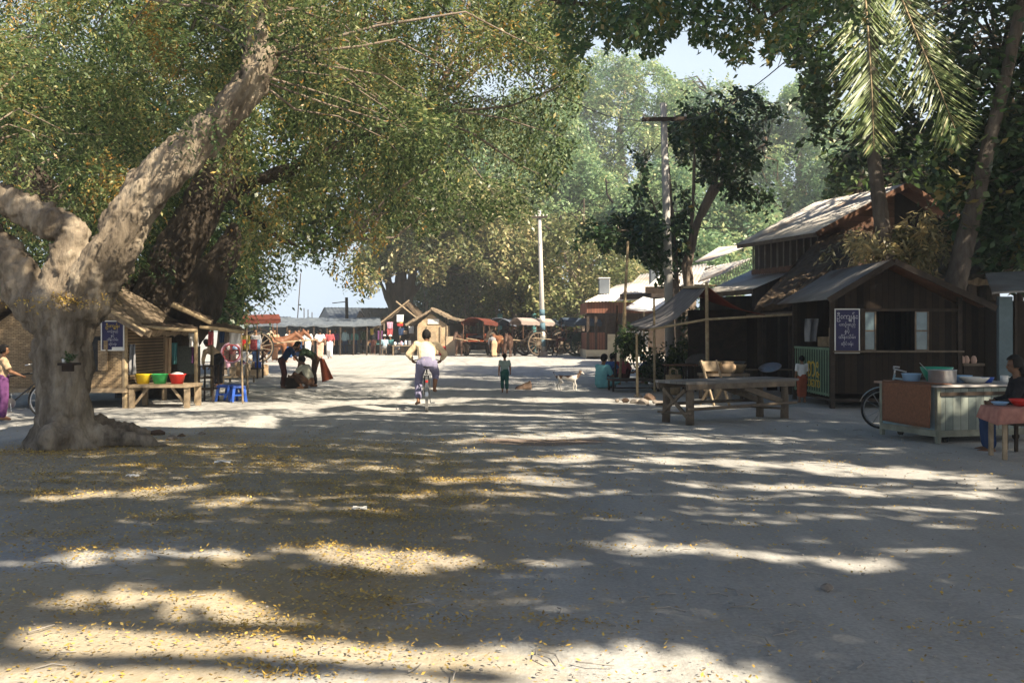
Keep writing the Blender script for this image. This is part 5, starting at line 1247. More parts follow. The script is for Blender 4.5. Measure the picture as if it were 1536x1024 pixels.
# pink clothed table and what stands on it
pt = thing('small_table','small table under a pink cloth at the right edge','table',V(P(1530,0,12.6).x,12.6,0),R(-6))
MB().box((0,0,.60),(.62,.55,.03)).build('tabletop',M['wood_pale'],pt)
for x in (-.27,.27):
    for y in (-.23,.23): MB().box((x,y,.29),(.05,.05,.59)).build('leg',M['wood_pale'],pt)
tc_ = thing('tablecloth','pink checked cloth draped over the small right edge table','tablecloth',pt.location,R(-6))
MB().sheet(V(-.36,-.32,.632),V(.36,-.32,.632),V(.36,.32,.632),V(-.36,.32,.632),18,16,.008,lambda u,v,n: V(0,0,-.0 if .08<u<.92 and .08<v<.92 else 0)).sheet(V(-.36,-.325,.64),V(.36,-.325,.64),V(.38,-.36,.50),V(-.40,-.36,.44),18,5,.008,lambda u,v,n: n*.03*math.sin(u*17)*v).sheet(V(-.365,.32,.64),V(-.365,-.32,.64),V(-.42,-.34,.44),V(-.42,.33,.48),16,5,.008,lambda u,v,n: n*.03*math.sin(u*14)*v).build('cloth',M['pink_cloth'],tc_,smooth=True)
pot_('plastic_basin','red plastic basin on the pink clothed table','basin',V(P(1531,0,12.6).x+.02,12.62,.645),BOWL(.15,.09),'pl_red')
pot_('enamel_bowl','pale blue dish on the pink clothed table','dish',V(P(1507,0,12.6).x,12.72,.645),BOWL(.11,.05),'pl_ltblue')
sx = thing('wooden_stool','low stool under the dark clothed person at the right edge','stool',P(1527,680,13.3)*1,0); sx.location.z = 0
MB().box((.04,-.02,.365),(.34,.34,.04)).build('seat',M['wood_dark'],sx)
for x in (-.1,.18):
    for y in (-.15,.12): MB().box((x,y,.175),(.04,.04,.345)).build('leg',M['wood_dark'],sx)
# ------------------------------------------------------------------ pavilion on the right, beyond the tarp stall
YV = 57
pv = thing('tin_roofed_pavilion','open restaurant pavilion with pale tin roof and brown fascia boards','pavilion',V(6,YV,0))
tin_sheet(P(876,453,YV),P(1040,447,YV),P(1040,405,YV+7),P(925,428,YV+7),.2,.02).build('roof',M['tin_bright'],pv,True,True)
x0,x1 = P(880,0,YV+.4).x, P(1040,0,YV+.4).x
MB().box(((x0+x1)/2,YV+.35,2.93),(x1-x0,.06,.62)).build('fascia',M['plank_red'],pv,True)
MB().box((x0+.03,YV+3.2,2.93),(.06,5.6,.62)).build('fascia',M['plank_red'],pv,True)
for u in (882,894,910,930,960,1000): MB().box((P(u,0,YV+.5).x,YV+.55,1.3),(.16,.16,2.6)).build('post',M['wood_dark'],pv,True)
a,b = P(880,0,YV+.5).x,P(913,0,YV+.5).x
MB().box(((a+b)/2,YV+.52,1.0),(b-a,.08,1.0)).build('balustrade',M['plank_red'],pv,True); MB().box(((a+b)/2,YV+.5,.25),(b-a+.1,.2,.5)).build('plinth',M['cream'],pv,True)
MB().box((a+.05,YV+3.2,1.0),(.08,5.2,1.0)).build('balustrade',M['plank_red'],pv,True); MB().box((a+.05,YV+3.2,.25),(.2,5.2,.5)).build('plinth',M['cream'],pv,True)
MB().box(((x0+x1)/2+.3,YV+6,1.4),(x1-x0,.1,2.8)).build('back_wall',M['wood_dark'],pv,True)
MB().box(((x0+x1)/2,YV+3.2,.06),(x1-x0,5.6,.1)).build('floor',M['concrete'],pv,True)
tin_sheet(P(930,443,YV-3),P(1050,440,YV-4),P(1060,395,YV+2),P(960,412,YV+2),.2,.02).build('upper_roof',M['tin_bright'],pv,True,True)
MB().beam(P(930,445,YV-3),P(1050,442,YV-4),.06,.3).build('fascia',M['wood_dark'],pv,True)
tin_sheet(P(968,432,46),P(1062,430,45),P(1072,398,49),P(1000,404,50),.2,.02).build('upper_roof',M['tin_bright'],pv,True,True)
MB().beam(P(968,435,46),P(1062,433,45),.06,.3).build('fascia',M['wood_dark'],pv,True)
for u,v0,v1,Y,w,lab in ((985,395,432,53,.72,'larger tank box standing on the pavilion roof'),(906,418,441,60,.62,'smaller grey tank box low on the pavilion roof')):
    t = thing('water_tank',lab,'tank',P(u,v1,Y)); h = (v1-v0)/F*Y
    MB().box((0,0,h/2),(w,w,h)).build('body',M['tin_blue'],t,bevel=.02); MB().box((0,0,h+.03),(w*1.12,w*1.12,.06)).build('lid',M['white_wash'],t); MB().box((w/2+.011,0,h/2),(.02,w*.9,h*.9)).build('white_side',M['white_wash'],t)
    MB().box((0,0,-.25),(w*.9,w*.9,.5)).build('base',M['wood_dark'],t)
wb = thing('partition_wall','cream plastered low wall with white panel before the pavilion','wall',V(P(925,0,47).x,47,0))
MB().box((0,0,.72),(.85,.14,1.44)).build('wall',M['cream'],wb); MB().box((.95,.12,.85),(1.1,.08,1.5)).build('white_panel',M['white_wash'],wb)
aw = thing('awning','small white cloth awning beside the tall bamboo pole','awning',V(P(965,0,44).x,44,0))
MB().sheet(P(936,463,43),P(1000,463,43),P(1003,444,46),P(965,445,46),10,6,.02,lambda u,v,n: V(0,0,-.12*math.sin(math.pi*u))).build('cloth',M['c_white_c'],aw,True,True)
for u,Y in ((938,43),(1000,43),(966,46)):
    p = P(u,455,Y); MB().tube([V(p.x,p.y,0),p],.04,7).build('post',M['bamboo'],aw,True)
# dark goods and people in the pavilion shade
for i,(u,Y,sh,lab) in enumerate(((942,50,'c_white_c','person in white standing in the shade by the white panel'),(955,52,'c_grey_c','person in grey standing behind the white panel'),(968,51,'c_red_c','person in red standing in the pavilion shade'))):
    figure('person',lab,V(P(u,0,Y).x,Y,0),R(180+30*i),pose(),shirt=sh,lower='c_navy',vox=.03)
# ------------------------------------------------------------------ horse carts
def horse_cart(label, loc, rz, hood, body='c_brick', paint='wood_dark', wheel_m='wood_grey', tilt=0):
    t = thing('horse_cart',label,'horse cart',loc,rz,'horse carts waiting at the back of the square')   # drives along +Y
    r = .70
    for x in (-.78,.78): lathe_wheel(t,(x,0,r),r,tw=.06,n_sp=14,tyre='black',rim=wheel_m,hub=.10,sp_r=.02,rim_w=.05)
    MB().tube([V(-.78,0,r),V(.78,0,r)],.035,8).build('axle',M['wood_dark'],t)
    b = MB(); b.box((0,-.1,.86),(1.12,1.9,.07))
    for x in (-.55,.55): b.box((x,-.25,1.08),(.04,1.55,.38))
    b.box((0,-1.03,1.02),(1.06,.04,.26)); b.build('body',M[body],t)
    MB().box((0,-.55,1.12),(1.02,.5,.12)).box((0,.25,1.08),(1.02,.4,.12)).build('seat',M['c_black_c'],t,bevel=.03)
    for x in (-.78,.78):
        g = MB(); rr = r+.10
        pts = [V(x,rr*math.cos(R(d)),r+rr*math.sin(R(d))) for d in range(25,150,10)]
        for p,q in zip(pts[:-1],pts[1:]): g.quad(p+V(-.09,0,0),p+V(.09,0,0),q+V(.09,0,0),q+V(-.09,0,0))
        g.quad(pts[0]+V(-.09,0,0),pts[0]+V(.09,0,0),pts[0]+V(.09,.35,-.16),pts[0]+V(-.09,.35,-.16))
        o = g.build('mudguard',M[paint],t); o.modifiers.new('t','SOLIDIFY').thickness=.025
    n = MB()
    def hp(u,v,nn):
        return V(0,0,.22*math.sin(math.pi*v)*(1) - .10*abs(u-.5)*2 ** 2)
    n.sheet(V(-.66,-1.15,1.88),V(-.66,1.0,1.94),V(.66,1.0,1.94),V(.66,-1.15,1.88),8,10,.03,lambda u,v,nn: V(0,0,.24*math.sin(math.pi*v)))
    h = n.build('hood',M[hood],t,smooth=True)
    v = MB()
    for x in (-.66,.66): v.sheet(V(x,-1.15,1.90),V(x,1.0,1.96),V(x,1.0,1.80),V(x,-1.15,1.72),16,2,.015,lambda a,b_,nn: V(0,0,-.05*abs(math.sin(a*22))*b_))
    v.build('valance',M[hood],t)
    for x in (-.6,.6):
        for y in (-.95,.0,.85): MB().tube([V(x,y,1.0),V(x,y,1.92)],.018,6).build('hood_post',M['wood_red'],t)
    for x in (-.34,.34): MB().tube([V(x,.6,.84),V(x*1.1,1.3,.92),V(x*.9,2.6,1.02)],[.035,.03,.025],7).build('shaft',M['wood_pale'],t)
    MB().box((0,-1.25,.62),(.7,.3,.03)).build('step',M['wood_dark'],t)
    return t
YC = 62
def onsq(u, Y=YC): return V((u-CX)/F*Y,Y,0)
M['hood_white'] = cloth('pale hood cloth',(.36,.30,.27)); M['hood_blue'] = cloth('faded blue hood cloth',(.055,.075,.105)); M['hood_red'] = cloth('red brown hood cloth',(.12,.042,.032)); M['hood_grey'] = cloth('blue grey hood cloth',(.14,.16,.20))
carts = [(719,63,160,'hood_red','c_brick','horse cart with red brown hood at the left of the row'),(752,65,170,'hood_grey','c_brick','horse cart with blue grey hood behind the brown horse'),(797,63.5,118,'hood_white','wood_dark','horse cart with pale white hood left of the banded pole'),
         (833,68,112,'hood_blue','wood_dark','rear horse cart with dark blue hood right of the banded pole'),(868,63,100,'hood_blue','green_paint','horse cart with blue hood and large wheel at the right of the row'),(772,70,150,'hood_blue','wood_dark','horse cart half hidden behind the white hooded one'),(848,72,105,'hood_grey','c_brick','farthest horse cart seen between the two blue hoods'),(383,50,-68,'hood_red','wood_dark','horse cart with dark red hood beyond the left stalls')]
for u,Y,rz,hd_,bd,lab in carts: horse_cart(lab,onsq(u,Y),R(rz),hd_,bd,wheel_m='wood' if u != 868 else 'green_paint').scale = (1.14,1.14,1.12)
def horse(u,Y,rz,m,lab,up=.5,turn=0): return quadruped('horse',lab,'horse',onsq(u,Y),R(rz),1.45,1.28,dict(body=M[m]),'horse',.035,up,turn,'cart horses')[0]
horse(747,62.2,168,'horse_brown','brown cart horse facing the road with its head low',.05); horse(762,61.5,175,'horse_dark','dark cart horse standing right beside the brown one',.15)
horse(822,63.5,118,'horse_dark','dark cart horse standing behind the banded pole',.25); horse(692,63,165,'horse_dark','dark horse standing in the shadow of the white hut',.3)
horse(412,51,-75,'horse_brown','brown cart horse standing beyond the left stalls',.4); horse(428,54,-95,'horse_brown','second brown horse standing behind the stooping man in blue',.55); horse(378,54,-60,'horse_white','pale horse standing behind the dark red hooded cart',.4)
for u,Y,rz,sh,lw,P_,lab in ((412,52.5,180,'c_sand_c','c_brown_c',pose(),'person in tan standing behind the brown cart horse'),(434,57,180,'c_white_c','c_blue_c',pose(),'person in white and blue standing behind the second brown horse'),(384,47,170,'c_grey_c','c_navy',pose(),'person in grey standing by the dark red hooded cart'),(367,45,170,'c_yellow_c','c_white_c',pose(),'person in yellow standing left of the dark red hooded cart'),
                         (741,60.5,20,'c_grey_c','c_sand_c',{**pose(**{**BEND})},'person in pale clothes stooping beside the brown cart horse'),(845,61.5,90,'c_black_c','c_maroon',pose(**SIT),'driver in dark clothes sitting under the blue hood'),(448,59,182,'c_white_c','c_navy',pose(),'person in pale shirt standing left of the white dressed walker')):
    figure('person',lab,onsq(u,Y)+V(0,0,.55 if u==845 else 0),R(rz),P_,shirt=sh,lower=lw,vox=.03)
# ------------------------------------------------------------------ market stalls along the back
YS = 68
ls = thing('market_shelter','long low dark market shelter along the back of the square','shelter',onsq(465,YS))
MB().sheet(onsq(366,YS-2.4)+V(0,0,1.90),onsq(572,YS-2.4)+V(0,0,1.92),onsq(570,YS+4)+V(0,0,2.5),onsq(366,YS+4)+V(0,0,2.5),40,8,.08,lambda u,v,n: V(0,0,random.uniform(-.05,.05)-.05*abs(math.sin(u*19)))).build('roof',M['tin_blue'],ls,True)
for i in range(11): MB().tube([onsq(370+20*i,YS-2.3),onsq(370+20*i,YS-2.3)+V(.03,0,1.95)],.06,6).build('post',M['wood_dark'],ls,True)
MB().box((onsq(470,YS+4).x,YS+4,1.15),(9.8,.06,2.3)).build('back_wall',M['tin_blue'],ls,True)
for i in range(6):
    a,b = onsq(452+22*i,YS+.4).x, onsq(470+22*i,YS+.4).x
    t = bench(('first','second','third','fourth','fifth','sixth')[i]+' dark low display bench from the left under the long shelter',452+22*i,470+22*i,0,YS+.3,.55+.06*(i%2),'wood_dark',.8)
    goods(t,b-a,.58+.06*(i%2),6,['c_navy','c_teal_c','c_grey_c','c_dkgreen','c_sand_c'],['basket','bundle','jar'],'small dim ware on a display bench under the long shelter',(.15,.4),'wares under the long shelter')
mk = [('cloth','light blue shirt hanging at the front of the long shelter',517,498,511,68.0,7,'c_sky'),('cloth','greenish cloth hanging mid way along the long shelter',531,500,509,68.0,7,'c_teal_c'),('cloth','navy cloth hanging near the horses under the shelter',458,497,512,68.0,9,'c_navy'),('cloth','grey cloth hanging under the left part of the shelter',443,496,516,68.0,14,'c_grey_c'),
      ('cloth','dark green cloth hanging beside the greenish cloth',545,497,508,68.0,8,'c_dkgreen'),('cloth','mauve cloth hanging near the open thatched stall',570,496,510,68.0,8,'c_mauve'),('cloth','yellowish cloth hanging at the right end of the shelter',558,493,502,67.4,5,'c_yellow_c')]
for a in mk: hang(*a[:2],'cloth',*a[2:])
# big grey roofed building and pale thatch house behind
gb = thing('grey_barn','long building with grey tin roof behind the market shelter','building',onsq(530,84))
a,b,c,d = P(502,490,82),P(610,490,82),P(600,462,88),P(486,461,88)
tin_sheet(a,b,c,d,.3,.02).build('roof',M['tin_blue'],gb,True,True)
MB().prism([V(d.x,d.y-.1,0),V(a.x,a.y,0),V(a.x,a.y,a.z),V(d.x,d.y-.1,d.z-.05),V(P(475,483,93).x,93,P(0,483,93).z),V(P(475,483,93).x,93,0)],(.1,0,0)) if False else None
e = P(474,484,93)
g = MB(); g.v += [tuple(V(a.x+.2,a.y+.2,0)),tuple(V(e.x+.2,e.y,0)),tuple(V(e.x+.2,e.y,e.z)),tuple(d+V(.2,0,-.1)),tuple(a+V(.2,.2,-.05))]; g.f.append((0,1,2,3,4)); o = g.build('gable',M['tin_blue'],gb,True); o.modifiers.new('t','SOLIDIFY').thickness=.12
tin_sheet(d,c,P(592,484,93),e,.3,.02).build('roof',M['tin_blue'],gb,True,True)
MB().box((P(556,0,82.3).x,82.4,a.z/2-.05),(b.x-a.x,.1,a.z-.1)).build('wall',M['tin_blue'],gb,True)
ph_ = thing('thatched_house','small house with sunlit pale thatch and dark gable in the market row','house',onsq(555,75))
MB().sheet(P(556,489,74),P(592,487,74),P(583,464,77),P(541,465,77),14,8,.15,lambda u,v,n: V(0,0,random.uniform(-.05,.05))).build('roof',M['thatch_pale'],ph_,True)
g = MB(); g.v += [tuple(P(556,489,74.1)),tuple(P(532,485,79)),tuple(P(541,466,77))]; g.f.append((0,1,2)); o = g.build('gable',M['thatch'],ph_,True); o.modifiers.new('t','SOLIDIFY').thickness=.1
p0,p1 = P(556,0,74.2),P(532,0,79); g = MB(); g.quad(V(p0.x,p0.y,0),V(p1.x,p1.y,0),P(532,486,79),P(556,490,74.2)); o = g.build('wall',M['weave'],ph_,True); o.modifiers.new('t','SOLIDIFY').thickness=.1
MB().box((P(574,0,74.4).x,74.5,.95),(1.9,.08,1.9)).build('wall',M['weave'],ph_,True)
MB().sheet(P(536,496,70.5),P(575,494,70.5),P(575,487,73.5),P(545,488,73.5),8,5,.06).build('lower_roof',M['thatch'],ph_,True)
# dim roofs and masts at far left
db = thing('dim_house','dim long roof far behind the left horse carts','house',onsq(410,92))
tin_sheet(P(372,497,90),P(450,497,90),P(436,475,95),P(372,474,95),.35,.03).build('roof',M['tin_blue'],db,True,True); MB().box((P(410,0,91).x,91,.75),(4.4,.1,1.6)).build('wall',M['wood_dark'],db,True)
for i,(u,v,lab) in enumerate(((446,410,'tallest thin mast standing against the pale sky gap'),(456,462,'thin mast right of the tallest one'),(462,464,'third thin mast in the sky gap'),(468,468,'shortest thin mast beside the grey gable'))):
    pole('mast',lab,onsq(u-3 if i==0 else u,96),P(u+ (5 if i==0 else 0),v,96),.05,'wood_dark','mast')
t = thing('utility_pole','dark thin service pole before the grey tin roof','utility pole',onsq(521,73)); z = P(0,446,73).z
MB().tube([V(0,0,0),V(-.06,0,z)],[.14,.11],8).build('shaft',M['wood_dark'],t); MB().beam(V(-1.1,0,z-.42),V(.05,0,z-.3),.05,.06).build('crossarm',M['wood_dark'],t)
# open thatched stall full of bright goods
os_ = thing('thatched_stall','steep thatched stall with crossed gable poles full of bright goods','stall',onsq(590,69))
for a,b in ((P(607,456,68),P(556,494,68)),(P(607,456,68),P(628,478,68))):
    MB().sheet(a,b,b+V(.2,3.2,0),a+V(.2,3.2,0),12,8,.18,lambda u,v,n: V(0,0,random.uniform(-.06,.06))).build('roof',M['thatch'],os_,True)
MB().tube([P(556,496,67.9),P(614,450,67.9)],.06,6).tube([P(630,481,67.9),P(594,452,67.9)],.06,6).build('gable_pole',M['wood_pale'],os_,True)
for u in (576,600,624): MB().tube([onsq(u,68.2),onsq(u,68.2)+V(0,0,2.2)],.06,6).build('post',M['wood'],os_,True)
MB().box((onsq(600,71).x,71.2,1.3),(2.6,.06,2.6)).build('back_wall',M['plank_dark'],os_,True)
for a in (('pink cloth hanging upper left in the open thatched stall',585,483,493,67.7,9,'c_pink_c'),('mauve pink cloth hanging lower left in the open thatched stall',585,493,503,67.7,9,'c_rose'),('white cloth hanging high in the open thatched stall',600,472,483,67.7,11,'c_white_c'),('yellow cloth hanging below the high white one',600,481,486,68.0,8,'c_yellow_c'),('red cloth strip hanging in the middle of the open thatched stall',600,485,489,67.7,10,'c_red_c'),
          ('white shirt hanging at the right of the open thatched stall',617,488,500,68.0,8,'c_white_c'),('navy shirt hanging in the middle of the open thatched stall',602,492,503,67.7,9,'c_navy'),('orange cloth hanging low in the open thatched stall',608,496,501,67.5,6,'c_sand_c')): hang('cloth',a[0],'cloth',*a[1:])
t = bench('pale framed bench heaped with wares before the open thatched stall',589,622,0,65.5,.62,'wood_pale',.9); goods(t,1.35,.64,9,['c_white_c','c_navy','c_grey_c','c_pink_c','pl_ltblue'],['bundle','box','jar'],'small bright ware on the pale framed bench',(.12,.32),'wares on the pale framed bench')
for u,Y,rz,sh,lw,P_,hd_,lab in ((577,66,20,'c_sky','c_grey_c',pose(**SIT),'white','person in pale blue shirt and white cap sitting on a stool by the stalls'),(518,68.2,175,'c_sky','c_navy',pose(),None,'person in light blue standing in the shelter shade'),(532,68.2,170,'c_teal_c','c_navy',pose(),None,'person in teal standing in the shelter shade'),(547,68.2,190,'c_dkgreen','c_black_c',pose(),None,'person in dark green standing in the shelter shade'),
                             (560,68.2,160,'c_black_c','c_maroon',pose(),None,'person in black standing beside the seated white cap'),(586,66.3,150,'c_teal_c','c_black_c',pose(**SIT),'white','person in dark clothes with pale hat sitting behind the white cap'),(594,66.6,190,'c_white_c','c_grey_c',pose(**SQUAT),None,'person in white squatting behind the pale framed bench'),(478,68.2,175,'c_navy','c_black_c',pose(),None,'person in navy standing in shade behind the walkers'),(503,68.2,180,'c_mauve','c_black_c',pose(),None,'person in mauve standing in shade right of the walkers')):
    t = figure('person',lab,onsq(u,Y),R(rz),P_,shirt=sh,lower=lw,hat=hd_,vox=.03)
for u,Y,lab in ((577,66,'plain stool under the white capped person'),(586,66.3,'plain stool under the pale hatted person')):
    t = thing('wooden_stool',lab,'stool',onsq(u,Y)); MB().box((0,0,.37),(.32,.32,.05)).build('seat',M['wood'],t)
    for x in (-.12,.12):
        for y in (-.12,.12): MB().box((x,y,.175),(.05,.05,.345)).build('leg',M['wood'],t)
# pale board hut
wh = thing('board_hut','pale board hut with thatched gable standing in full sun at the back','hut',onsq(652,65))
xa,xb = onsq(627,65).x, onsq(671,65).x; zE = P(0,484,65).z; zR = P(0,469,65).z; xm = onsq(646,65).x
MB().prism([V(xa,65,0),V(xb,65,0),V(xb,65,zE-.15),V(xm,65,zR-.05),V(xa,65,zE-.1)],(0,.08,0)).build('wall',M['weave_pale'],wh,True)
MB().box((xb-.04,66.4,(zE-.2)/2),(.08,2.6,zE-.2)).build('wall',M['weave_pale'],wh,True); MB().box((xa+.04,66.4,(zE-.2)/2),(.08,2.6,zE-.2)).build('wall',M['weave_pale'],wh,True)
for a,b in ((P(645,464,64.6),P(607,486,64.6)),(P(645,464,64.6),P(672,478,64.6)),(P(672,478,64.59),P(702,485,64.6))):
    MB().sheet(a,b,b+V(.15,3.6,0),a+V(.15,3.6,0),12,8,.14,lambda u,v,n: V(0,0,random.uniform(-.05,.05))).build('roof',M['thatch_pale'],wh,True)
MB().box((onsq(650,64.9).x,64.96,zE+.08),(.75,.05,.32)).build('pale_panel',M['white_wash'],wh,True)
MB().box((onsq(647,64.9).x,64.955,.78),(.62,.06,1.5)).build('door',M['wood_pale'],wh,True)
for u in (627,641,661,671): MB().box((onsq(u,64.95).x,64.95,zE/2-.1),(.09,.09,zE-.22)).build('post',M['wood_pale'],wh,True)
MB().tube([onsq(699,64.8),onsq(699,64.8)+V(0,0,P(0,486,64.8).z)],.07,6).build('post',M['wood_dark'],wh,True)
MB().box((onsq(686,68).x,68,1.05),(1.6,.06,2.1)).build('back_wall',M['wood_dark'],wh,True)
t = tag(MB().box((0,0,.62),(.58,.05,1.24),rx=R(-6)).build('plywood_sheet',M['board'],None),'grey brown board leaning by the lean-to of the pale hut','board'); t.location = onsq(676,64)
t = tag(MB().box((0,0,.3),(.5,.4,.6)).build('crate',M['c_red_c'],None,bevel=.02),'dark red crate beside the pale board hut','crate'); t.location = onsq(665,64.2)
# ------------------------------------------------------------------ pale hills on the far bank
hm = MB(); nx = 60
for i in range(nx+1):
    x = -700+1400*i/nx; h = 14+7*math.sin(i*.5)+4*math.sin(i*1.3+1)
    hm.v += [(x,1150,-1),(x,1220,h),(x,1320,-1)]
for i in range(nx):
    a = i*3
    for k in (0,1): hm.f.append((a+k,a+3+k,a+4+k,a+1+k))
o = hm.build('hills',mat('hazy hills',(.16,.20,.19),(.12,.16,.15),.01,1,0),None,smooth=True); tag(o,'low pale hills on the far river bank',None,None,'structure')
YT = 13.7
Sn = np.array(S)
SUNNY = []      # things that stand in the sun: (a, b, radius, share of leaves kept clear of their light)
def sunny(a, b, r, pr): SUNNY.append((np.array(a),np.array(b),r,pr))
sunny(P(150,410,YT), P(300,205,YT), .7, .96); sunny(P(300,205,YT), P(395,100,YT), .5, .85); sunny(P(120,380,YT), P(0,310,YT), .4, .6); sunny(P(40,430,YT), P(-20,370,YT), .35, .5)
sunny(P(165,570,20.6), P(165,530,20.6), .5, .5); sunny(P(180,610,20.6), P(380,600,21.5), .9, .9)
sunny(P(640,520,19.9), P(640,550,19.9), .42, 1.0)
sunny(P(1150,360,36), P(1290,312,32), 2.9, .975); sunny(P(1308,30,23.5), P(1308,210,23.5), 1.0, .9); sunny(P(1370,50,23.5), P(1440,205,23.5), 1.0, .9)
sunny(P(1440,150,24), P(1500,230,24.5), .9, .6); sunny(P(1400,300,24), P(1470,330,24), .6, .6); sunny(P(1160,150,29), P(1200,60,29), .5, .5)
sunny(P(1290,360,25), P(1410,350,25), .8, .6); sunny(P(1440,410,24), P(1482,220,24), .3, .5); sunny(P(950,460,26), P(1040,435,28), 1.0, .5)
sunny(P(1415,600,14.2), P(1470,585,14.3), .22, .9); sunny(P(1060,565,21), P(1100,560,21), .35, .9); sunny(P(900,445,60), P(1000,430,60), 3, .9); sunny(P(1075,425,33), P(1195,405,34), 1.3, .98); sunny(P(1060,382,43), P(1128,368,41), 1.2, .96); sunny(P(930,440,58), P(1040,425,58), 3.5, .96); sunny(P(1050,415,38), P(1120,395,38), 1.2, .97)
sunny(P(1000,200,32), P(1004,420,32), .3, .6)
sunny(P(1200,60,29), P(1330,160,29), 1.6, .35); sunny(P(1420,120,25), P(1520,260,25), 1.6, .4); sunny(P(1060,180,33), P(1160,240,33), 1.6, .35)
def clear_of_sunny(c):
    keep = np.ones(len(c), bool); r = rng.random(len(c))
    for a, b, rad, pr in SUNNY:
        ab = b-a; w = c-a; n = np.cross(ab, Sn)          # distance between the light ray through the leaf and the segment
        nn = np.linalg.norm(n)
        # minimise |w - t ab - s S|
        A11 = ab@ab; A12 = ab@Sn; den = A11 - A12*A12 + 1e-9
        wa = w@ab; ws = w@Sn
        t = np.clip((wa - ws*A12)/den, 0, 1); s = ws - t*A12
        d = np.linalg.norm(w - t[:,None]*ab - s[:,None]*Sn, axis=1)
        keep &= ~((d < rad) & (s > 0) & (r < pr))
    return keep
# ------------------------------------------------------------------ trees
def px(pts, Y):      # [(u, v, width in pixels)] -> points and radii at depth Y
    return [P(u,v,Y) for u,v,w in pts], [w*.5/F*Y for u,v,w in pts]
t1 = thing('rain_tree', 'huge old tree with pale leaning limb at the left edge of the road', 'tree', G(97,670))
A = px([(118,462,74),(165,390,72),(213,295,63),(288,216,57),(345,165,50),(383,115,46),(402,84,35)], YT)
B = px([(62,462,68),(15,400,59),(-40,330,53),(-120,250,48)], YT)
Cc = px([(88,440,57),(104,385,50),(112,350,48),(96,338,46),(50,322,46),(0,300,44),(-70,265,41)], YT)
tr = px([(95,688,121),(95,655,90),(97,610,76),(98,560,73),(97,505,79),(92,466,97)], YT)
r1 = px([(128,650,48),(165,655,33),(205,661,20),(250,668,8)], 13.75); r2 = px([(60,655,41),(38,672,21),(15,685,8)], 13.6)
up = px([(383,118,44),(385,60,36),(390,-20,32),(402,-130,26)], YT+.1)
up2 = px([(395,95,26),(440,45,17),(500,5,13),(560,-50,10)], YT+.3)
bare1 = px([(500,0,10),(590,40,8),(690,75,5),(760,100,3)], YT-1.2)
r3 = px([(110,655,44),(135,672,26),(165,684,10)],13.45); r4 = px([(80,655,46),(72,680,24),(60,696,10)],13.3); r5 = px([(140,640,40),(190,645,22),(225,650,10)],14.1)
to = trunk(t1, [tr,A,B,Cc,r1,r2,r3,r4,r5,up], 'bark', .036, ((.17,.55),(.09,.16),(.035,.06)))
def fissures(me, amp):
    from mathutils import noise
    n = len(me.vertices); co = np.empty(n*3,np.float32); no = np.empty(n*3,np.float32)
    me.vertices.foreach_get('co',co); me.vertices.foreach_get('normal',no); co = co.reshape(-1,3); no = no.reshape(-1,3)
    out = co.copy()
    for i in range(n):
        x,y,z = co[i]; x = x - .55*max(0,z-2.2)                      # follow the lean of the limb
        f = noise.noise(Vector((x*7,y*7,z*1.3))); g = noise.noise(Vector((x*17,y*17,z*3.5)))
        out[i] += no[i]*amp*(.35+.65*min(1,max(0,(z-.15)/.7)))*(1.2*(abs(f)-.22) + .5*(abs(g)-.2))
    me.vertices.foreach_set('co', out.ravel()); me.update()
fissures(to.data, .085)
M1 = ((-100,-130),(900,-130),(885,60),(850,120),(790,95),(720,130),(640,225),(560,195),(470,150),(420,175),(330,135),(270,185),(230,225),(150,265),(60,255),(-100,285))
sk1 = densify(A[0][2:]+up[0]) + densify(Cc[0]) + densify(B[0])
c1 = clumps_in(M1, 14.6, 19, 135, 18)
crown(t1, c1, .68, 60, 13, .52, .037, .098, 'leaf_near', .35, .48, .19, M1, clear_of_sunny, jitter=.4)
twigs(t1, sk1, c1, .85, .024, 'bark_grey')
cf = np.vstack([clumps_in(((250,120),(330,120),(330,190),(270,210)), 11.8, 13.0, 2), clumps_in(((340,-90),(570,-90),(540,20),(470,55),(400,30),(345,20)), 12.2, 13.1, 20)])
crown(t1, cf, .4, 16, 16, .45, .028, .08, 'leaf_near', .6, .5, .16, None, name='crown_spray')
# leaves lying in the fork
lf = rng.normal(0,1,(900,3))*np.array([.25,.16,.05]) + np.array(P(95,452,13.55)); lf2 = np.array([P(u,v,13.45+rng.normal(0,.1)) for u,v in zip(rng.uniform(128,190,500), rng.uniform(330,440,500))])
lf2[:,0] -= 0
a = np.vstack([lf]); p_,l_,s_ = leaf_arrays(a, rng.normal(0,1,(len(a),3)), 2, .06, .022, .05, .2)
o = link('fork_litter', leaf_mesh(p_,l_,s_, rng.uniform(.3,1,len(p_))), M['litter'], t1, True); o['kind'] = 'stuff'

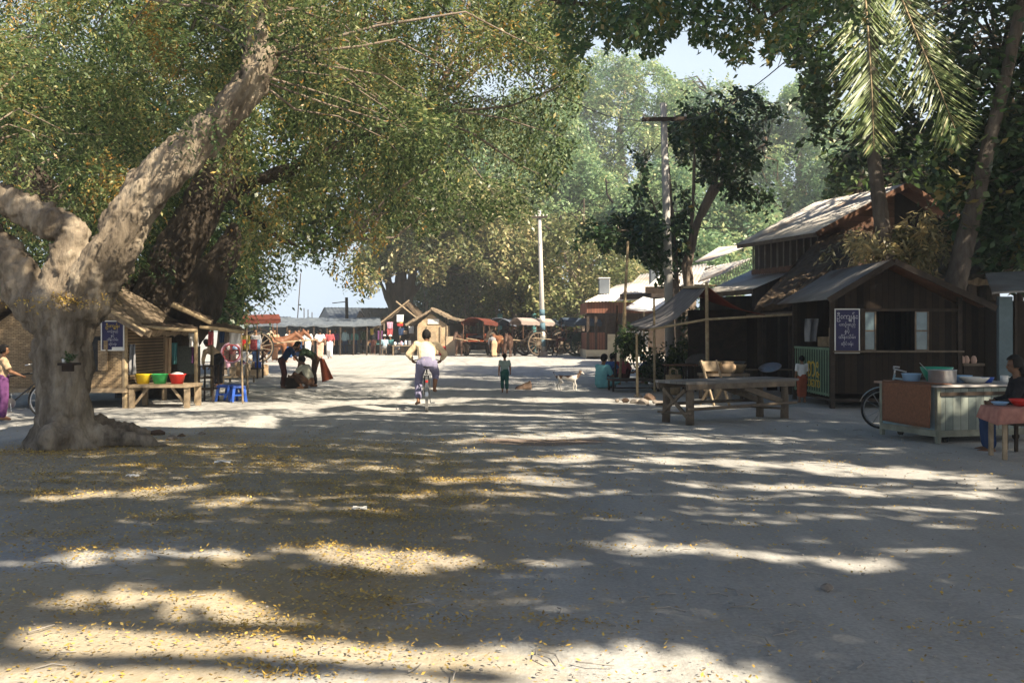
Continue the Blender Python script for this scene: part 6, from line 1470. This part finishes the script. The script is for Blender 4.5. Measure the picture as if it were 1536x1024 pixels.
Y2 = 24.5
t2 = thing('rain_tree', 'dark trunked old tree standing behind the bamboo stalls on the left', 'tree', G(240,594))
T2 = px([(240,612,130),(240,540,112),(238,480,108)], Y2)
L2 = px([(236,480,100),(258,400,72),(292,330,62),(322,270,54),(346,200,44),(362,110,34),(375,20,26)], Y2)
L3 = px([(270,500,60),(300,455,66),(322,405,52),(342,372,40),(352,345,26)], Y2-.4)
L4 = px([(225,470,70),(165,385,50),(85,300,40),(0,215,34),(-90,130,28)], Y2+.5)
L5 = px([(330,290,30),(400,268,24),(470,240,20),(545,200,15),(640,170,10)], Y2+.2)
L6 = px([(345,290,10),(375,325,9),(420,358,8),(470,380,6),(525,360,4)], Y2-2)
trunk(t2, [T2,L2,L3,L4,L5,L6], 'bark_dark', .07, ((.3,.8),(.1,.22)))
M2 = ((-120,-100),(872,-100),(888,90),(862,205),(842,290),(812,330),(765,322),(722,348),(682,332),(640,362),(600,345),(562,385),(552,425),(531,462),(518,432),(505,405),(470,398),(446,420),(428,465),(402,496),(352,478),(300,430),(200,420),(100,430),(-120,470))
c2 = clumps_in(M2, 20.5, 29, 215, 14); _u, _v = proj(c2); c2 = c2[~((_u > 215) & (_u < 385) & (_v > 190) & (_v < 440) & (c2[:,1] < 25.5))]; _u, _v = proj(c2); c2 = c2[(_u < 620) | (rng.random(len(c2)) < .95)]
crown(t2, c2, .88, 72, 13, .68, .050, .13, 'leaf_near', .62, .49, .19, M2, jitter=.4)
twigs(t2, densify(L2[0])+densify(L4[0])+densify(L5[0])+densify(L6[0]), c2, .5, .04, 'bark_grey')
# hanging pods and yellowing sprays read in the photograph as yellow flecks: part of the tints above

def any_tree(name, label, base, skel, poly, y0, y1, ncl, rad, per, n, slen, lw, ll, m, tint, bark='bark_grey', droop=.4, group=None, vox=.12, tw=.4, twr=.06, tvar=.16, cut=clear_of_sunny):
    t = thing(name, label, 'tree', base, 0, group)
    trunk(t, skel, bark, vox, ((vox*1.6, vox*8),))
    cl = clumps_in(poly, y0, y1, ncl, 10)
    crown(t, cl, rad, per, n, slen, lw, ll, m, droop, tint, tvar, poly, cut)
    sk = sum((densify(s[0][len(s[0])//3:]) for s in skel), [])
    twigs(t, sk, cl, tw, twr, 'bark_dark')
    return t
# dark grove behind the left stalls
any_tree('shade_tree', 'dense dark tree filling the gap behind the bamboo hut', G(150,566), [px([(150,570,40),(150,480,30),(140,380,20),(120,300,14)],34)],
         ((-160,120),(260,100),(390,200),(400,440),(330,492),(-160,500)), 31, 38, 190, 1.3, 30, 6, .6, .17, .28, 'leaf_dark', .45)
any_tree('shade_tree', 'far left dark tree standing beyond the parked bicycle', G(-60,556), [px([(-60,560,30),(-60,470,24),(-50,380,18)],40)],
         ((-260,150),(60,150),(110,400),(90,500),(30,492),(-260,470)), 38, 44, 90, 1.4, 26, 6, .7, .2, .32, 'leaf_mid', .3)
any_tree('shade_tree', 'green tree filling the gaps behind the hanging sprays above the stalls', G(330,560), [px([(335,560,34),(345,470,28),(380,380,20),(450,280,14),(540,200,8)],37), px([(380,380,14),(350,300,11),(345,200,7)],37)],
         ((330,40),(600,40),(660,130),(650,262),(640,310),(600,330),(545,372),(480,382),(430,392),(385,420),(330,400)), 33, 39, 150, 1.2, 28, 6, .7, .14, .27, 'leaf_mid', .5)
# the many trunked tree and the banyan in the middle distance
any_tree('fig_tree', 'tree with several dark trunks rising behind the thatched stalls', P(600,531,72).xyz*V(1,1,0) if False else V(P(600,531,72).x,72,0),
         [px([(592,530,16),(586,440,13),(576,395,9),(560,370,6)],72), px([(600,530,22),(600,440,20),(604,370,13),(610,310,8)],72.3), px([(610,530,18),(613,440,15),(628,370,10),(650,320,7)],71.8), px([(588,470,8),(572,425,6),(558,400,4)],71.5), px([(612,455,7),(632,425,5),(655,405,3)],72)],
         ((548,345),(610,270),(700,240),(790,290),(838,370),(820,430),(770,420),(720,425),(690,400),(650,420),(628,400),(596,402),(570,420),(548,442),(530,425),(538,380)), 68, 78, 250, 1.7, 40, 6, .9, .18, .34, 'leaf_olive', .64, 'bark_dark', .6)
bn = any_tree('banyan_tree', 'dark banyan hung with aerial roots behind the horse carts', V(P(720,531,84).x,84,0),
         [px([(720,529,30),(722,470,26),(725,420,20),(730,380,14)],84), px([(690,529,12),(692,450,10),(700,400,8)],84), px([(760,529,12),(757,450,10),(745,400,8)],83.5)],
         ((622,395),(690,360),(760,340),(830,380),(850,440),(830,482),(770,470),(720,480),(680,470),(640,490),(620,455)), 80, 88, 170, 1.7, 34, 6, 1.0, .22, .40, 'leaf_olive', .42, 'bark_dark', .5)
k = MB()
for i in range(70):
    u = rng.uniform(632,790); Y = rng.uniform(80,87); v0 = rng.uniform(395,440); v1 = rng.uniform(470,520)
    k.tube([P(u,v0,Y), P(u+rng.normal(0,2),(v0+v1)/2,Y), P(u+rng.normal(0,3),v1,Y)], [.07,.05,.03], 5)
k.build('aerial_roots', M['bark_grey'], bn, True)
any_tree('dry_tree', 'thin brown branching tree with sparse leaves beyond the right horse carts', V(P(873,531,70).x,70,0),
         [px([(873,532,15),(872,480,14),(868,435,11),(850,395,7),(835,350,4)],70), px([(869,440,10),(885,400,7),(905,380,4)],70), px([(866,430,8),(868,395,5),(872,350,3)],70.3), px([(858,410,6),(820,395,4),(790,400,3)],69)],
         ((780,360),(840,310),(910,330),(960,370),(985,420),(960,455),(905,425),(890,480),(840,478),(800,470),(790,420)), 66, 78, 95, 1.3, 26, 6, .8, .18, .34, 'leaf_olive', .52, 'bark_grey', .4, tw=.6, twr=.07)
# pale trees far off, each a thing
far = [  # u, v top, v bottom, depth, half width px, label, tint
    (935,72,330,120,105,'tallest pale far tree under the bright gap of sky',.50),
    (1070,104,330,126,110,'pale far tree directly behind the utility pole top',.46),
    (1205,112,360,112,100,'far tree behind the upper roof of the big house',.44),
    (860,215,400,100,85,'far tree whose yellow green crown meets the hanging canopy',.56),
    (985,235,430,94,85,'light green far tree behind the tin roofed pavilion',.52),
    (1100,270,430,90,80,'lower far tree left of the big house roof',.52),
    (770,210,400,108,95,'far tree half hidden behind the hanging tamarind sprays',.50),
    (700,150,380,100,90,'far tree seen in pieces through the middle of the hanging canopy',.55),
    (800,110,360,104,90,'far tall tree beside the hanging canopy edge',.52),
    (1290,200,380,100,90,'far tree glimpsed behind the palm trunk',.40)]
for (u,vt,vb,Y,hw,lab,tt) in far:
    n = 14; poly = []
    for k in range(n):
        a = 2*math.pi*k/n; w = rng.uniform(.8,1.18)
        poly.append((u+math.cos(a)*hw*w, (vt+vb)/2 - math.sin(a)*(vb-vt)/2*min(w,1.05)))
    any_tree('tall_tree', lab, V((u-CX)/F*Y,Y,0), [px([(u,496+EYE*F/Y,26),(u+4,vb,20),(u-6,(vt+vb)/2,12),(u+5,vt+40,5)],Y), px([(u-2,vb+10,12),(u-hw*.5,(vt+vb)/2,6),(u-hw*.7,vt*.6+vb*.4,3)],Y), px([(u+2,vb,12),(u+hw*.5,(vt+vb)/2-10,6),(u+hw*.6,vt*.6+vb*.4,3)],Y)],
             poly, Y-5, Y+6, 120, 2.0, 60, 6, 1.1, .24, .44, 'leaf_far_hazed', tt, 'bark_grey', .3, 'pale trees standing far behind the market', .25, .3, .12)
# undergrowth and bushes at the back edge of the square
bush = [(820,425,505,86,60,'sunlit bush behind the parked horse carts','leaf_olive',.62), (905,400,500,80,45,'leafy bush left of the pavilion roof','leaf_olive',.55), (665,430,510,92,50,'dark bush between the white hut and the banyan','leaf_mid',.35),
        (960,350,470,84,60,'pale green bush rising behind the pavilion roof tanks','leaf_far_hazed',.5), (1060,350,440,80,60,'green bush behind the tin roofs of the big house','leaf_far_hazed',.42), (770,440,515,95,70,'low dim bush behind the middle carts','leaf_mid',.4)]
for (u,vt,vb,Y,hw,lab,m,tt) in bush:
    poly = [(u+math.cos(a)*hw*w, (vt+vb)/2-math.sin(a)*(vb-vt)/2*w) for a, w in ((2*math.pi*k/12, rng.uniform(.85,1.15)) for k in range(12))]
    t = thing('bush', lab, 'bush', V((u-CX)/F*Y,Y,0), 0, 'bushes at the back of the square')
    gv = HZ+EYE*F/Y
    trunk(t, [px([(u,gv,9),(u-8,vb-5,7),(u-hw*.5,(vt+vb)/2,3)],Y), px([(u,gv,9),(u+8,vb-5,7),(u+hw*.5,(vt+vb)/2,3)],Y)], 'bark_grey', .1, ((.1,.6),), 'stem')
    cl = clumps_in(poly, Y-3, Y+3, 60, 6)
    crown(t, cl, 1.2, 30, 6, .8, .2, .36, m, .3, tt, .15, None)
# the dark broadleaf tree beside the utility pole
YD = 33.5
td = thing('broadleaf_tree', 'dark leaved tree with forking thin trunks beside the near utility pole', 'tree', G(1038,567))
sk = [px([(1040,568,18),(1038,470,17),(1030,400,16),(1042,345,13),(1058,305,11),(1075,265,8),(1080,200,5)],YD), px([(1048,330,10),(1075,285,9),(1105,245,7),(1150,215,4)],YD+.2), px([(1020,568,10),(1016,440,9),(1010,340,7),(1002,240,4)],YD+.5),
      px([(1028,520,9),(1032,400,7),(1040,300,6),(1042,200,4)],YD-.4), px([(1014,430,7),(985,380,5),(940,345,4),(880,350,2)],YD), px([(1010,400,6),(985,320,4),(960,250,2)],YD-.3)]
trunk(td, sk, 'bark_grey', .05, ((.06,.4),))
for q, (poly, n) in enumerate(((((990,178),(1012,112),(1060,138),(1105,120),(1165,142),(1218,182),(1212,235),(1182,262),(1192,318),(1150,338),(1110,300),(1062,292),(1022,262)), 62),
      (((944,205),(962,222),(982,300),(1006,330),(1004,440),(984,425),(958,320)), 26), (((842,345),(880,322),(930,312),(962,292),(996,345),(1000,398),(960,376),(930,384),(880,374),(846,380)), 30),
      (((1008,290),(1030,270),(1040,330),(1022,440),(1004,440)), 14))):
    cl = clumps_in(poly, YD-2.2, YD+2.2, n, 6)
    crown(td, cl, .46, 22, 6, .42, .12, .23, 'leaf_dark', .5, .47, .18, poly, clear_of_sunny, 'crown')
    twigs(td, densify(sk[0][0][2:])+densify(sk[1][0])+densify(sk[4][0])+densify(sk[5][0]), cl, .7, .035, 'bark_grey')
# tall dark trees on the right
any_tree('shade_tree', 'tall dark tree whose crown hangs into the top right of the sky', V(14.5,30,0), [px([(1490,575,40),(1480,400,34),(1440,200,28),(1380,60,22),(1330,-80,16)],30), px([(1465,300,18),(1380,190,13),(1290,120,9),(1200,60,5)],30)],
         ((1140,-110),(1600,-110),(1600,330),(1500,300),(1420,300),(1390,262),(1330,240),(1272,236),(1240,292),(1222,235),(1196,205),(1202,118),(1160,92)), 27, 34, 300, 1.05, 36, 6, .6, .14, .26, 'leaf_dark', .52, 'bark_dark')
any_tree('shade_tree', 'dense dark tree behind the second palm at the right edge', V(15.8,27,0), [px([(1640,585,40),(1620,400,32),(1560,250,24),(1500,120,15)],27)],
         ((1385,60),(1440,-80),(1640,-80),(1640,420),(1530,425),(1480,405),(1440,350),(1400,330),(1392,200)), 23.5, 29, 160, .95, 34, 6, .55, .14, .26, 'leaf_dark', .55, 'bark_dark')
any_tree('broadleaf_tree', 'backing dark tree standing between the big house and the palms', V(13.5,40,0), [px([(1270,556,26),(1275,400,22),(1285,300,15),(1300,200,9)],40)],
         ((1225,240),(1300,190),(1420,190),(1500,300),(1480,380),(1400,330),(1330,290),(1250,300)), 40, 46, 110, 1.4, 30, 6, .7, .2, .34, 'leaf_mid', .32, 'bark_dark')
# sunlit shrub above the kiosk roof
ts = thing('shrub', 'shrub with long pale leaves growing over the back of the kiosk', 'shrub', V(9.3,25.2,0))
trunk(ts, [px([(1345,575,9),(1340,430,7),(1325,370,5),(1290,365,3)],25.2), px([(1342,430,6),(1375,370,5),(1410,345,3)],25.2)], 'bark_grey', .04, ((.03,.3),), 'stem')
for poly, n in ((((1265,352),(1300,345),(1340,355),(1380,330),(1410,318),(1420,350),(1400,380),(1370,392),(1330,378),(1285,372)), 30),):
    cl = clumps_in(poly, 24.3, 25.9, n, 5); crown(ts, cl, .35, 14, 6, .34, .075, .22, 'leaf_dry', .6, .62, .2)
    twigs(ts, [P(1325,370,25.2),P(1375,370,25.2),P(1350,400,25.2)], cl, .6, .02, 'bark_grey')
# ------------------------------------------------------------------ palms
def frond(parent, pts, lmax, n, spread=1.05, name='frond', drop=.38, tint=.5):
    pts = [Vector(p) for p in pts]
    q = densify(pts, 10)
    fr = MB().tube(q, [lerp(.035,.006,i/(len(q)-1)) for i in range(len(q))], 6).build(name, M['bamboo'], parent, True, True)
    P_, D_, S_, T_ = [], [], [], []
    tot = len(q)-1
    for i in range(n):
        if rng.random() < .10: continue
        t = .10+.9*(i+rng.uniform(-.4,.4))/n; x = t*tot; a = int(min(x,tot-1)); b = q[a].lerp(q[a+1], x-a); d = (q[a+1]-q[a]).normalized()
        sd = d.cross(V(.25,-1,.1)).normalized()
        ln = 1.12*lmax*1.12*math.sin(math.pi*min(1,.18+t*.80))**.7
        for s in (-1,1):
            dr = (sd*s*spread + d*.72 + V(0,0,-drop)*rng.uniform(.6,1.4) + V(*rng.normal(0,.11,3))).normalized()
            P_.append(b); D_.append(dr*ln*rng.uniform(.6,1.15)); S_.append((dr.cross(V(*rng.normal(0,.25,3))+V(.3,-.8,.4)).normalized())*.043); T_.append(tint+rng.normal(0,.18))
    me = leaf_mesh(np.array(P_), np.array(D_), np.array(S_), np.array(T_)); link('leaflets', me, M['leaf_palm'], fr, True)
    fr.data.update()
    return fr
def palm(name, label, base, path, fronds, top, tint=.5):
    t = thing(name, label, 'palm tree', base)
    pts, rad = path
    q = densify(pts, 12); rr = []
    for i in range(len(q)):
        x = i/(len(q)-1)*(len(rad)-1); a = int(min(x,len(rad)-2)); rr.append(lerp(rad[a],rad[a+1],x-a)*(1+.06*(i%2)))
    MB().tube(q, rr, 14, jit=.03).build('trunk', M['palm_bark'], t, True, True)
    for f in fronds: frond(t, f[0], f[1], f[2], tint=f[3] if len(f) > 3 else tint)
    return t
YP = 25
cp = P(1316,-70,YP)
f_out = []
for a, el, L in ((20,.5,3.6),(75,.7,3.8),(130,.5,3.6),(170,.3,3.4),(215,.8,3.5),(320,.7,3.5),(270,1.0,3.2)):
    d = V(math.cos(R(a)),math.sin(R(a)),0)
    f_out.append(([cp, cp+d*L*.4+V(0,0,el), cp+d*L*.8+V(0,0,el*.6), cp+d*L+V(0,0,-.8)], .75, 46))
palm('coconut_palm', 'palm behind the kiosk with two long fronds hanging into view', V(P(1338,500,YP).x,YP,0), px([(1342,592,26),(1332,400,24),(1322,330,22),(1310,230,19),(1308,100,17),(1316,-70,17)],YP),
     [([cp, P(1296,-30,YP-1.2), P(1303,60,YP-1.6), P(1308,140,YP-1.6), P(1311,225,YP-1.5)], 1.3, 150, .45), ([cp, P(1345,-20,YP-.8), P(1378,60,YP-1.3), P(1412,140,YP-1.5), P(1442,218,YP-1.5)], 1.3, 150, .52)] + f_out, cp)
cp2 = P(1560,-120,24)
f2 = []
for a, el, L in ((200,.6,3.2),(150,.5,3.6),(250,.4,3.4),(20,.5,3.6),(90,.5,3.6),(320,.6,3.4)):
    d = V(math.cos(R(a)),math.sin(R(a)),0)
    f2.append(([cp2, cp2+d*L*.4+V(0,0,el), cp2+d*L*.8+V(0,0,el*.5), cp2+d*L+V(0,0,-.9)], .75, 46))
palm('coconut_palm', 'leaning grey palm trunk rising at the right edge behind the kiosk', V(P(1420,560,24).x,24,0), px([(1416,596,36),(1430,440,32),(1446,370,29),(1466,290,24),(1482,220,20),(1510,110,17),(1560,-120,16)],24), f2, cp2)
# ------------------------------------------------------------------ big trees out of view, crowns shaped leaf by leaf to throw the road's shade
LIT = [ # sun patches on the road: polyline in picture pixels of their centre, half height in pixels, then turned into road metres
 ([(0,1010),(350,1000),(700,1012),(950,1024),(1150,1040)], 34), ([(0,955),(250,935),(420,952),(560,968),(700,985)], 22), ([(40,905),(180,893),(330,903),(450,925)], 12), ([(760,985),(900,990),(1040,1000),(1200,1020)], 16),
 ([(0,872),(60,868)], 6), ([(60,837),(200,828),(330,830),(415,836)], 9), ([(400,818),(500,828),(590,838),(740,843)], 14), ([(480,838),(560,846),(620,846)], 8),
 ([(880,812),(950,820),(1060,824),(1200,838),(1360,846)], 11), ([(880,804),(1010,806)], 4), ([(1170,808),(1270,809)], 4), ([(1310,824),(1465,827)], 6), ([(768,841),(880,845)], 5), ([(640,805),(760,806)], 4), ([(700,868),(790,870)], 4),
 ([(0,752),(130,742),(250,732),(330,727)], 7), ([(280,760),(350,754),(400,745)], 5), ([(500,722),(580,721)], 3), ([(590,742),(700,738),(860,742),(950,736)], 5), ([(620,722),(768,718),(900,725)], 6), ([(470,690),(640,692),(800,688)], 3),
 ([(768,688),(900,686),(1060,692),(1250,702),(1400,712),(1536,728)], 11), ([(1000,722),(1150,730),(1300,736),(1536,742)], 8), ([(1250,762),(1536,766)], 3), ([(960,736),(1100,742)], 3), ([(1060,748),(1150,748)],3),
 ([(640,664),(768,655),(900,652),(1050,660),(1185,664)], 7), ([(480,668),(620,672),(768,676)], 3), ([(768,640),(960,642)], 3), ([(1290,676),(1360,678)], 3),
 ([(-60,650),(0,648),(55,646)], 13), ([(120,628),(250,618),(400,612),(520,606)], 12), ([(380,606),(560,602),(760,598),(1000,604)], 7), ([(420,622),(640,618),(900,626)], 3), ([(900,600),(1000,604),(1110,612)], 8), ([(1010,598),(1120,600),(1200,606)], 4), ([(560,580),(760,584),(900,578)], 2.2), ([(700,568),(850,572),(960,571)], 3), ([(830,584),(900,586),(1000,584)], 2.5)]
DARK = [([(0,926),(250,934),(470,945),(720,962)], 5.5), ([(0,988),(250,996),(520,1002),(768,1012)], 3.5)]
def strip_mask(u, v, strips, grow):
    m = np.zeros(len(u), bool)
    for pts, h in strips:
        x = np.array([p[0] for p in pts],float); y = np.array([p[1] for p in pts],float)
        k = (u > x[0]-h) & (u < x[-1]+h)
        if not k.any(): continue
        c = np.interp(u[k], x, y)
        e = np.minimum(u[k]-x[0]+h, x[-1]+h-u[k]); f = np.clip(e/(6*h),.25,1)
        r_ = np.random.default_rng(int(abs(pts[0][0]*7+pts[0][1]*13)))
        wob = 1.0; off = 0.0
        for fq in (.005,.011,.021,.04,.07):
            fq *= r_.uniform(.7,1.4); wob = wob + .17*np.sin(u[k]*fq+r_.uniform(0,6.28)); off = off + .05*h*np.sin(u[k]*fq*1.3+r_.uniform(0,6.28))
        m[k] |= np.abs(v[k]-c-off) < h*f*grow*np.interp(v[k],[600,690,760,900,940,985],[.66,.72,.85,1.0,1.25,1.9])*np.maximum(wob,.35)
    return m
_r = np.random.default_rng(5)
FAINT = []
for _ in range(105):
    v_ = 600+(190 if _ < 80 else 400)*_r.uniform(0,1)**1.3; u_ = _r.uniform(150,1500); l_ = _r.uniform(90,420); s_ = _r.uniform(-.03,.05)
    FAINT.append(([(u_-l_/2,v_-s_*l_/2),(u_,v_+_r.uniform(-2,2)),(u_+l_/2,v_+s_*l_/2)], _r.uniform(.9,1.7)*(1+(v_-600)/200)))
def lit(X, Y):
    Yc = np.maximum(Y, 1.0)
    u = CX + X/Yc*F; v = HZ + EYE*F/Yc
    m = strip_mask(u, v + rng.normal(0,1,len(v))*np.interp(v,[600,760,1000],[1.2,3.2,7]), LIT, .85) & ~strip_mask(u, v, DARK, 1.0) & (rng.random(len(u)) < np.interp(v,[600,660,760,880],[.93,.86,.88,.985]))
    m |= strip_mask(u, v, FAINT, 1.0) & (rng.random(len(u)) < .55) & ~strip_mask(u, v, DARK, 1.0)
    m |= (v < 566+ (u-500)*.004) & (u < 870)
    m |= (v < 572) & (u < 420)
    m |= (u < 420) & (v > 585) & (v < 640) & (u > 140)
    m |= (v > 1024) & (u < 1150) & (np.sin(X*3.1+Y*2)>-.2)
    return m
def shade_targets():
    out = []
    n = 600000
    X = rng.uniform(-11,15,n); Y = 2.6+ rng.uniform(0,1,n)**1.15*33
    k = (~lit(X,Y)) & (X > -.50*Y-6.5) & (X < .56*Y+3)
    out.append(np.stack([X[k],Y[k],np.zeros(k.sum())],1))
    for (lo, hi, n) in (((4,15,0),(15,33,3.6),70000), ((9,23,4),(20,35,13),80000), ((-7.0,13,0),(-5.0,14.3,2.0),24000), ((5,31.5,3),(10,36,9),16000), ((6,19,0),(11,23,3),22000), ((5.6,13.2,0),(8,15.6,1.2),5000)):
        out.append(rng.uniform(lo,hi,(n,3)))
    return np.vstack(out)
q = shade_targets()
hgt = rng.uniform(8.0,12.5,len(q)) + np.maximum(0, q[:,2]*.9)
t = np.maximum(hgt - q[:,2], 2.0)/Sn[2]
c = q + Sn*t[:,None]
for _ in range(6):                       # crowns stay above what the photograph shows
    need = 2.6 + .36*np.maximum(c[:,1],0) + .3
    low = (c[:,2] < need) & (c[:,1] > 0) & (np.abs(c[:,0]) < .56*c[:,1]+1.0)
    t = t + low*1.3; c = q + Sn*t[:,None]
k = ~((c[:,2] < 2.6+.36*np.maximum(c[:,1],0)) & (c[:,1] > 0) & (np.abs(c[:,0]) < .56*c[:,1]+1.0)) & (c[:,2] < 30)
c = c[k]
cr = np.zeros(len(c), bool)              # light that falls on the visible crowns of the left trees is left to them
for s_ in np.arange(1.5, 26, .8):
    x = c - Sn*s_; u_, v_ = proj(x)
    cr |= (x[:,1] > 20.5) & (x[:,1] < 28) & inpoly(u_, v_, M2) | (x[:,1] > 14.3) & (x[:,1] < 18) & inpoly(u_, v_, M1)
c = c[~cr | (rng.random(len(c)) < .03)]
g = c - Sn*(c[:,2]/Sn[2])[:,None]
k = clear_of_sunny(c) & ~lit(g[:,0], g[:,1]); c = c[k]
bases = [(V(6.5,-4.5,0),'big tree behind the camera, crown shaped to shade the near road'), (V(14.2,9.5,0),'unseen big tree right of the food cart, crown shaped to cast shade'), (V(21,19,0),'unseen big tree right of the kiosks, crown shaped to cast shade')]
ctr = np.array([(3,1.5),(11,9.5),(17,21)])
own = np.argmin(((c[:,None,:2]-ctr[None])**2).sum(2),axis=1)
over = thing  # keep name short below
for i, (b, lab) in enumerate(bases):
    t = thing('shade_tree', lab, 'tree', b)
    ci = c[own==i]; top = V(*ci.mean(axis=0))
    lim = []
    sk = [([b, b+V(-.2,.3,2.2), b.lerp(top,.45)*V(1,1,0)+V(0,0,top.z*.62)], [.55,.42,.30])]
    f0 = sk[0][0][-1]; ends = ci[rng.choice(len(ci), 40, replace=False)]
    for e in ends:
        e = Vector(e); m = f0.lerp(e,.5)+V(0,0,.4)
        if e.y > 0 and min(m.z, e.z) < 3+.36*max(m.y,e.y): continue
        w_ = np.array([tuple(x) for x in densify([f0,m,e],12)]); g_ = w_ - Sn*(w_[:,2:]/Sn[2])
        if (lit(g_[:,0],g_[:,1]) & (g_[:,1] > 3.5)).mean() > .03 or not clear_of_sunny(w_).all(): continue
        sk.append(([f0, m, e], [.11,.07,.03]))
    trunk(t, sk, 'bark_grey', .09, ((.12,.6),))
    n = len(ci); ld = rng.normal(0,1,(n,3))*np.array([1,1,.45]); ld /= np.linalg.norm(ld,axis=1,keepdims=True)
    sd = np.cross(ld, rng.normal(0,.45,(n,3))+Sn*.8+np.array([0,0,.3])); sd /= np.linalg.norm(sd,axis=1,keepdims=True)
    k = rng.uniform(.75,1.3,(n,1))
    me = leaf_mesh(ci - ld*.07, ld*.155*k, sd*.10*k, np.clip(rng.normal(.45,.18,n),0,1))
    link('crown', me, M['leaf_dark'], t, True)
    if i == 0:
        # branches that draw the long thin shadows over the foreground
        bb = MB()
        for pts, r in (([(-40,926),(250,934),(470,945),(740,962)], .055), ([(-40,986),(250,996),(520,1002),(800,1014)], .035)):
            w = [G(u,v)+Vector(S)*(7.2+.2*j)/S.z for j,(u,v) in enumerate(pts)]
            MB().tube(densify(w,4), [r*(1-.04*j) for j in range(len(w)*4-3)], 7).build('limbs', M['bark_grey'], t, True, True)
        # the sprays of it that hang into the top of the view
        MO = ((840,-90),(1310,-90),(1292,45),(1240,28),(1205,58),(1172,98),(1135,62),(1112,112),(1060,70),(1010,58),(962,74),(930,86),(900,60),(872,84),(842,100),(830,20))
        co = clumps_in(MO, 8.5, 13, 64, 8)
        crown(t, co, .40, 24, 9, .34, .042, .085, 'leaf_dark', .7, .56, .16, MO, lambda x: ~lit((x-Sn*(x[:,2:]/Sn[2]))[:,0], (x-Sn*(x[:,2:]/Sn[2]))[:,1]) | (rng.random(len(x)) < .5), 'crown_spray')
        sk2 = densify(px([(560,-60,10),(720,-20,9),(860,10,7),(1000,20,5),(1120,20,4)],11)[0]) + densify(px([(1310,-60,8),(1230,-20,6),(1150,30,4)],10)[0])
        tb = MB().tube(*px([(560,-60,10),(720,-25,9),(860,5,7),(1000,18,5),(1120,30,3)],11), 6); tb2 = MB().tube(*px([(1320,-60,8),(1230,-25,6),(1150,30,4),(1110,70,2)],10), 6)
        tb.build('limbs', M['bark_dark'], t, True, True); tb2.build('limbs', M['bark_dark'], t, True, True)
        twigs(t, sk2, co, .5, .018, 'bark_dark')
# ------------------------------------------------------------------ light, air, camera
w = bpy.data.worlds.new('World'); sc.world = w; w.use_nodes = True
nt = w.node_tree; bg = nt.nodes['Background']; sk = nt.nodes.new('ShaderNodeTexSky'); sk.sky_type = 'NISHITA'; sk.sun_disc = False
sk.sun_elevation = R(SUN_EL); sk.sun_rotation = R(90+SUN_AZ); sk.air_density = 1.0; sk.dust_density = 3.5; sk.ozone_density = 1.0
hs_ = nt.nodes.new('ShaderNodeHueSaturation'); hs_.inputs['Saturation'].default_value = 1.7; nt.links.new(sk.outputs[0], hs_.inputs['Color']); tc = nt.nodes.new('ShaderNodeTexCoord'); sx_ = nt.nodes.new('ShaderNodeSeparateXYZ'); nt.links.new(tc.outputs['Generated'], sx_.inputs[0])
mr = nt.nodes.new('ShaderNodeMapRange'); mr.interpolation_type = 'SMOOTHSTEP'; nt.links.new(sx_.outputs['Z'], mr.inputs[0])
for i_, v_ in ((1,.40),(2,.25),(3,0.0),(4,.92)): mr.inputs[i_].default_value = v_
mx_ = nt.nodes.new('ShaderNodeMixRGB'); nt.links.new(mr.outputs[0], mx_.inputs[0]); nt.links.new(hs_.outputs[0], mx_.inputs[1]); mx_.inputs[2].default_value = (7.7,9.0,10.4,1)   # pale hazy air toward the horizon
nt.links.new(mx_.outputs[0], bg.inputs[0]); bg.inputs[1].default_value = .042
sl = bpy.data.lights.new('sun','SUN'); sl.energy = 5.0; sl.angle = R(.5); sl.color = (1,.87,.675)
so = bpy.data.objects.new('sun', sl); C.objects.link(so); so.rotation_euler = S.to_track_quat('Z','Y').to_euler(); so.location = (20,-15,30)
if HAZE:
    hz = MB().box((0,60,18),(260,260,42)).build('haze', None); tag(hz,None,None,None,'stuff')
    m = bpy.data.materials.new('haze'); m.use_nodes = True; nt = m.node_tree; nt.nodes.clear(); o = nt.nodes.new('ShaderNodeOutputMaterial'); v = nt.nodes.new('ShaderNodeVolumePrincipled')
    v.inputs['Color'].default_value = (.86,.93,.97,1); v.inputs['Density'].default_value = HAZE; v.inputs['Anisotropy'].default_value = .25
    nt.links.new(v.outputs[0], o.inputs['Volume']); hz.data.materials.append(m)
cam = bpy.data.cameras.new('camera'); cam.sensor_width = 36; cam.lens = F/1536*36; cam.clip_end = 4000; cam.clip_start = .05
cam.shift_y = -(512-HZ)/1536*-1*-1
co = bpy.data.objects.new('camera', cam); C.objects.link(co); co.location = (0,0,EYE); co.rotation_euler = (R(90),0,0); sc.camera = co
sc.view_settings.view_transform = 'Standard'; sc.view_settings.look = 'None'; sc.view_settings.exposure = EXPO; sc.view_settings.gamma = 1
sc.cycles.max_bounces = 7; sc.cycles.diffuse_bounces = 3; sc.cycles.transmission_bounces = 3; sc.cycles.volume_bounces = 0; sc.cycles.use_denoising = True
sc.cycles.sample_clamp_indirect = 6
